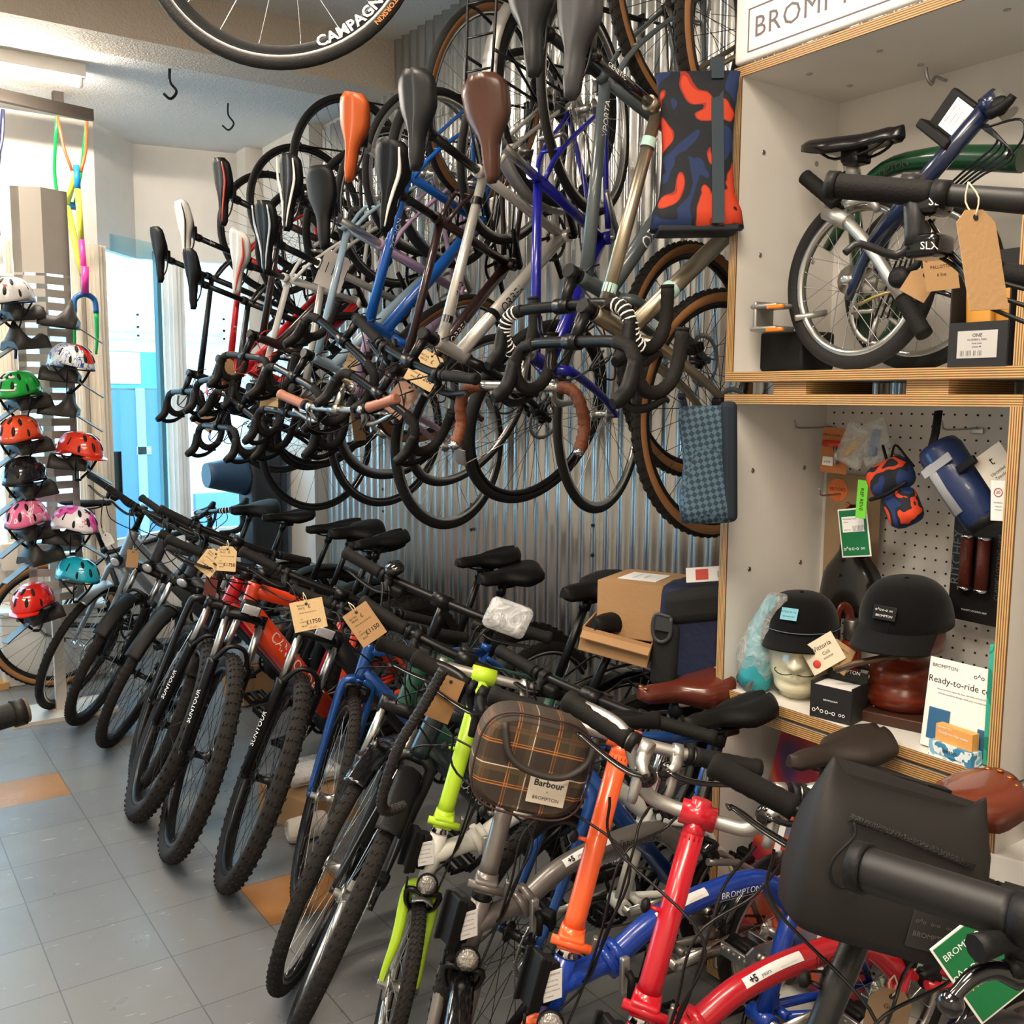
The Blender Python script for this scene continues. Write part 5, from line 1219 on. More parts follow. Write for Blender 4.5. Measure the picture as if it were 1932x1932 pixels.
b = MB(); b.tube([(.1225*math.cos(0)*math.cos(t), 0, .111*math.sin(t)) for t in [i*.13 for i in range(12)]], .001, 4); b.build('seam', BLKM, cp2)
F_ = FM((.1165, -.010, .052), (.93, -.1, .38)); b = MB(); b.M = F_; b.rbox((0, 0, 0), (.055, .034, .003), .003); pt = b.build('patch', mat('black_leather_patch', '#0c0c0d', .3), cp2)
texts(logo_bikes(.007, .010)+[('BROMPTON', .0075, 0, -.007)], WHT, F_ @ Mx.Translation((0, 0, .0018)), pt)
def card(name, label, cat, size, m, M, lines=(), tm=DRK, th=.002, r=.004):
    t = thing(name, label, cat, M); b = MB(); b.rbox((0, 0, 0), (*size, th), r); b.build('card', m, t)
    if lines: texts(list(lines), tm, Mx.Translation((0, 0, th/2+.0006)), t)
    return t
cdw = KRAFT; 
t = card('swing_tag', 'cream swing tag with red heart crest hanging from the blue-patched cap', 'tag', (.095, .075), mat('cream_card', '#ddd2b8', .7), FM(onx(1552, 1233, 1.985), (-1, -.25, .15), roll=38), [('Vittoria', .017, .008, .016), ('Cicli', .012, .01, -.002), ('====', .012, .01, -.014)])
b = MB(); b.ball((-.026, -.016, .001), .011, 10, (1, 1, .2)); b.build('heart_crest', REDP, t)
card('swing_tag', 'kraft swing tag tucked behind the cream heart tag', 'tag', (.06, .07), KRAFT, FM(onx(1585, 1240, 2.0), (-1, -.1, .05), roll=-22), [('BROMPTON', .006, .0, .02), ('GA', .010, .0, -.002), ('RIES', .010, 0, -.014)])
t = thing('card_box', 'black open card box printed with white folding bicycles', 'box', Mx.Translation((1.985, onx(1580, 1320, 1.98).y, ZM)) @ Mx.Rotation(R_(10), 4, 'Z'))
b = MB()
for c, s in (((0, 0, .002), (.08, .105, .003)), ((-.04, 0, .042), (.003, .105, .082)), ((.04, 0, .055), (.003, .105, .11)), ((0, .0525, .045), (.08, .003, .088)), ((0, -.0525, .045), (.08, .003, .088))): b.box(c, s)
b.box((.045, 0, .125), (.022, .105, .003), Mx.Rotation(.9, 3, 'Y')); b.build('body', mat('black_card', '#1a191b', .6), t)
b = MB(); b.box((0, 0, .07), (.074, .10, .02)); b.build('white_insert', WHITE, t)
texts(logo_bikes(-.024, .020)+[('BIRMINGHAM', .006, 0, .004)], WHT, FM((-.0425, 0, .045), NX), t); texts([('BROMPTON', .013, 0, 0)], WHT, FM((.034, 0, .108), (-1, 0, 0.2)), t)
# bottle with strap
bt = thing('leather_strap_bottle', 'brown bottle with grey cap in a glossy leather strap between the two heads', 'bottle', Mx.Translation((2.16, onx(1605, 1250, 2.16).y, ZM)))
b = MB(); b.lathe([(.024, 0), (.026, .01), (.026, .14), (.022, .15)], 18); b.build('body', WOODR, bt); b = MB(); b.lathe([(.021, .15), (.023, .155), (.022, .20), (.018, .205)], 18); b.build('cap', mat('pewter', '#6f6a64', .35, metal=.8), bt)
b = MB(); b.tube([(-.03, .020, .03), (-.032, .022, .12), (-.03, .024, .20), (-.02, .02, .235), (0, .012, .22), (.01, .01, .15)], .006, 7, smooth=4, sq=(1, 2.2)); b.build('strap', LEA, bt)
# plastic bag with turquoise contents
b = MB(); R = []
random.seed(4)
for i in range(13):
    t_ = i/12; z = .27*t_; w_ = (.075*math.sin(min(1, t_*1.6)*PI/2+.35)*(1-.62*t_**2)); R.append([V((w_*.7*math.cos(2*PI*j/18)*(1+random.uniform(-.10, .10)), w_*1.0*math.sin(2*PI*j/18)*(1+random.uniform(-.10, .10))-.07*t_**1.5, z)) for j in range(18)])
b.rings(R); pb = thing('plastic_bag', 'crumpled clear plastic bag with turquoise kit at the cabinet edge', 'bag', Mx.Translation((1.99, 1.735, ZM))); b.build('bag_film', FILM, pb)
b = MB(); b.tube([(0, 0, .02), (.0, -.02, .10), (.01, -.01, .17), (.0, -.06, .25)], [.045, .04, .03, .02], 12, smooth=3); b.build('folded_cloth', mat('turquoise_cloth', '#2f9aa6', .7, bump=.5, bscale=30), pb)
b = MB(); b.tube([(-.02, -.03, .015), (.0, .03, .03)], .028, 10); b.build('grey_roll', mat('grey_cloth', '#5a5f60', .8), pb)
# flyer and little cover box
t = card('flyer', 'white printed flyer about ready-to-ride cover leaning on the shelf', 'flyer', (.175, .20), WHITE, FM((1.985, onx(1815, 1350, 1.985).y, ZM+.103), (-1, 0, .12)), [('BROMPTON', .011, -.05, .083), ('o^o  o-o', .016, .045, .078), ('Ready-to-ride cover', .021, .0, .052), ('No stress from scares for your new bike, or from £3.78pm', .0052, 0, .033), ('Includes accidental damage, theft and a courtesy bicycle', .0052, 0, .024)])
for x_, y_, w1, h1 in ((-.05, -.045, .05, .07), (.06, -.06, .04, .06)): b = MB(); b.rbox((x_, y_, .002), (w1, h1, .003), .002); b.build('blue_print', mat('print_blue', '#2f5f86', .5), t)
t = thing('leaflet_box', 'small orange and blue leaflet box in front of the white flyer', 'box', Mx.Translation((1.955, onx(1800, 1400, 1.95).y, ZM)) @ Mx.Rotation(R_(-6), 4, 'Z'))
b = MB(); b.box((0, 0, .016), (.035, .105, .032)); b.build('tray', ramp_mat('blue_white_blocks', 'noise', 30, [(0, '#3f86ac'), (.45, '#dfe6e8'), (.55, '#7fb3cc')], .5), t); b = MB(); b.box((.004, -.0, .05), (.022, .09, .038)); b.build('leaflet_stack', mat('orange_card', '#dd9f55', .6), t)
texts([('Ready-to-ride cover', .009, 0, .002), ('BROMPTON', .006, -.022, .013)], WHT, FM((-.008, 0, .052), NX), t); texts([('BIKMO', .012, 0, .002), ('brompton.com/insurance', .006, 0, -.009)], DRK, FM((-.0185, 0, .016), NX), t)
# pegs
def peg(px, py, L=.13, lab=''):
    p = onx(px, py, 2.316); p.x = 2.316; b = MB()
    b.tube([p, p+V((-L*.9, 0, -.002)), p+V((-L, 0, .008)), p+V((-L-.006, 0, .02))], .0026, 6, smooth=2); b.rbox(p+V((-.004, 0, -.006)), (.006, .035, .016), .002)
    tag(b.build('peg_hook', STEEL), lab, 'hook'); return p
pk = [peg(1568, 805, .15, 'steel peg hook holding the hinge clamp packet'), peg(1690, 858, .14, 'steel peg hook holding the clear packets'), peg(1845, 808, .15, 'steel peg hook holding the navy roll bag'), peg(1600, 930, .12, 'steel peg hook holding the black saddle on its card')]
ORC = mat('orange_brown_card', '#b4713f', .7)
t = card('hinge_clamp_packet', 'orange-brown card packet with a red and steel hinge clamp lever', 'packet', (.085, .12), ORC, FM(onx(1575, 850, 2.20), NX, roll=-3), [('HINGE CLAMP LEVER', .0085, 0, .040)])
b = MB(); b.tube([(-.03, .018, .010), (.03, .018, .010)], .008, 8); b.build('lever', REDPL, t); b = MB(); b.tube([(.008, .012, .010), (.016, -.035, .010)], .006, 8); b.build('bolt', STEEL, t)
b = MB(); b.rbox((-.018, -.03, .0025), (.034, .024, .002), .002); sl = b.build('price_label', WHT, t); texts([('£ 4.50', .008, -.018, -.032)], DRK, Mx.Translation((0, 0, .0042)), sl)
for i, (px, py, m, rl, lb) in enumerate(((1612, 840, '#d7a63c', -20, 'clear packet with a yellow lever on the pegboard'), (1650, 835, '#3d72a8', 25, 'clear packet with a blue part on the pegboard'))):
    t = thing('clear_packet', lb, 'packet', FM(onx(px, py, 2.17), (-1, 0, .1), roll=rl)); b = MB(); b.rbox((0, 0, 0), (.085, .11, .018), .009); b.build('film', FILM, t)
    b = MB(); b.rbox((0, .0, 0), (.022, .07, .012), .005, Mx.Rotation(-.5, 3, 'Z')); b.build('lever', mat('packet_part_%d' % i, m, .35), t)
CAMO = ramp_mat('orange_navy_camouflage', 'noise', 9, [(0, '#182c58'), (.42, '#11161f'), (.54, '#96281a'), (.555, '#c23c1c'), (.68, '#11161f')], .8, 'CONSTANT', (1, 1, 1), .6, detail=1.6)
CAMO2 = ramp_mat('orange_navy_camouflage_small', 'noise', 15, [(0, '#1c3468'), (.44, '#151c27'), (.54, '#d8441e'), (.66, '#151c27')], .8, 'CONSTANT', (1, 1, 1), .7, detail=1.2)
t = thing('saddle_bag', 'small orange and navy camouflage saddle bag hanging on the pegboard', 'bag', FM(onx(1690, 925, 2.12), NX, roll=28))
b = MB(); b.rbox((0, .035, 0), (.115, .085, .07), .03); b.rbox((.0, -.045, .0), (.085, .095, .06), .026); b.build('body', CAMO2, t)
b = MB(); b.tube([(-.055, .0, .03), (0, -.008, .04), (.055, .0, .03)], .005, 6, smooth=3); b.tube([(.02, .075, 0), (.045, .10, .0), (.06, .06, 0), (.075, .03, .01)], .003, 5, smooth=4); b.tube([(0, .07, -.01), (0, .12, -.02)], .004, 5); b.build('strap', BLKM, t)
t = thing('roll_bag', 'navy and silver upcycled roll bag hanging at the right of the pegboard', 'bag', FM(onx(1815, 915, 2.08), NX, roll=38) @ Mx.Scale(.88, 4))
NVF = mat('navy_tarpaulin', '#1b2c55', .35, bump=.3, bscale=40, coat=.2)
b = MB(); b.tube([(0, .12, 0), (0, .10, 0), (0, 0, 0), (0, -.105, 0), (0, -.125, 0)], [.050, .057, .056, .050, .035], 20); b.build('body', NVF, t)
b = MB(); b.tube([(-.022, .075, .052), (-.022, .05, .053), (-.022, -.07, .049)], .016, 6, sq=(1, .3)); b.box((.0, .062, .0555), (.09, .022, .004)); b.build('silver_band', mat('silver_fabric', '#9b9da2', .5), t)
b = MB(); b.tube([(0, -.10, 0), (0, -.13, 0)], [.051, .040], 16); b.build('end_cap', BLKM, t)
b = MB(); b.tube([(.0, .10, .05), (.03, .14, .03), (.06, .19, .01)], .012, 6, sq=(1, .3)); b.build('strap', BLKM, t); b = MB(); b.rbox((.065, .02, .05), (.055, .022, .014), .004); b.build('buckle', BLKM, t)
t = card('swing_tag', 'white swing tag for upcycled textile above the navy roll bag', 'tag', (.075, .08), mat('warm_white_card', '#d8d0c0', .6), FM(onx(1878, 880, 2.05), NX, roll=38), [('t', .03, 0, .014), ('Upcycled', .010, 0, -.012), ('Textile', .010, 0, -.024)])
t = card('size_tag', 'long white tag with a red-ringed 20 on the navy roll bag', 'tag', (.034, .085), WHITE, FM(onx(1884, 945, 2.02), NX, roll=3), [('20', .009, 0, .018), ('MATERIALS', .004, 0, -.004), ('- Tarpaulin', .004, 0, -.012), ('- Recycled', .004, 0, -.019)])
b = MB(); b.revolve_y([(.0095, .0016), (.0095, .0022), (.0080, .0022), (.0080, .0016)], 24); b.M = Mx.Translation((0, .018, 0)) @ Mx.Rotation(PI/2, 4, 'X'); b.build('red_ring', REDP, t)
# saddle on a card
t = card('saddle_card', 'brown display card with an orange disc behind the black saddle', 'card', (.175, .36), mat('kraft_display', '#9a8263', .75), FM(onx(1605, 1020, 2.285), NX))
b = MB(); b.lathe([(.032, 0), (.032, .0012)], 28, o=(-.048, .135, .001)); dd = b.build('orange_disc', mat('orange_disc_print', '#dd7742', .5), t); texts([('BROOKS', .0135, -.048, .137), ('ENGLAND', .004, -.048, .126)], DRK, Mx.Translation((0, 0, .0028)), dd)
t = thing('saddle', 'black moulded rubber saddle hung nose up on the pegboard', 'saddle', FM(onx(1597, 1050, 2.21), NX, roll=0))
sb = saddle_b(.30, .082, .022, .040, .020, False, .06); sb.M = Mx(((0, -1, 0, 0), (1, 0, 0, 0), (0, 0, 1, 0), (0, 0, 0, 1))); sb.build('shell', mat('black_rubber_saddle', '#15120f', .3, coat=.3), t)
b = MB()
for y in (.07, .03, -.01, -.05): b.lathe([(.004, 0), (.004, .004)], 10, o=(-.004-.1*max(0, -y), y, .0165))
b.build('slot', DRK, t); b = MB(); b.lathe([(.008, 0), (.006, .004)], 12, o=(0, .138, .004)); b.build('rivet', _M['copper_rivet'], t)
GRNC = mat('green_card', '#0d6b3a', .5)
t = card('product_tag', 'green and white product tag with barcode hanging before the saddle', 'tag', (.088, .125), WHITE, FM(onx(1612, 1005, 2.14), NX, roll=10)); b = MB(); b.rbox((0, 0, .0013), (.080, .117, .001), .004); b.build('green_print', GRNC, t); b = MB(); b.rbox((0, .022, .0022), (.066, .040, .001), .003); w_ = b.build('white_label', WHT, t)
texts([('Metro Zip Pouch', .006, -.008, .036), ('Camo', .006, -.02, .028), ('|||||||||', .016, .016, .012), ('BROMPTON', .004, -.018, .008)], DRK, Mx.Translation((0, 0, .0032)), w_); texts(logo_bikes(-.040, .015), WHT, Mx.Translation((0, 0, .0024)), t)
t = card('fabric_tag', 'lime green wavy tag reading REPREVE beside the camouflage saddle bag', 'tag', (.030, .095), mat('lime_tag', '#6cc832', .5), FM(onx(1626, 942, 2.10), NX, roll=-2)); texts([('REP REVE', .014, 0, 0)], DRK, Mx.Translation((0, 0, .0018)) @ Mx.Rotation(-PI/2, 4, 'Z'), t)
# grips on a card
t = card('grip_card', 'tall black card holding two red-brown locking grips', 'card', (.135, .285), mat('black_display_card', '#121112', .5), FM(onx(1845, 1065, 2.25), NX, roll=-1))
texts([('RITCHEY', .034, 0, 0)], mat('grey_print', '#6a6a6a', .5), Mx.Translation((-.053, .01, .0018)) @ Mx.Rotation(PI/2, 4, 'Z'), t); texts([('CLASSIC LOCKING GRIP', .0145, 0, 0)], mat('grey_print', '#6a6a6a', .5), Mx.Translation((.052, .0, .0018)) @ Mx.Rotation(PI/2, 4, 'Z'), t, ); texts([('CLASSIC LOCKING GRIP', .006, 0, -.115)], WHT, Mx.Translation((0, 0, .0018)), t)
for x in (-.021, .021):
    b = MB(); b.tube([(x, -.055, .016), (x, .065, .016)], .0145, 14); g = b.build('grip', mat('red_brown_leather', '#5e2417', .5, bump=.4, bscale=150), t)
    b = MB(); b.tube([(x, .064, .016), (x, .071, .016)], .0165, 14); b.tube([(x, -.055, .016), (x, -.062, .016)], .0165, 14); b.build('collar', CHR, g)
obj_box('book', (.15, .02, .26), ramp_mat('teal_green_print', 'noise', 14, [(0, '#12826a'), (.5, '#2ba88c'), (.62, '#d9e6c8'), (.66, '#17907a')], .5), Mx.Translation((2.04, 1.075, ZM+.135)), .003, 'teal and green slim box standing against the cabinet side', 'box')
# poster in the lowest cabinet
POST = ramp_mat('poster_print', 'noise', 4.2, [(0, '#1d2452'), (.32, '#3d2a52'), (.45, '#8c2030'), (.55, '#c2522e'), (.62, '#6f6a78'), (.7, '#26407e'), (.8, '#a7a2a8')], .45, 'EASE', (1, 1, 1), 1.2, detail=1)
t = card('poster', 'colourful printed poster with white capital letters in the lowest cabinet', 'poster', (.42, .62), POST, FM((2.03, 1.535, .43), (-1, 0, .12), roll=-9), [('IN', .20, -.05, -.02), ('D', .16, .10, -.20)], WHT, .004)
t = card('green_leaflet', 'pale green leaflet standing behind the red folding bicycle', 'leaflet', (.22, .30), ramp_mat('green_leaf_print', 'noise', 9, [(0, '#2f6b45'), (.5, '#9dbb9a'), (.6, '#d3dccb')], .5, 'LINEAR'), FM((2.12, 1.24, .40), (-1, 0, .1), roll=12))
b = MB(); b.rbox((0, 0, 0), (.20, .24, .11), .004); o = thing('carton', 'white carton by the cabinet under the honey leather saddle', 'box', Mx.Translation(onx(1885, 1625, 2.02)) @ Mx.Rotation(R_(20), 4, 'Z')); b.build('body', WHITE, o)
b = MB(); b.rbox((0, 0, 0), (.2, .26, .60), .004); o = thing('carton', 'tall white carton at the right end behind the green product tag', 'box', Mx.Translation((1.93, .66, .30)) @ Mx.Rotation(R_(8), 4, 'Z')); b.build('body', WHITE, o)
tag(structure(box('trim_9', (2.02, -.2, 0), (2.06, 1.0, 2.44), mat('dark_panel', '#8d8680', .6))), 'x', 'x')
for k_ in ('label', 'category'): del bpy.data.objects['trim_9'][k_]

# ---------------------------------------------------------------- bags on the cabinet side
def tote(label, px0, py0, px1, py1, x, m, th=.10, fold=.0):
    a, c = onx(px0, py0, x), onx(px1, py1, x); w_ = (a-V((c.x, c.y, a.z))).length; h_ = a.z-c.z
    ctr = (a+c)/2; t = thing('pannier_bag', label, 'bag', FM(ctr, (-.70, -.70, 0))); return t, w_, h_
t = thing('tote_bag', 'orange and navy camouflage bag hung on the side of the top cabinet', 'bag', FM(at(1315, 288, 2.47), (-.60, -.80, 0), roll=1))
b = MB(); R = []
for i in range(10):
    u_ = i/9; z = -.19+.38*u_; w_ = .105-.018*math.sin(u_*PI)+(.012 if u_ < .15 else 0); d_ = .055-.035*u_
    R.append([V((w_*(abs(math.cos(a))**.45)*math.copysign(1, math.cos(a)), z, d_*(abs(math.sin(a))**.6)*math.copysign(1, math.sin(a)))) for a in [2*PI*j/28 for j in range(28)]])
b.rings(R); b.build('body', CAMO, t)
b = MB(); b.box((.045, -.0, .040), (.030, .37, .004), Mx.Rotation(-.13, 3, 'X')); b.box((.045, .195, .012), (.030, .05, .03)); b.build('webbing_strap', mat('navy_webbing', '#1d2f3a', .6), t)
b = MB(); b.rbox((0, -.192, 0), (.20, .018, .11), .006); b.build('base_panel', mat('navy_base', '#141a22', .7), t)
t = thing('tote_bag', 'blue geometric patterned bag hung on the side of the middle cabinet', 'bag', FM(at(1332, 872, 2.46), (-.60, -.80, 0), roll=2))
GEO = bpy.data.materials.new('blue_triangle_print'); GEO.use_nodes = True; _nt = GEO.node_tree; _v = _nt.nodes.new('ShaderNodeTexChecker'); _v.inputs['Scale'].default_value = 90; _v.inputs['Color1'].default_value = lin('#1c3140'); _v.inputs['Color2'].default_value = lin('#456072')
_c = _nt.nodes.new('ShaderNodeTexCoord'); _p = _nt.nodes.new('ShaderNodeMapping'); _p.inputs['Rotation'].default_value = (0, 0, .6); _nt.links.new(_c.outputs['Object'], _p.inputs[0]); _nt.links.new(_p.outputs[0], _v.inputs[0]); _nt.links.new(_v.outputs[0], _nt.nodes['Principled BSDF'].inputs[0]); _nt.nodes['Principled BSDF'].inputs['Roughness'].default_value = .7
b = MB(); R = []
for i in range(9):
    u_ = i/8; z = -.15+.29*u_; w_ = .062+.006*math.sin(u_*9); d_ = .035-.02*u_
    R.append([V((w_*(abs(math.cos(a))**.5)*math.copysign(1, math.cos(a)), z, d_*(abs(math.sin(a))**.7)*math.copysign(1, math.sin(a)))) for a in [2*PI*j/24 for j in range(24)]])
b.rings(R); b.build('body', GEO, t)
b = MB(); b.rbox((.055, 0, 0), (.04, .30, .06), .015); b.tube([(-.05, .13, 0), (-.058, .17, 0), (-.062, .16, .01)], .008, 6, smooth=2); b.build('side_panel', mat('dark_navy_cloth', '#16212d', .8), t)
# blue pannier near the wall and cardboard boxes
t = thing('pannier_bag', 'black and navy pannier with a grey buckle hung beside the cabinets', 'bag', FM(at(1325, 1195, 2.82), (-.85, -.50, 0), roll=-3))
b = MB(); b.rbox((0, 0, 0), (.24, .28, .14), .03); b.build('body', mat('navy_patterned_cloth', '#121d3a', .7, bump=.4, bscale=60), t)
b = MB(); b.rbox((.02, .10, .012), (.24, .10, .15), .03, Mx.Rotation(.25, 3, 'Z')); b.rbox((-.085, -.06, .01), (.08, .19, .15), .02); b.build('flap', mat('black_cordura', '#151516', .8, bump=.3), t)
b = MB(); b.tube([(-.07, .055, .092), (-.115, .055, .092), (-.118, .0, .092), (-.095, -.02, .092), (-.07, .0, .092), (-.07, .055, .092)], .006, 7, smooth=4); b.rbox((-.092, .035, .09), (.05, .05, .01), .006); b.build('buckle', mat('grey_buckle', '#3a3c3e', .4), t)
t = card('product_tag', 'white product tag with a red square on top of the navy pannier', 'tag', (.13, .042), WHITE, FM(at(1338, 1083, 2.75), (-.8, -.5, .3), roll=8)); b = MB(); b.box((-.02, 0, .0018), (.035, .030, .001)); b.build('red_square', REDP, t); texts([('|||||', .02, .035, 0)], DRK, Mx.Translation((0, 0, .0018)), t)
def cardbox(label, c, size, rot, open_=False, m=CARDM, lines=None, rx=0.):
    t = thing('cardboard_box', label, 'box', Mx.Translation(c) @ Mx.Rotation(R_(rot), 4, 'Z') @ Mx.Rotation(rx, 4, 'X')); b = MB(); x, y, z = size; th = .004
    for cc, s in (((0, 0, -z/2), (x, y, th)), ((x/2, 0, 0), (th, y, z)), ((-x/2, 0, 0), (th, y, z)), ((0, y/2, 0), (x, th, z)), ((0, -y/2, 0), (x, th, z))): b.box(cc, s)
    if not open_: b.box((0, 0, z/2), (x, y, th))
    b.build('body', m, t)
    if open_:
        for s in (1, -1):
            b = MB(); b.box((s*(x/2+z*.2), 0, z/2-.02), (z*.45, y, th), Mx.Rotation(s*.5, 3, 'Y')); b.build('flap', m, t)
    if lines:
        b = MB(); b.box((0, 0, z/2+.003), (x*.55, y*.6, .001)); lb = b.build('paper_label', WHT, t); texts(lines, DRK, Mx.Translation((0, 0, z/2+.0046)), lb)
    return t
cardbox('open cardboard carton with a printed label standing on the rack by the wall', at(1215, 1140, 2.95), (.22, .20, .16), 25, False, lines=[('===== ====', .014, 0, .02), ('FRAGILE', .012, 0, -.01)])
cardbox('open cardboard tray with raised flaps below the labelled carton', at(1170, 1205, 2.92), (.20, .20, .07), 40, True, rx=.2)

# ---------------------------------------------------------------- near bars, bags and lock
BARB = bpy.data.materials.new('tartan_cloth'); BARB.use_nodes = True
def tartan():
    N = BARB.node_tree.nodes; L = BARB.node_tree.links; b = N['Principled BSDF']; b.inputs['Roughness'].default_value = .75
    tc = N.new('ShaderNodeTexCoord'); sp = N.new('ShaderNodeSeparateXYZ'); L.new(tc.outputs['Object'], sp.inputs[0]); col = None
    base = N.new('ShaderNodeRGB'); base.outputs[0].default_value = lin('#3f3423'); col = base.outputs[0]
    def band(ax, per, ph, wd, c, f):
        nonlocal col
        m = N.new('ShaderNodeMath'); m.operation = 'ADD'; L.new(sp.outputs[ax], m.inputs[0]); m.inputs[1].default_value = ph+10*per
        d = N.new('ShaderNodeMath'); d.operation = 'DIVIDE'; L.new(m.outputs[0], d.inputs[0]); d.inputs[1].default_value = per
        fr = N.new('ShaderNodeMath'); fr.operation = 'FRACT'; L.new(d.outputs[0], fr.inputs[0])
        lt = N.new('ShaderNodeMath'); lt.operation = 'LESS_THAN'; L.new(fr.outputs[0], lt.inputs[0]); lt.inputs[1].default_value = wd/per
        ml = N.new('ShaderNodeMath'); ml.operation = 'MULTIPLY'; L.new(lt.outputs[0], ml.inputs[0]); ml.inputs[1].default_value = f
        mx = N.new('ShaderNodeMix'); mx.data_type = 'RGBA'; L.new(ml.outputs[0], mx.inputs[0]); L.new(col, mx.inputs[6]); mx.inputs[7].default_value = lin(c); col = mx.outputs[2]
    for ax in (0, 1):
        band(ax, .075, 0, .030, '#2a1f1c', .6); band(ax, .075, .02, .010, '#5a4a2c', .6); band(ax, .075, .045, .0022, '#b06a2c', .9); band(ax, .075, .040, .0015, '#b06a2c', .9); band(ax, .15, .01, .0022, '#c9b9ae', .9); band(ax, .15, .09, .002, '#5e2226', .9)
    L.new(col, b.inputs['Base Color'])
tartan()
def soft_bag(b, w_, h_, d_, top=1., round_=.6, n=36, K=12, belly=.12, lean=0.):
    R = []
    for i in range(K+1):
        u_ = i/K; e = math.sin(u_*PI)**.22 if 0 < u_ < 1 else .55; y = -h_/2+h_*u_
        ww = w_/2*(1+(top-1)*u_)*(.90+.10*e); dd = d_/2*e*(1+belly*math.sin(u_*PI))*(1-.35*u_**3)
        R.append([V((ww*(abs(math.cos(a))**round_)*math.copysign(1, math.cos(a)), y+lean*math.cos(a)*0, dd*(abs(math.sin(a))**round_)*math.copysign(1, math.sin(a)))) for a in [2*PI*j/n for j in range(n)]])
    b.rings(R)
t = thing('handlebar_bag', 'brown tartan bag with a cream label on the grey folding bicycle', 'bag', FM(at(1000, 1430, 1.82), (-.50, -.86, .05), roll=-14))
b = MB(); R = []
for i in range(13):
    a0 = i/12; z = -.055+.11*a0; k = (1-(abs(2*a0-1))**4*.16)
    R.append([V((.108*k*(abs(math.cos(a))**.55)*math.copysign(1, math.cos(a)), .094*k*(abs(math.sin(a))**.62)*math.copysign(1, math.sin(a)), z)) for a in [2*PI*j/40 for j in range(40)]])
b.rings(R); b.build('body', BARB, t)
b = MB(); pth = [V((.106*(abs(math.cos(a))**.55)*math.copysign(1, math.cos(a)), .092*(abs(math.sin(a))**.62)*math.copysign(1, math.sin(a)), .050)) for a in [2*PI*j/40 for j in range(41)]]; b.tube(pth, .0022, 5); b.build('piping', mat('brown_piping', '#3a211c', .6), t)
b = MB(); b.rbox((.035, -.035, .0575), (.070, .052, .003), .003, Mx.Rotation(.02, 3, 'Z')); lb = b.build('label', mat('cream_label', '#cfc4b4', .6), t)
texts([('Barbour', .0165, .035, -.023, dict(bold=.0003)), ('x', .007, .035, -.037), ('BROMPTON', .009, .035, -.050)], DRK, Mx.Translation((0, 0, .0596)), lb)
b = MB(); b.tube([(-.07, .07, .06), (-.05, .02, .075), (-.01, -.0, .08), (.05, .0, .078), (.09, .03, .065), (.10, .07, .04)], .0065, 8, smooth=5, sq=(1, 1.6)); b.build('strap', mat('brown_black_strap', '#2b2522', .6), t)
RUBB = mat('matt_charcoal_tarpaulin', '#1c1a19', .6, bump=.08, bscale=25, spec=.35)
root5, P5, S5, fr5 = FB['B5']
t = thing('handlebar_bag', 'charcoal rubberised square bag with a zip on the black folding bicycle', 'bag', FM(at(1672, 1625, 1.31), (-.56, -.82, .10), roll=-15))
b = MB(); hw, hh, hd_ = .125, .105, .055; R = []
prof = [(-1., .74, .75), (-.98, .86, .9), (-.85, .95, 1.), (-.4, 1., 1.04), (.1, 1., .98), (.45, .97, .80), (.72, .92, .48), (.92, .86, .20), (1., .84, .10)]
for y, kw, kd in prof:
    R.append([V((hw*kw*(abs(math.cos(a))**.35)*math.copysign(1, math.cos(a)), hh*y+(.012*math.cos(2*a) if y > .8 else 0), hd_*kd*(abs(math.sin(a))**.5)*math.copysign(1, math.sin(a)))) for a in [2*PI*j/44 for j in range(44)]])
b.rings(R); b.build('body', RUBB, t)
b = MB(); b.tube([(-.085, .056, .0530), (-.02, .050, .0555), (.085, .036, .0535)], .0055, 7, smooth=4, sq=(1, .55)); z_ = b.build('zip', mat('zip_black', '#1a1817', .5, bump=.8, bscale=400), t)
b = MB(); b.tube([(-.080, .052, .058), (-.078, .036, .064), (-.096, .0, .064), (-.090, -.025, .064), (-.072, -.030, .064), (-.062, -.015, .064), (-.074, .030, .064)], .0018, 6, smooth=5); b.build('pull_cord', BLKM, z_)
b = MB(); b.rbox((.055, -.058, .0575), (.062, .050, .002), .004); lb = b.build('patch', mat('patch_black', '#211f1e', .6), t); texts([('BROMPTON', .0095, .055, -.064)]+[(a, s_*.75, x_+.055, y_-.047) for a, s_, x_, y_ in logo_bikes(0, .012)], mat('faint_print', '#5a5653', .5), Mx.Translation((0, 0, .0592)), lb)
b = MB(); b.box((0, .1, -.03), (.14, .02, .02)); b.tube([(-.04, .104, -.008), (.03, .108, -.008)], .004, 6); b.build('top_clip', BLKM, t)
# wound black cable lock hanging between the rows
b = MB(); L0 = at(838, 1262, 1.98); pts = [L0, at(800, 1330, 2.0), at(752, 1410, 2.02), at(722, 1500, 2.05), at(728, 1530, 2.07), at(765, 1520, 2.1)]
P_ = cr(pts, 14); b.tube(P_, [.0105+(.0018 if i % 2 else 0) for i in range(len(P_))], 9); tag(b.build('cable_lock', mat('braided_black', '#1b1716', .5, bump=.8, bscale=200)), 'thick braided black cable lock hanging beside the lime stem', 'lock')
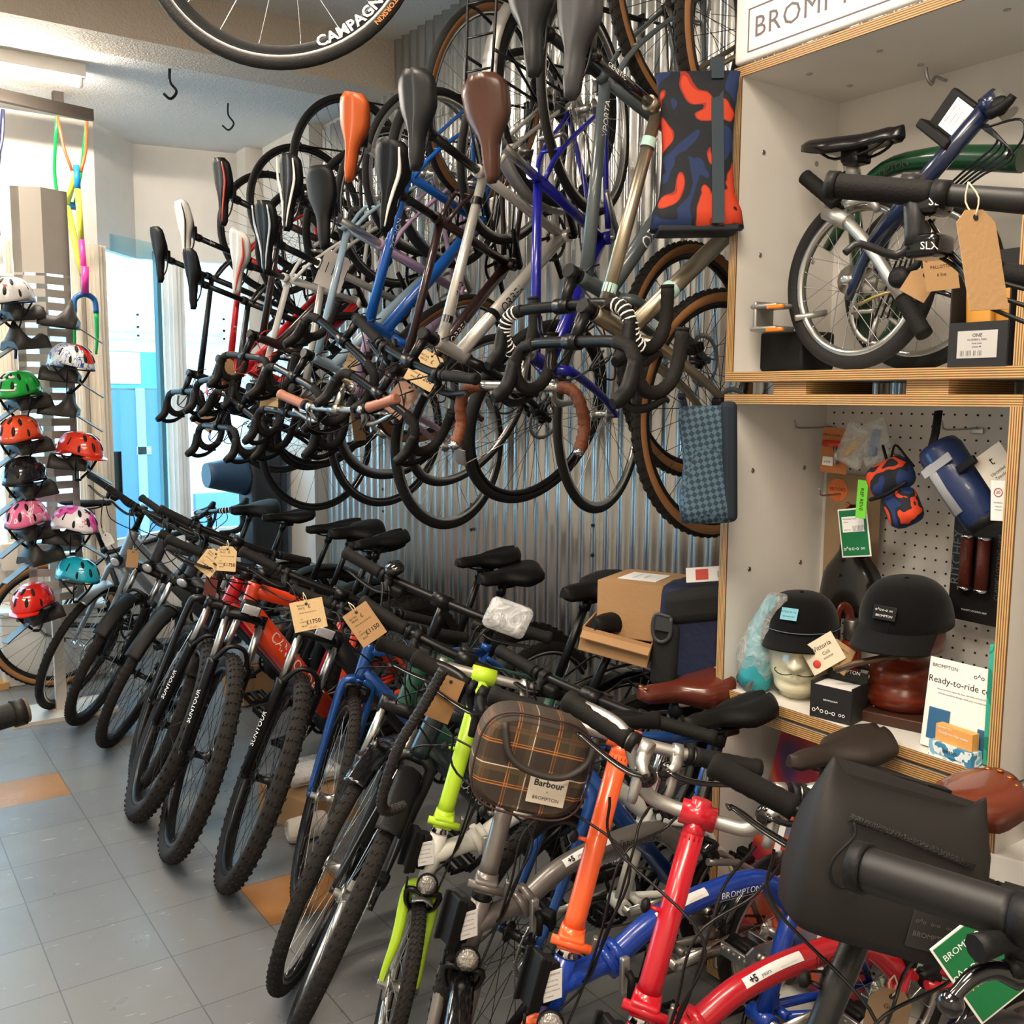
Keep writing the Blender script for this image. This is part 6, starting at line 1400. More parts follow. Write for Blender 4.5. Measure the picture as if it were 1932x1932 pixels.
# near mountain bicycle bars reaching into the picture (top right) and a black pair (lower right)
def near_bar(label, a, e, grip_end, lever_at, r=.0155, second=None, cats='handlebar', gl=.13, gm=None):
    t = thing('handlebar', label, cats, Mx.Translation(a)); q = lambda p: p-a
    b = MB(); d = (e-a).normalized(); b.tube([q(a+d*gl*.9), q(e)]+([q(second)] if second else []), [r*.82, r*.95]+([r*.95] if second else []), 14, smooth=4); b.build('bar', mat('matt_black_bar', '#1a1a1c', .5), t)
    b = MB(); b.tube([q(a+d*gl*i/16) for i in range(17)], r, 16); g = b.build('grip', gm or GRIPM, t)
    for u0, u1, k_ in ((-.006, .008, 1.16), (gl, gl+.02, 1.12)): b = MB(); b.tube([q(a+d*u0), q(a+d*u1)], r*k_, 16); b.build('lock_collar', BLKM, g)
    return t, q, d
a, e = at(1570, 350, 1.32), at(1990, 385, 1.18)
t, q, d = near_bar('black flat handlebar with knurled grip crossing the top cabinet', a, e, None, None, .0165)
b = MB(); c = at(1718, 358, 1.28); b.tube([q(c-d*.012), q(c+d*.012)], .021, 14); b.tube([q(c+UPC*.015), q(c-UPC*.03+BACK*.012), q(c-UPC*.075+BACK*.01)], [.012, .014, .012], 8, smooth=3); b.tube([q(c-UPC*.07+BACK*.01), q(c-UPC*.085-RIGHT*.02), q(c-UPC*.070-RIGHT*.065), q(c-UPC*.082-RIGHT*.085)], [.008, .006, .005, .005], 7, smooth=3); b.build('brake_lever', mat('graphite_lever', '#2e2e30', .4, metal=.4), t)
b = MB(); c2_ = at(1752, 385, 1.27); b.rbox(q(c2_), (.05, .05, .035), .012); b.rbox(q(c2_-UPC*.055+RIGHT*.0), (.05, .05, .03), .010); sh = b.build('shifter', BLKG, t)
texts([('SLX', .016, 0, 0)], WHT, Mx.Translation(q(c2_+BACK*.030-UPC*.006)) @ CR.to_4x4(), sh); texts([('SLX', .014, 0, 0)], WHT, Mx.Translation(q(c2_+BACK*.030-UPC*.062-RIGHT*.012)) @ CR.to_4x4(), sh)
b = MB(); b.rbox(q(c2_+BACK*.024+UPC*.012+RIGHT*.016), (.010, .010, .010), .002); b.build('gear_window', REDPL, sh)
b = MB()
for k in range(3): b.tube([q(c2_-UPC*.02*(k+1)), q(at(1790+10*k, 470+20*k, 1.27)), q(at(1850, 520+25*k, 1.24)), q(at(1990, 560+35*k, 1.2))], .0028, 6, smooth=5)
b.build('cable', CABLE, t)
a2 = at(1876, 515, 1.40); t2, q2, d2 = near_bar('black knurled grip end at the right edge behind the kraft tag', a2, at(2080, 545, 1.35), None, None, .0165)
def price_tag(label, pos, n, roll, size=(.075, .105), lines=None, m=KRAFTL, string=.07, cut=True, tm=DRK, red=None):
    t = thing('price_tag', label, 'price tag', FM(pos, n, roll=roll), 'card tags tied to the bicycles'); w_, h_ = size; b = MB(); c = .016 if cut else .001
    b.prism([(-w_/2, -h_/2), (w_/2, -h_/2), (w_/2, h_/2-c), (w_/2-c, h_/2), (-w_/2+c, h_/2), (-w_/2, h_/2-c)], .0014); b.build('card', m, t)
    b = MB(); b.lathe([(.004, 0), (.004, .0006)], 12, o=(0, h_/2-.010, .0008)); b.build('punched_hole', DRK, t)
    if string:
        b = MB(); s0 = V((0, h_/2-.010, 0)); b.tube([s0, s0+V((.004, string*.5, .006)), s0+V((-.002, string, 0))], .0011, 5, smooth=3); b.tube([s0, s0+V((-.005, string*.5, -.006)), s0+V((-.002, string, 0))], .0011, 5, smooth=3); b.build('string', STRING, t)
    if lines: texts(lines, tm, Mx.Translation((0, 0, .0013)), t)
    if red: texts(red, REDP, Mx.Translation((0, 0, .0013)), t)
    return t
FC = lambda ax=0, up=0: (BACK+RIGHT*ax+UPC*up)
def std(p): return [('RETAIL', .0085, -.018, .034), ('PRICE', .0085, -.018, .024), ('£', .018, .008, .028), ('-o-o-o-o-o-o-o-', .009, 0, .010), ('our', .006, -.024, -.010), ('CURRENT', .006, -.020, -.020), ('PRICE', .007, -.020, -.034), ('£'+p, .019, .012, -.024, dict(bold=.0002))]
def S_(ls, k): return [(l[0], l[1]*k, l[2]*k, l[3]*k)+tuple(l[4:]) for l in ls]
price_tag('large folded kraft tag hanging from the near flat handlebar', at(1852, 490, 1.20), FC(.3, .1), 4, (.058, .125), None, KRAFT, .045)
price_tag('handwritten kraft tag in front of the folded bicycle wheel', at(1773, 497, 1.75), FC(.1), 8, (.062, .095), [('Q from STEM bolt', .0075, 0, .008), ('PALLOTTA', .008, 0, -.006), ('6 line', .008, 0, -.02)], KRAFT, .03, red=[('02E', .018, -.002, .028)])
price_tag('small plain kraft tag under the handwritten one', at(1735, 535, 1.82), FC(-.2), -30, (.05, .055), None, KRAFT, .0)
price_tag('kraft price tag reading £1200 on the hanging bars', at(802, 697, 3.35), FC(-.1), -28, (.105, .12), S_(std('1200'), 1.2), KRAFTL, .06)
price_tag('kraft price tag reading £599 tilted on the silver hanging bars', at(671, 690, 3.9), FC(.2), -20, (.085, .15), S_(std('599'), 1.15), KRAFTL, .06)
price_tag('kraft price tag reading £849 on the silver-wrapped hanging bars', at(517, 759, 4.3), FC(), -8, (.12, .10), S_(std('849'), 1.1), KRAFTL, .04)
price_tag('blank kraft tag beside the £849 tag', at(580, 746, 4.2), FC(), -42, (.11, .11), None, KRAFT, .07)
price_tag('pinkish blank tag under the hanging bars next to the £1200 tag', at(756, 753, 3.5), FC(.2), -38, (.085, .125), None, mat('pink_kraft', '#c49c88', .8), .05)
price_tag('narrow kraft tag seen edge-on below the lavender bicycle', at(675, 793, 3.9), (V((1, 0, 0))*.4+BACK*.35), 0, (.10, .16), None, KRAFT, .04)
price_tag('kraft tag hanging at the far end of the hung bicycles', at(393, 790, 5.3), FC(.1), -35, (.11, .12), None, mat('pink_kraft', '#c49c88', .8), .06)
price_tag('kraft tag among the bars of the red hanging bicycle', at(430, 705, 4.7), FC(.5), 6, (.07, .14), None, KRAFT, .04)
price_tag('kraft price tag reading £1750 above the red head tube, upright', at(428, 1054, 3.35), FC(), -4, (.065, .085), S_(std('1750'), .85), KRAFTL, .03)
price_tag('kraft price tag lying tilted behind the upright £1750 one', at(396, 1060, 3.45), FC(), -38, (.07, .09), S_(std('2250'), .85), KRAFTL, .03)
price_tag('brown kraft tag backing onto the silver city bicycle', at(250, 1054, 4.75), FC(.1), -6, (.055, .085), None, KRAFT, .03, cut=False)
price_tag('small white slip hanging beside the helmet stand', at(203, 1017, 4.9), FC(), 28, (.05, .065), [('= = = =', .008, 0, .012), ('= = = =', .008, 0, 0), ('= = =', .008, 0, -.012)], WHITE, .04)
price_tag('dark red card hanging behind the round lamp of the hidden bicycle', at(398, 1105, 4.0), FC(), -8, (.05, .085), None, mat('maroon_card', '#5c2a22', .7), .02)
price_tag('kraft price tag reading £1750 hanging before the black frame', at(582, 1160, 2.55), FC(), 12, (.086, .078), S_(std('1750'), .8), KRAFTL, .03, cut=False, red=[('off wall', .007, .005, -.033)])
price_tag('kraft price tag with a white sticker above the blue head tube', at(688, 1178, 2.35), FC(), 35, (.068, .09), S_(std('1150'), .8), KRAFT, .03, cut=False)
price_tag('blank kraft card behind the braided cable lock', at(838, 1318, 2.05), FC(), -22, (.055, .095), None, mat('mid_kraft', '#8f6b42', .8), .0, cut=False)
price_tag('crumpled kraft tag on the red folding bicycle', at(1672, 1925, 1.40), FC(), -12, (.062, .09), [('Gun', .01, 0, .02), ('~~~~', .008, 0, 0)], mat('mid_kraft2', '#8b7257', .8), .03)
price_tag('striped paper tag among the hanging saddles', at(628, 512, 4.0), FC(.3), -22, (.11, .15), [('| | | | |', .05, 0, .01)], mat('pale_paper', '#c9c2bb', .7), .05)
# green product tag and lower right bars
t = card('product_tag', 'green diamond-hung product tag with yellow word on the near handlebar', 'tag', (.080, .118), WHITE, FM(at(1850, 1825, 1.22), FC(.1), roll=35)); b = MB(); b.rbox((0, 0, .0013), (.074, .112, .001), .004); b.build('green_print', GRNC, t)
texts([('BROMPTON', .012, 0, .038)]+logo_bikes(.010, .016), WHT, Mx.Translation((0, 0, .0024)), t); texts([('Metro', .014, -.008, -.012)], mat('yellow_print', '#e3d92f', .5, var=0), Mx.Translation((0, 0, .0024)), t)
a, e = at(1622, 1636, .92), at(2010, 1760, .80)
t, q, d = near_bar('thick black handlebar end with a lever, lowest right corner', a, e, None, None, .0205, gl=.135, gm=mat('smooth_grip', '#121213', .5))
b = MB(); c = at(1915, 1722, .84); b.tube([q(c-d*.010), q(c+d*.012)], .0235, 14); b.tube([q(c-UPC*.01), q(c-UPC*.040+BACK*.008), q(at(1900, 1830, .83))], [.012, .012, .009], 8, smooth=3); b.build('lever_clamp', BLKM, t)
b = MB(); b.tube([q(at(1925, 1850, .83)), q(at(1880, 1830, .83)), q(at(1840, 1840, .825)), q(at(1808, 1870, .82)), q(at(1795, 1890, .82))], [.009, .0085, .0075, .006, .009], 9, smooth=4); b.ball(q(at(1793, 1893, .82)), .0115, 12); b.build('brake_lever', BLKG, t)
b = MB(); b.tube([q(at(1935, 1800, .83)), q(at(1900, 1775, .82)), q(at(1840, 1790, .81))], [.010, .009, .012], 8, smooth=3); b.build('shift_lever', BLKM, t)
a, e = at(36, 1344, 1.25), at(-220, 1420, 1.15)
t, q, d = near_bar('dark ribbed handlebar grip end poking in at the left edge', a, e, None, None, .0150)
b = MB(); b.tube([q(a-d*.010), q(a+d*.004)], .0155, 16); b.build('end_cap', mat('bronze_cap', '#7a6a58', .4, metal=.6), t)
# near black post that carries the lowest right bars
# hung front wheel close to the ceiling
wm = wheel_meshes(R=.345, tr=.0145, tyre='slick', rim='track', deep=.034, disc=False, spk=18)
cw0 = at(530, -140, 2.36); W0 = FM(cw0, BACK*1.0+V((0, 0, -.0)), roll=0) @ Mx.Rotation(PI/2, 4, 'X')
t = thing('bicycle_wheel', 'racing wheel with lettered rim hung close under the ceiling', 'wheel', W0)
rim_ = put('rim', wm['rim'], t); put('tyre', wm['tyre'], t); put('spokes', wm['spokes'], t); put('hub', wm['hub'], t)
def arc_text(s, size, r, a0, m, parent, y, sg, nm='lettering', spread=1.08):
    vs_, fs_ = [], []; vs, fs = text_verts(s, size, bold=size*.03); 
    for v in vs:
        an = a0+sg*v.x*spread/r; rr = r-sg*v.y; vs_.append((rr*math.sin(an), y, rr*math.cos(an)))
    me = bpy.data.meshes.new(nm); me.from_pydata(vs_, [], fs); me.materials.append(m); return put(nm, me, parent)
ORPR = mat('orange_print', '#c87a35', .5, var=0)
arc_text('CAMPAGNOLO', .036, .298, .76, WHT, rim_, .0115, 1); arc_text('GATORSKIN', .017, .3315, .92, ORPR, rim_, .0150, -1)
b = MB(); b.tube([cw0+V((0, 0, .03)), cw0+V((0, 0, .3)), V((cw0.x, cw0.y, ZC))], .006, 6); tag(b.build('ceiling_hook', BLK), 'long steel ceiling hook for the racing wheel', 'hook')

# ---------------------------------------------------------------- helmet stand by the window
YS = 5.25
GREYM = mat('grey_powder_coat', '#bfb8ae', .45, metal=.2)
def tower(label, px0, px1, py0, py1, Y, slots):
    a, c = ony(px0, py0, Y), ony(px1, py1, Y); w_ = abs(ony(px1, py0, Y).x-a.x); h_ = a.z-.0
    return a, w_
st = thing('helmet_stand', 'grey slotted metal display stand holding the helmets', 'display stand', Mx.Translation((.90, YS, 0)))
for k, (x0_, x1_, z0, z1, sh) in enumerate(((-.135, .11, .55, 2.62, 0),)):
    b = MB(); n = 30; 
    for s in (-1, 1):
        d_ = V((1, .32*s*-1, 0)).normalized() if s > 0 else V((1, .32, 0)).normalized()
    zs = [z0]; step = .062; z = .72
    L_, C_, R2 = V((-.125, .05, 0)), V((0, 0, 0)), V((.125, .05, 0))
    rows = []
    z = 2.20
    segs = [(2.20, 2.60)]
    while z > .62: segs.append((z-.050, z-.012)); z -= .062
    segs.append((.50, z-.012))
    for lo_, hi_ in segs:
        for A_, B_ in ((L_, C_), (C_, R2)):
            b.rings([[A_+V((0, 0, lo_)), B_+V((0, 0, lo_)), B_+V((0, .003, lo_)), A_+V((0, .003, lo_))], [A_+V((0, 0, hi_)), B_+V((0, 0, hi_)), B_+V((0, .003, hi_)), A_+V((0, .003, hi_))]], flat=True)
    for A_, B_ in ((L_, L_.lerp(C_, .28)), (R2, R2.lerp(C_, .28))):
        b.rings([[A_+V((0, 0, .5)), B_+V((0, 0, .5)), B_+V((0, .004, .5)), A_+V((0, .004, .5))], [A_+V((0, 0, 2.6)), B_+V((0, 0, 2.6)), B_+V((0, .004, 2.6)), A_+V((0, .004, 2.6))]], flat=True)
    b.build('slotted_panel', GREYM, st)
b = MB(); b.box((0, .10, 1.3), (.05, .04, 2.6)); b.box((0, .10, .01), (.5, .3, .02)); b.build('upright', GREYM, st)
TRAYM = mat('dark_tray_plastic', '#2e2b29', .55, bump=.1); TONG = mat('grey_tray_tongue', '#4a4a4c', .4)
def tray(label, px, py, side):
    p = ony(px, py, YS-.14); M = Mx.Translation(p) @ Mx.Rotation(R_(-18*side), 4, 'Z') @ Mx.Rotation(R_(10*side), 4, 'Y') @ Mx.Scale(1.15, 4); t = thing('helmet_tray', label, 'tray', M, 'helmet trays on the slotted stand'); b = MB(); R = []
    for i in range(12):
        u_ = i/11; x = side*(-.115+.15*u_); z = .005+.035*math.exp(-((u_-.72)/.16)**2)*2.4+.020*math.exp(-((u_-.05)/.1)**2); wd = .055+.02*u_
        R.append([V((x, -wd, -.035+.01*u_)), V((x, -wd*.7, z*.4)), V((x, 0, z)), V((x, wd*.7, z*.4)), V((x, wd, -.035+.01*u_)), V((x, wd*.9, -.04+.01*u_)), V((x, 0, z-.022)), V((x, -wd*.9, -.04+.01*u_))])
    b.rings(R); b.build('cradle', TRAYM, t)
    b = MB(); b.box((side*.085, -.02, -.045), (.12, .05, .005), Mx.Rotation(side*.42, 3, 'Y')); b.build('tongue', TONG, t)
def helmet(label, px, py, side, m, m2=None, cap=False, s=1., dots=None, eyes=False, roll=0):
    s *= .9
    p = ony(px, py, YS-.17); M = Mx.Translation(p+V((0, 0, -.042))) @ Mx.Rotation(R_(-90+side*38), 4, 'Z') @ Mx.Rotation(R_(8), 4, 'Y') @ Mx.Rotation(R_(roll), 4, 'X') @ Mx.Scale(s, 4)
    t = thing('helmet', label, 'helmet', M, 'child helmets on the slotted stand'); b = MB(); K = 12; n = 36; R = []
    LX, LY, LZ = .128, .098, .125
    for i in range(K+1):
        u_ = i/K*PI/2; R.append([V((LX*math.cos(a)*math.cos(u_)**.75-(.01 if math.cos(a) < 0 else 0), LY*math.sin(a)*math.cos(u_)**.75, LZ*math.sin(u_)-.012*(math.cos(u_)**4)*(1-abs(math.cos(a)))*-1-.02*math.cos(u_)**6*(math.cos(a) < -.3)+.010*math.cos(u_)**6*abs(math.sin(a))))
                                for a in [2*PI*j/n for j in range(n)]])
    b.rings(R)
    if m2:
        for fi, f in enumerate(b.f):
            c = sum((V(b.v[i]) for i in f), V())/len(f)
            if (m2[1] == 'front' and c.x > .02) or (m2[1] == 'top' and abs(c.y) < .028 and c.z > .03) or (m2[1] == 'low' and c.z < .045) or (m2[1] == 'back' and c.x < -.02): b.m[fi] = 1
    b.cur = 2
    def spot(a, u_, lift=0.): return V((LX*math.cos(a)*math.cos(u_)**.75, LY*math.sin(a)*math.cos(u_)**.75, LZ*math.sin(u_)))*(1+lift)
    V_ = [] if cap == 'solid' else [(0.35, .5), (-.35, .5), (.75, .95), (-.75, .95), (1.05, .42), (-1.05, .42), (1.6, .7), (-1.6, .7), (0, 1.05), (2.3, .6), (-2.3, .6)]
    for a, u_ in V_:
        c = spot(a, u_); e = spot(a, u_+.16); d_ = (e-c).normalized(); nrm = V((c.x/LX**2, c.y/LY**2, c.z/LZ**2)).normalized(); sd = nrm.cross(d_).normalized(); L2, W2 = .026, .0095
        Rm = Mx((d_, sd, nrm)).transposed(); R = []
        for k in range(5):
            t_ = k/4*PI; R.append([c+Rm @ V((math.cos(2*PI*j/10)*L2*math.sin(t_)+1e-5*math.cos(j), math.sin(2*PI*j/10)*W2*math.sin(t_), -math.cos(t_)*.0035)) for j in range(10)])
        b.rings(R)
    sh = b.build('shell', [m, m2[0] if m2 else m, mat('vent_black', '#0c0c0d', .7)], t)
    b = MB(); b.tube([spot(2*PI*j/n, 0)*.99+V((0, 0, -.002)) for j in range(n+1)], .004, 5); b.build('rim_edge', BLKM, sh)
    if cap:
        b = MB(); rows = []
        for k in range(3): rows.append([V((LX*math.cos(a)+.032*k/2*math.cos(a), LY*math.sin(a), .002-.008*k/2)) for a in [(-1+2*j/8)*.9 for j in range(9)]])
        b.rings(rows, closed=False, caps=False); b.rings([[p_+V((0, 0, .004)) for p_ in r] for r in reversed(rows)], closed=False, caps=False); b.build('peak', m, sh)
    if dots:
        b = MB(); random.seed(len(label))
        for k in range(26):
            a = random.uniform(-2.6, 2.6); u_ = random.uniform(.1, 1.2); c = spot(a, u_, .004); nrm = V((c.x/LX**2, c.y/LY**2, c.z/LZ**2)).normalized(); d_, sd = frame_of(nrm)
            for q_ in (-1, 1): b.prism([(x_*.0055+q_*.004, y_*.005) for x_, y_ in ((-1, -.6), (0, -1), (1, -.6), (1, .7), (0, .3), (-1, .7))], .001, Mx.Translation(c) @ Mx((d_, sd, nrm)).transposed().to_4x4())
        b.build('printed_marks', dots, sh)
    if eyes:
        for a, u_, r_ in ((-.28, .80, .016), (.28, .95, .016)):
            b = MB(); c = spot(a, u_); b.ball(c, r_, 12, (1, 1, .6)); e = b.build('printed_eye', WHT, sh); b = MB(); b.ball(c*1.10, r_*.45, 8); b.build('pupil', DRK, e)
        b = MB(); b.tube([spot(a/10, .32, .012) for a in range(-5, 6)], .005, 6); b.build('printed_grin', WHT, sh)
    b = MB()
    for s_ in (-1, 1): b.tube([(.05, s_*.085, 0), (.03, s_*.06, -.07), (0, s_*.02, -.13)], .0035, 5, smooth=3, sq=(1, 2)); b.tube([(-.05, s_*.08, 0), (.02, s_*.058, -.075)], .003, 5, sq=(1, 2))
    b.rbox((0, 0, -.135), (.02, .035, .012), .004); b.build('chin_strap', BLKM, t); return t
def gl(n, c, m=0.): return mat(n, c, .2, coat=.7, metal=m, var=0)
SPK = ramp_mat('blue_white_streaks', 'noise', 16, [(0, '#e8e8ea'), (.5, '#1f5cae'), (.56, '#e8e8ea')], .2, 'CONSTANT', (3, 1, 1), 1.5)
PNKW = ramp_mat('magenta_white_fade', 'noise', 5, [(0, '#d6359a'), (.42, '#e86ab8'), (.5, '#efe9ee')], .2, 'CONSTANT'); PNK = ramp_mat('pink_white_lines', 'noise', 9, [(0, '#ea6f9c'), (.50, '#ea6f9c'), (.505, '#f3e6ea'), (.53, '#e888ac')], .2, 'CONSTANT', (1, 1, 1), 1.4)
helmet('white child helmet with tiny red prints, top left of the stand', 22, 552, -1, gl('white_shell', '#e7e4e2'), dots=REDP)
helmet('green child helmet with cartoon eyes and a grin', 36, 728, -1, gl('green_shell', '#17a038'), eyes=True)
helmet('orange and teal child helmet below the green one', 38, 812, -1, gl('orange_shell', '#e3502a'), (gl('teal_shell', '#2a8f92'), 'back'), dots=mat('peach_print', '#f0a080', .4))
helmet('glossy black helmet on the left of the stand', 46, 890, -1, gl('black_shell', '#17171c'))
helmet('pink child helmet with white lines', 50, 970, -1, PNK)
helmet('blue, white and red child helmet on the right of the stand', 134, 676, 1, SPK, (gl('red_shell', '#d8321f'), 'top'))
helmet('red peaked child helmet with pale prints', 150, 842, 1, gl('tomato_shell', '#dd3a24'), cap=True, dots=mat('peach_print', '#f0a080', .4))
helmet('magenta and white child helmet printed with butterflies', 140, 982, 1, PNKW, dots=mat('magenta_print', '#c21f74', .4))
helmet('turquoise child helmet behind the gravel bicycle wheel', 146, 1076, 1, gl('turquoise_shell', '#19a6c0'), s=.95)
helmet('red child helmet seen through the gravel bicycle wheel', 62, 1128, -1, gl('bright_red_shell', '#d62417'), cap=True, dots=WHT)
for i, (px, py, s_, l_) in enumerate(((22, 590, -1, 'under the white red-printed helmet'), (30, 645, -1, 'empty, above the green helmet'), (36, 758, -1, 'under the green helmet'), (38, 842, -1, 'under the orange and teal helmet'), (46, 925, -1, 'under the glossy black helmet'), (50, 1003, -1, 'under the pink helmet'), (60, 1050, -1, 'empty, below the pink helmet'), (132, 605, 1, 'empty, beside the white helmet'), (134, 708, 1, 'under the blue, white and red helmet'), (132, 772, 1, 'empty, above the red peaked helmet'), (150, 872, 1, 'under the red peaked helmet'), (140, 1012, 1, 'under the butterfly helmet'), (60, 1160, -1, 'under the lowest red helmet'))):
    tray('dark helmet tray ' + l_, px, py, s_)

# ---------------------------------------------------------------- frames hung in the window
def hung_frame(label, x, y, ztop, cols, sc=1., bar=False):
    t = thing('bicycle_frameset', label, 'bicycle frame', Mx.Translation((x, y, ztop)) @ Mx.Rotation(R_(8), 4, 'Z'), 'bare bicycle frames hung in the window')
    ms = cols; b = MB()
    q = lambda xx, z, yy=0: V((xx, yy, z))
    b.cur = 0
    for s in (-1, 1): b.tube([q(s*.075, 0), q(s*.055, -.16, -.02), q(s*.022, -.27, -.03)], .008, 8, smooth=3)
    b.cur = 1
    for s in (-1, 1): b.tube([q(s*.075, 0), q(s*.068, -.25, .10), q(s*.040, -.42, .14)], .009, 8, smooth=3)
    b.cur = 2; b.tube([q(0, -.24, -.03), q(.002, -.36, -.03)], .016, 12); b.tube([q(-.05, -.42, .14), q(.05, -.42, .14)], .021, 12)
    b.cur = 3; b.tube([q(.002, -.36, -.03), q(.008, -.62, -.035)], .0155, 12); b.tube([q(0, -.27, -.03), q(0, -.42, .14)], .015, 12); b.tube([q(0, -.42, .14), q(.02, -.80, 0)], .018, 12)
    b.cur = 4; b.tube([q(.008, -.62, -.035), q(.014, -.80, -.04)], .0155, 12); b.tube([q(.016, -.76, -.05), q(.018, -.90, -.03)], .020, 14)
    b.build('main_frame', ms, t)
    b = MB(); b.cur = 0; b.tube([q(.018-.058, -1.00, -.02), q(.018-.05, -.93, -.02), q(.018, -.905, -.025), q(.018+.05, -.93, -.02), q(.018+.058, -1.0, -.02)], .015, 10, smooth=4); b.cur = 1
    for s in (-1, 1): b.tube([q(.018+s*.058, -.99, -.02), q(.018+s*.060, -1.12, -.01), q(.018+s*.055, -1.22, 0)], [.014, .011, .007], 8, smooth=3)
    b.build('fork', [ms[5], ms[1]], t)
    if bar:
        b = MB(); b.tube([q(-.2, -.78, -.12), q(-.1, -.82, -.12), q(.06, -.82, -.12), q(.09, -.78, -.12), q(.095, -.68, -.12)], .014, 10, smooth=4); b.build('handlebar', mat('white_tape', '#c9c0b4', .6), t)
        b = MB(); b.tube([q(.06, -.84, -.12), q(.05, -.95, -.08), q(.018, -.96, -.04)], .014, 10, smooth=2); b.build('stem', BLKG, t)
    return t
hung_frame('rainbow painted bicycle frame hung by its dropouts in the window', 1.155, 5.75, 3.06, [mat('coral_paint', '#e2572c', .3), mat('emerald_paint', '#10a24c', .3), mat('azure_paint', '#1c86c8', .3), mat('yellow_paint', '#e3e04a', .3), mat('magenta_paint', '#de3f98', .3), mat('deep_blue_paint', '#1f5a94', .3)])
DNV = mat('dark_navy_paint', '#1b1f3c', .3); hung_frame('dark navy bicycle frame with white-taped bars hung at the left edge', .735, 5.6, 3.02, [DNV, DNV, DNV, DNV, mat('chipped_white_paint', '#d8d4cc', .4), DNV], bar=True)
b = MB(); p0, p1 = V((.3, 5.62, 3.12)), V((1.27, 5.85, 3.12)); b.box((p0+p1)/2, ((p1-p0).length, .07, .05), Mx.Rotation(math.atan2(.23, .97), 3, 'Z')); b.box((p0+p1)/2+V((0, -.05, -.03)), ((p1-p0).length, .02, .02), Mx.Rotation(math.atan2(.23, .97), 3, 'Z')); b.box((.5, 5.67, 3.17), (.05, .05, .06)); b.box((1.1, 5.81, 3.17), (.05, .05, .06)); tag(b.build('ceiling_rail', mat('dark_steel_rail', '#3a332e', .5, metal=.5)), 'dark slotted steel rail under the ceiling that carries the frames', 'rail')
for i, (px, py, l_) in enumerate(((320, 130, 'larger empty steel hook in the bay ceiling'), (430, 195, 'smaller empty steel hook in the bay ceiling'))):
    p = onz(px, py, ZF); b = MB(); b.tube([p, p+V((0, 0, -.06)), p+V((.03, 0, -.10)), p+V((.0, 0, -.14)), p+V((-.035, 0, -.12))], .007 if i == 0 else .005, 8, smooth=4); tag(b.build('ceiling_hook', BLK), l_, 'hook')
# tube lamp
t = thing('tube_lamp', 'fluorescent tube lamp on the bay ceiling, switched on', 'lamp', Mx.Translation((.35, 5.28, ZF)))
b = MB(); b.box((0, 0, -.03), (1.55, .07, .06)); b.build('batten', WHITE, t); b = MB(); b.tube([(-.74, 0, -.085), (.74, 0, -.085)], .014, 14); b.build('tube', mat('lit_tube', '#ffffff', .5, emit='#fff3e0', estr=260, var=0), t)
b = MB()
for s in (-1, 1): b.rbox((s*.755, 0, -.075), (.02, .035, .06), .006)
b.build('tube_holder', WHITE, t)
# socket box, wooden wedge, low white cupboard by the window
obj_box('switch_box', (.09, .06, .16), CREAM, Mx.Translation(ony(18, 1050, 6.2)), .01, 'cream electric switch box on the window post', 'switch')
b = MB(); b.rbox((0, 0, .20), (.60, .30, .40), .01); o = thing('low_cupboard', 'low white window seat box behind the gravel bicycle wheel', 'box', Mx.Translation((1.02, 6.12, 0))); b.build('body', WHITE, o); b = MB(); b.rbox((0, -.01, .415), (.64, .34, .03), .012); b.build('lid', WHITE, o)
tag(box('timber_offcut', (.60, 5.95, 0), (.74, 6.05, .035), mat('raw_pine', '#c7965a', .7)), 'short raw pine offcut on the floor at the window', 'wood')
# dark case with side scoop at the end of the corrugated wall
t = thing('trainer_case', 'tall dark upright case with a blue-grey scoop on its side', 'case', Mx.Translation((2.20, 6.0, 0)) @ Mx.Rotation(R_(6), 4, 'Z'))
b = MB(); b.rbox((.02, 0, .65), (.20, .22, 1.30), .03); b.build('body', mat('dark_case', '#1d2026', .5), t); b = MB(); b.rbox((.14, 0, .65), (.05, .20, 1.26), .02); b.build('side_strip', mat('slate_strip', '#2a3444', .5), t)
b = MB(); R = []
for i in range(8):
    u_ = i/7; R.append([V((-.07-.26*u_, .10*math.cos(a)*(1-.3*u_), 1.13+(.13-.055*u_)*math.sin(a)+.01*u_)) for a in [2*PI*j/20 for j in range(20)]])
b.rings(R); b.build('scoop', mat('blue_grey_plastic', '#2f4a66', .4), t)
# bits on the floor
cardbox('cardboard carton with a maker label on the floor behind the orange bicycle', onz(455, 1345, 0)+V((.15, .2, .11)), (.26, .22, .20), 10)
obj_box('plastic_tub', (.24, .18, .10), mat('milky_plastic', '#a9b6c4', .4), Mx.Translation(onz(455, 1345, 0)+V((.15, .2, .262))), .01, 'milky plastic tub on top of the floor carton', 'tub')
cardbox('low cardboard carton on the floor behind the blue fork', onz(560, 1570, 0)+V((.10, .12, .06)), (.24, .30, .12), 18)
t = thing('plastic_parcel', 'clear plastic parcel with red print lying on the low carton', 'packet', Mx.Translation(onz(560, 1570, 0)+V((.12, .16, .165)))); b = MB(); b.rbox((0, 0, 0), (.22, .20, .05), .02); b.build('film', FILM, t); b = MB(); b.rbox((0, 0, -.005), (.17, .15, .025), .005); b.build('folded_box', mat('white_red_box', '#d8d0cc', .6), t)
b = MB(); b.tube([(-.075, 0, 0), (-.06, 0, 0), (.06, .01, 0), (.08, .01, 0)], [.03, .045, .046, .03], 14, smooth=3); t = thing('foam_roll', 'off-white wrapped roll on the floor beside the blue fork', 'roll', Mx.Translation(onz(575, 1590, 0)+V((.02, .02, .047)))); b.build('body', mat('foam_wrap', '#cfc8bc', .8, bump=.8, bscale=90), t)
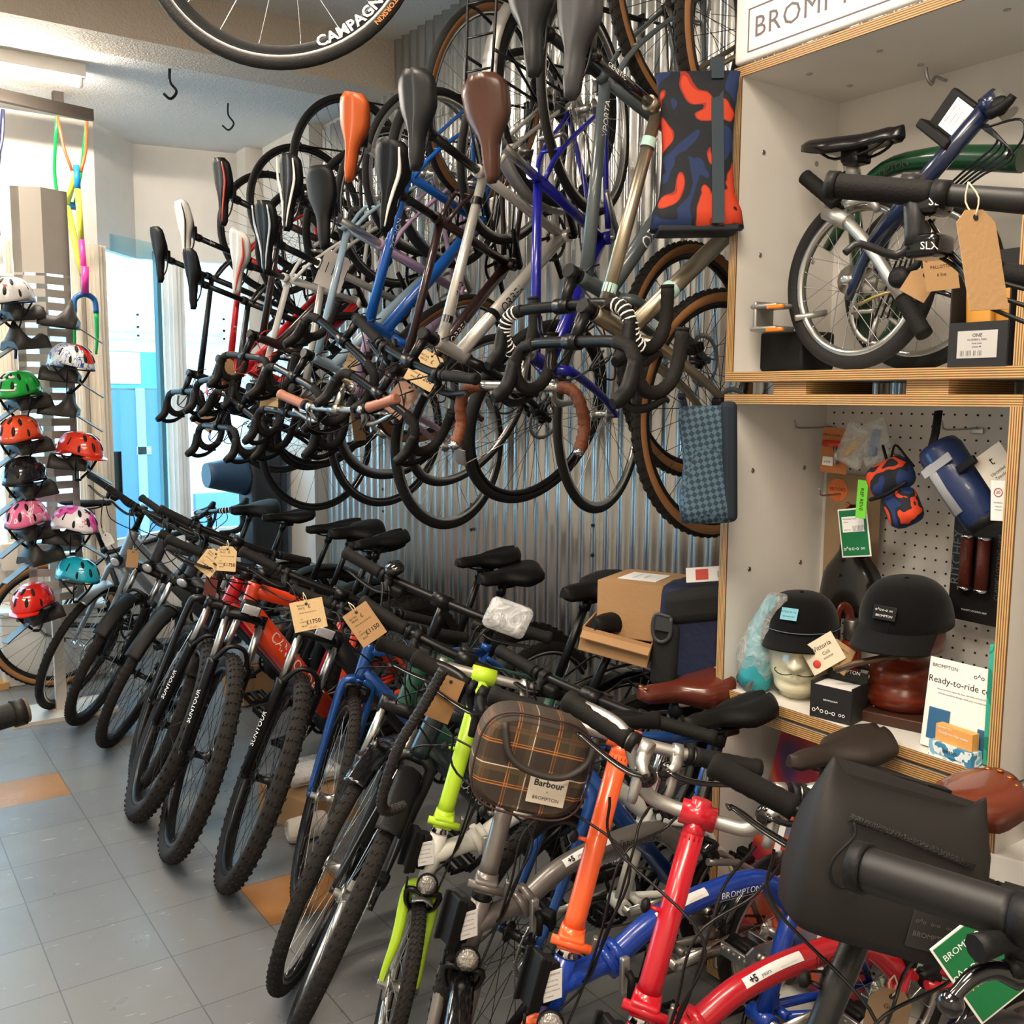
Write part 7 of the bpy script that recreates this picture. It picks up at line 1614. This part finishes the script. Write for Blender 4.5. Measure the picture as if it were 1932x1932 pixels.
t = thing('wrapped_display', 'handlebar display wrapped in clear bubble film', 'display', FM(at(958, 1165, 2.15), (-.5, -.6, .6), roll=-20)); b = MB(); b.rbox((0, 0, 0), (.10, .075, .03), .014); b.build('film', WRAP, t); b = MB(); b.rbox((0, 0, 0), (.08, .055, .014), .004); b.build('screen', BLKM, t)
# ---------------------------------------------------------------- across the street
t = thing('shop_front', 'pale shop front across the street with blue-grey door and sign band', 'building', Mx.Translation((0, 12, -.12)))
b = MB(); b.box((3, .5, 3.5), (16, 1, 7)); b.build('wall', FAC, t)
b = MB(); b.box((2.65, -.03, 2.03), (1.2, .06, .42)); sb_ = b.build('sign_band', mat('teal_sign', '#3f7f92', .5), t)
b = MB(); b.rbox((2.72, -.07, 2.05), (.60, .02, .36), .01); b.build('white_sign_panel', WHT, sb_)
b = MB(); b.box((2.98, -.04, .90), (.75, .08, 1.8)); dr = b.build('door', BLUED, t); b = MB(); b.box((3.0, -.09, .95), (.10, .02, 1.75)); b.box((2.62, -.09, .9), (.04, .03, 1.8)); b.build('door_trim', mat('blue_trim', '#7fa6b8', .5), dr)
b = MB(); b.box((3.02, -.095, 1.10), (.16, .01, .09)); sn = b.build('door_notice', mat('mint_notice', '#9fd0c4', .5), dr); texts([('FIRE EXIT', .026, 3.02, 0), ('KEEP CLEAR', .022, 3.02, -.03)], DRK, FM((0, -.102, 1.11), (0, -1, 0)) , sn)
b = MB(); b.box((2.62, -.05, .85), (.36, .03, .55)); nb = b.build('notice_board', mat('red_board_frame', '#7c2a3a', .5), t); b = MB(); b.box((2.62, -.07, .85), (.30, .02, .49)); b.build('notice', mat('pale_blue_notice', '#9fb8c6', .5), nb)
b = MB(); b.box((5.0, -.03, 3.6), (1.7, .06, 1.9)); b.build('brick_panel', BRICK, t)
b = MB()
for z_ in (2.42, 2.52, 2.66): b.box((3.2, -.08, z_), (4.5, .05, .03))
for x_ in (2.0, 2.5, 3.0, 3.5, 4.0): b.box((x_, -.08, 2.54), (.03, .05, .26))
b.build('pipe_rail', mat('white_pipe', '#cfd6da', .5), t)
b = MB(); b.box((5.4, -.05, .28), (3.6, .1, .56)); b.build('plinth_band', mat('slate_plinth', '#5f7f95', .6), t)
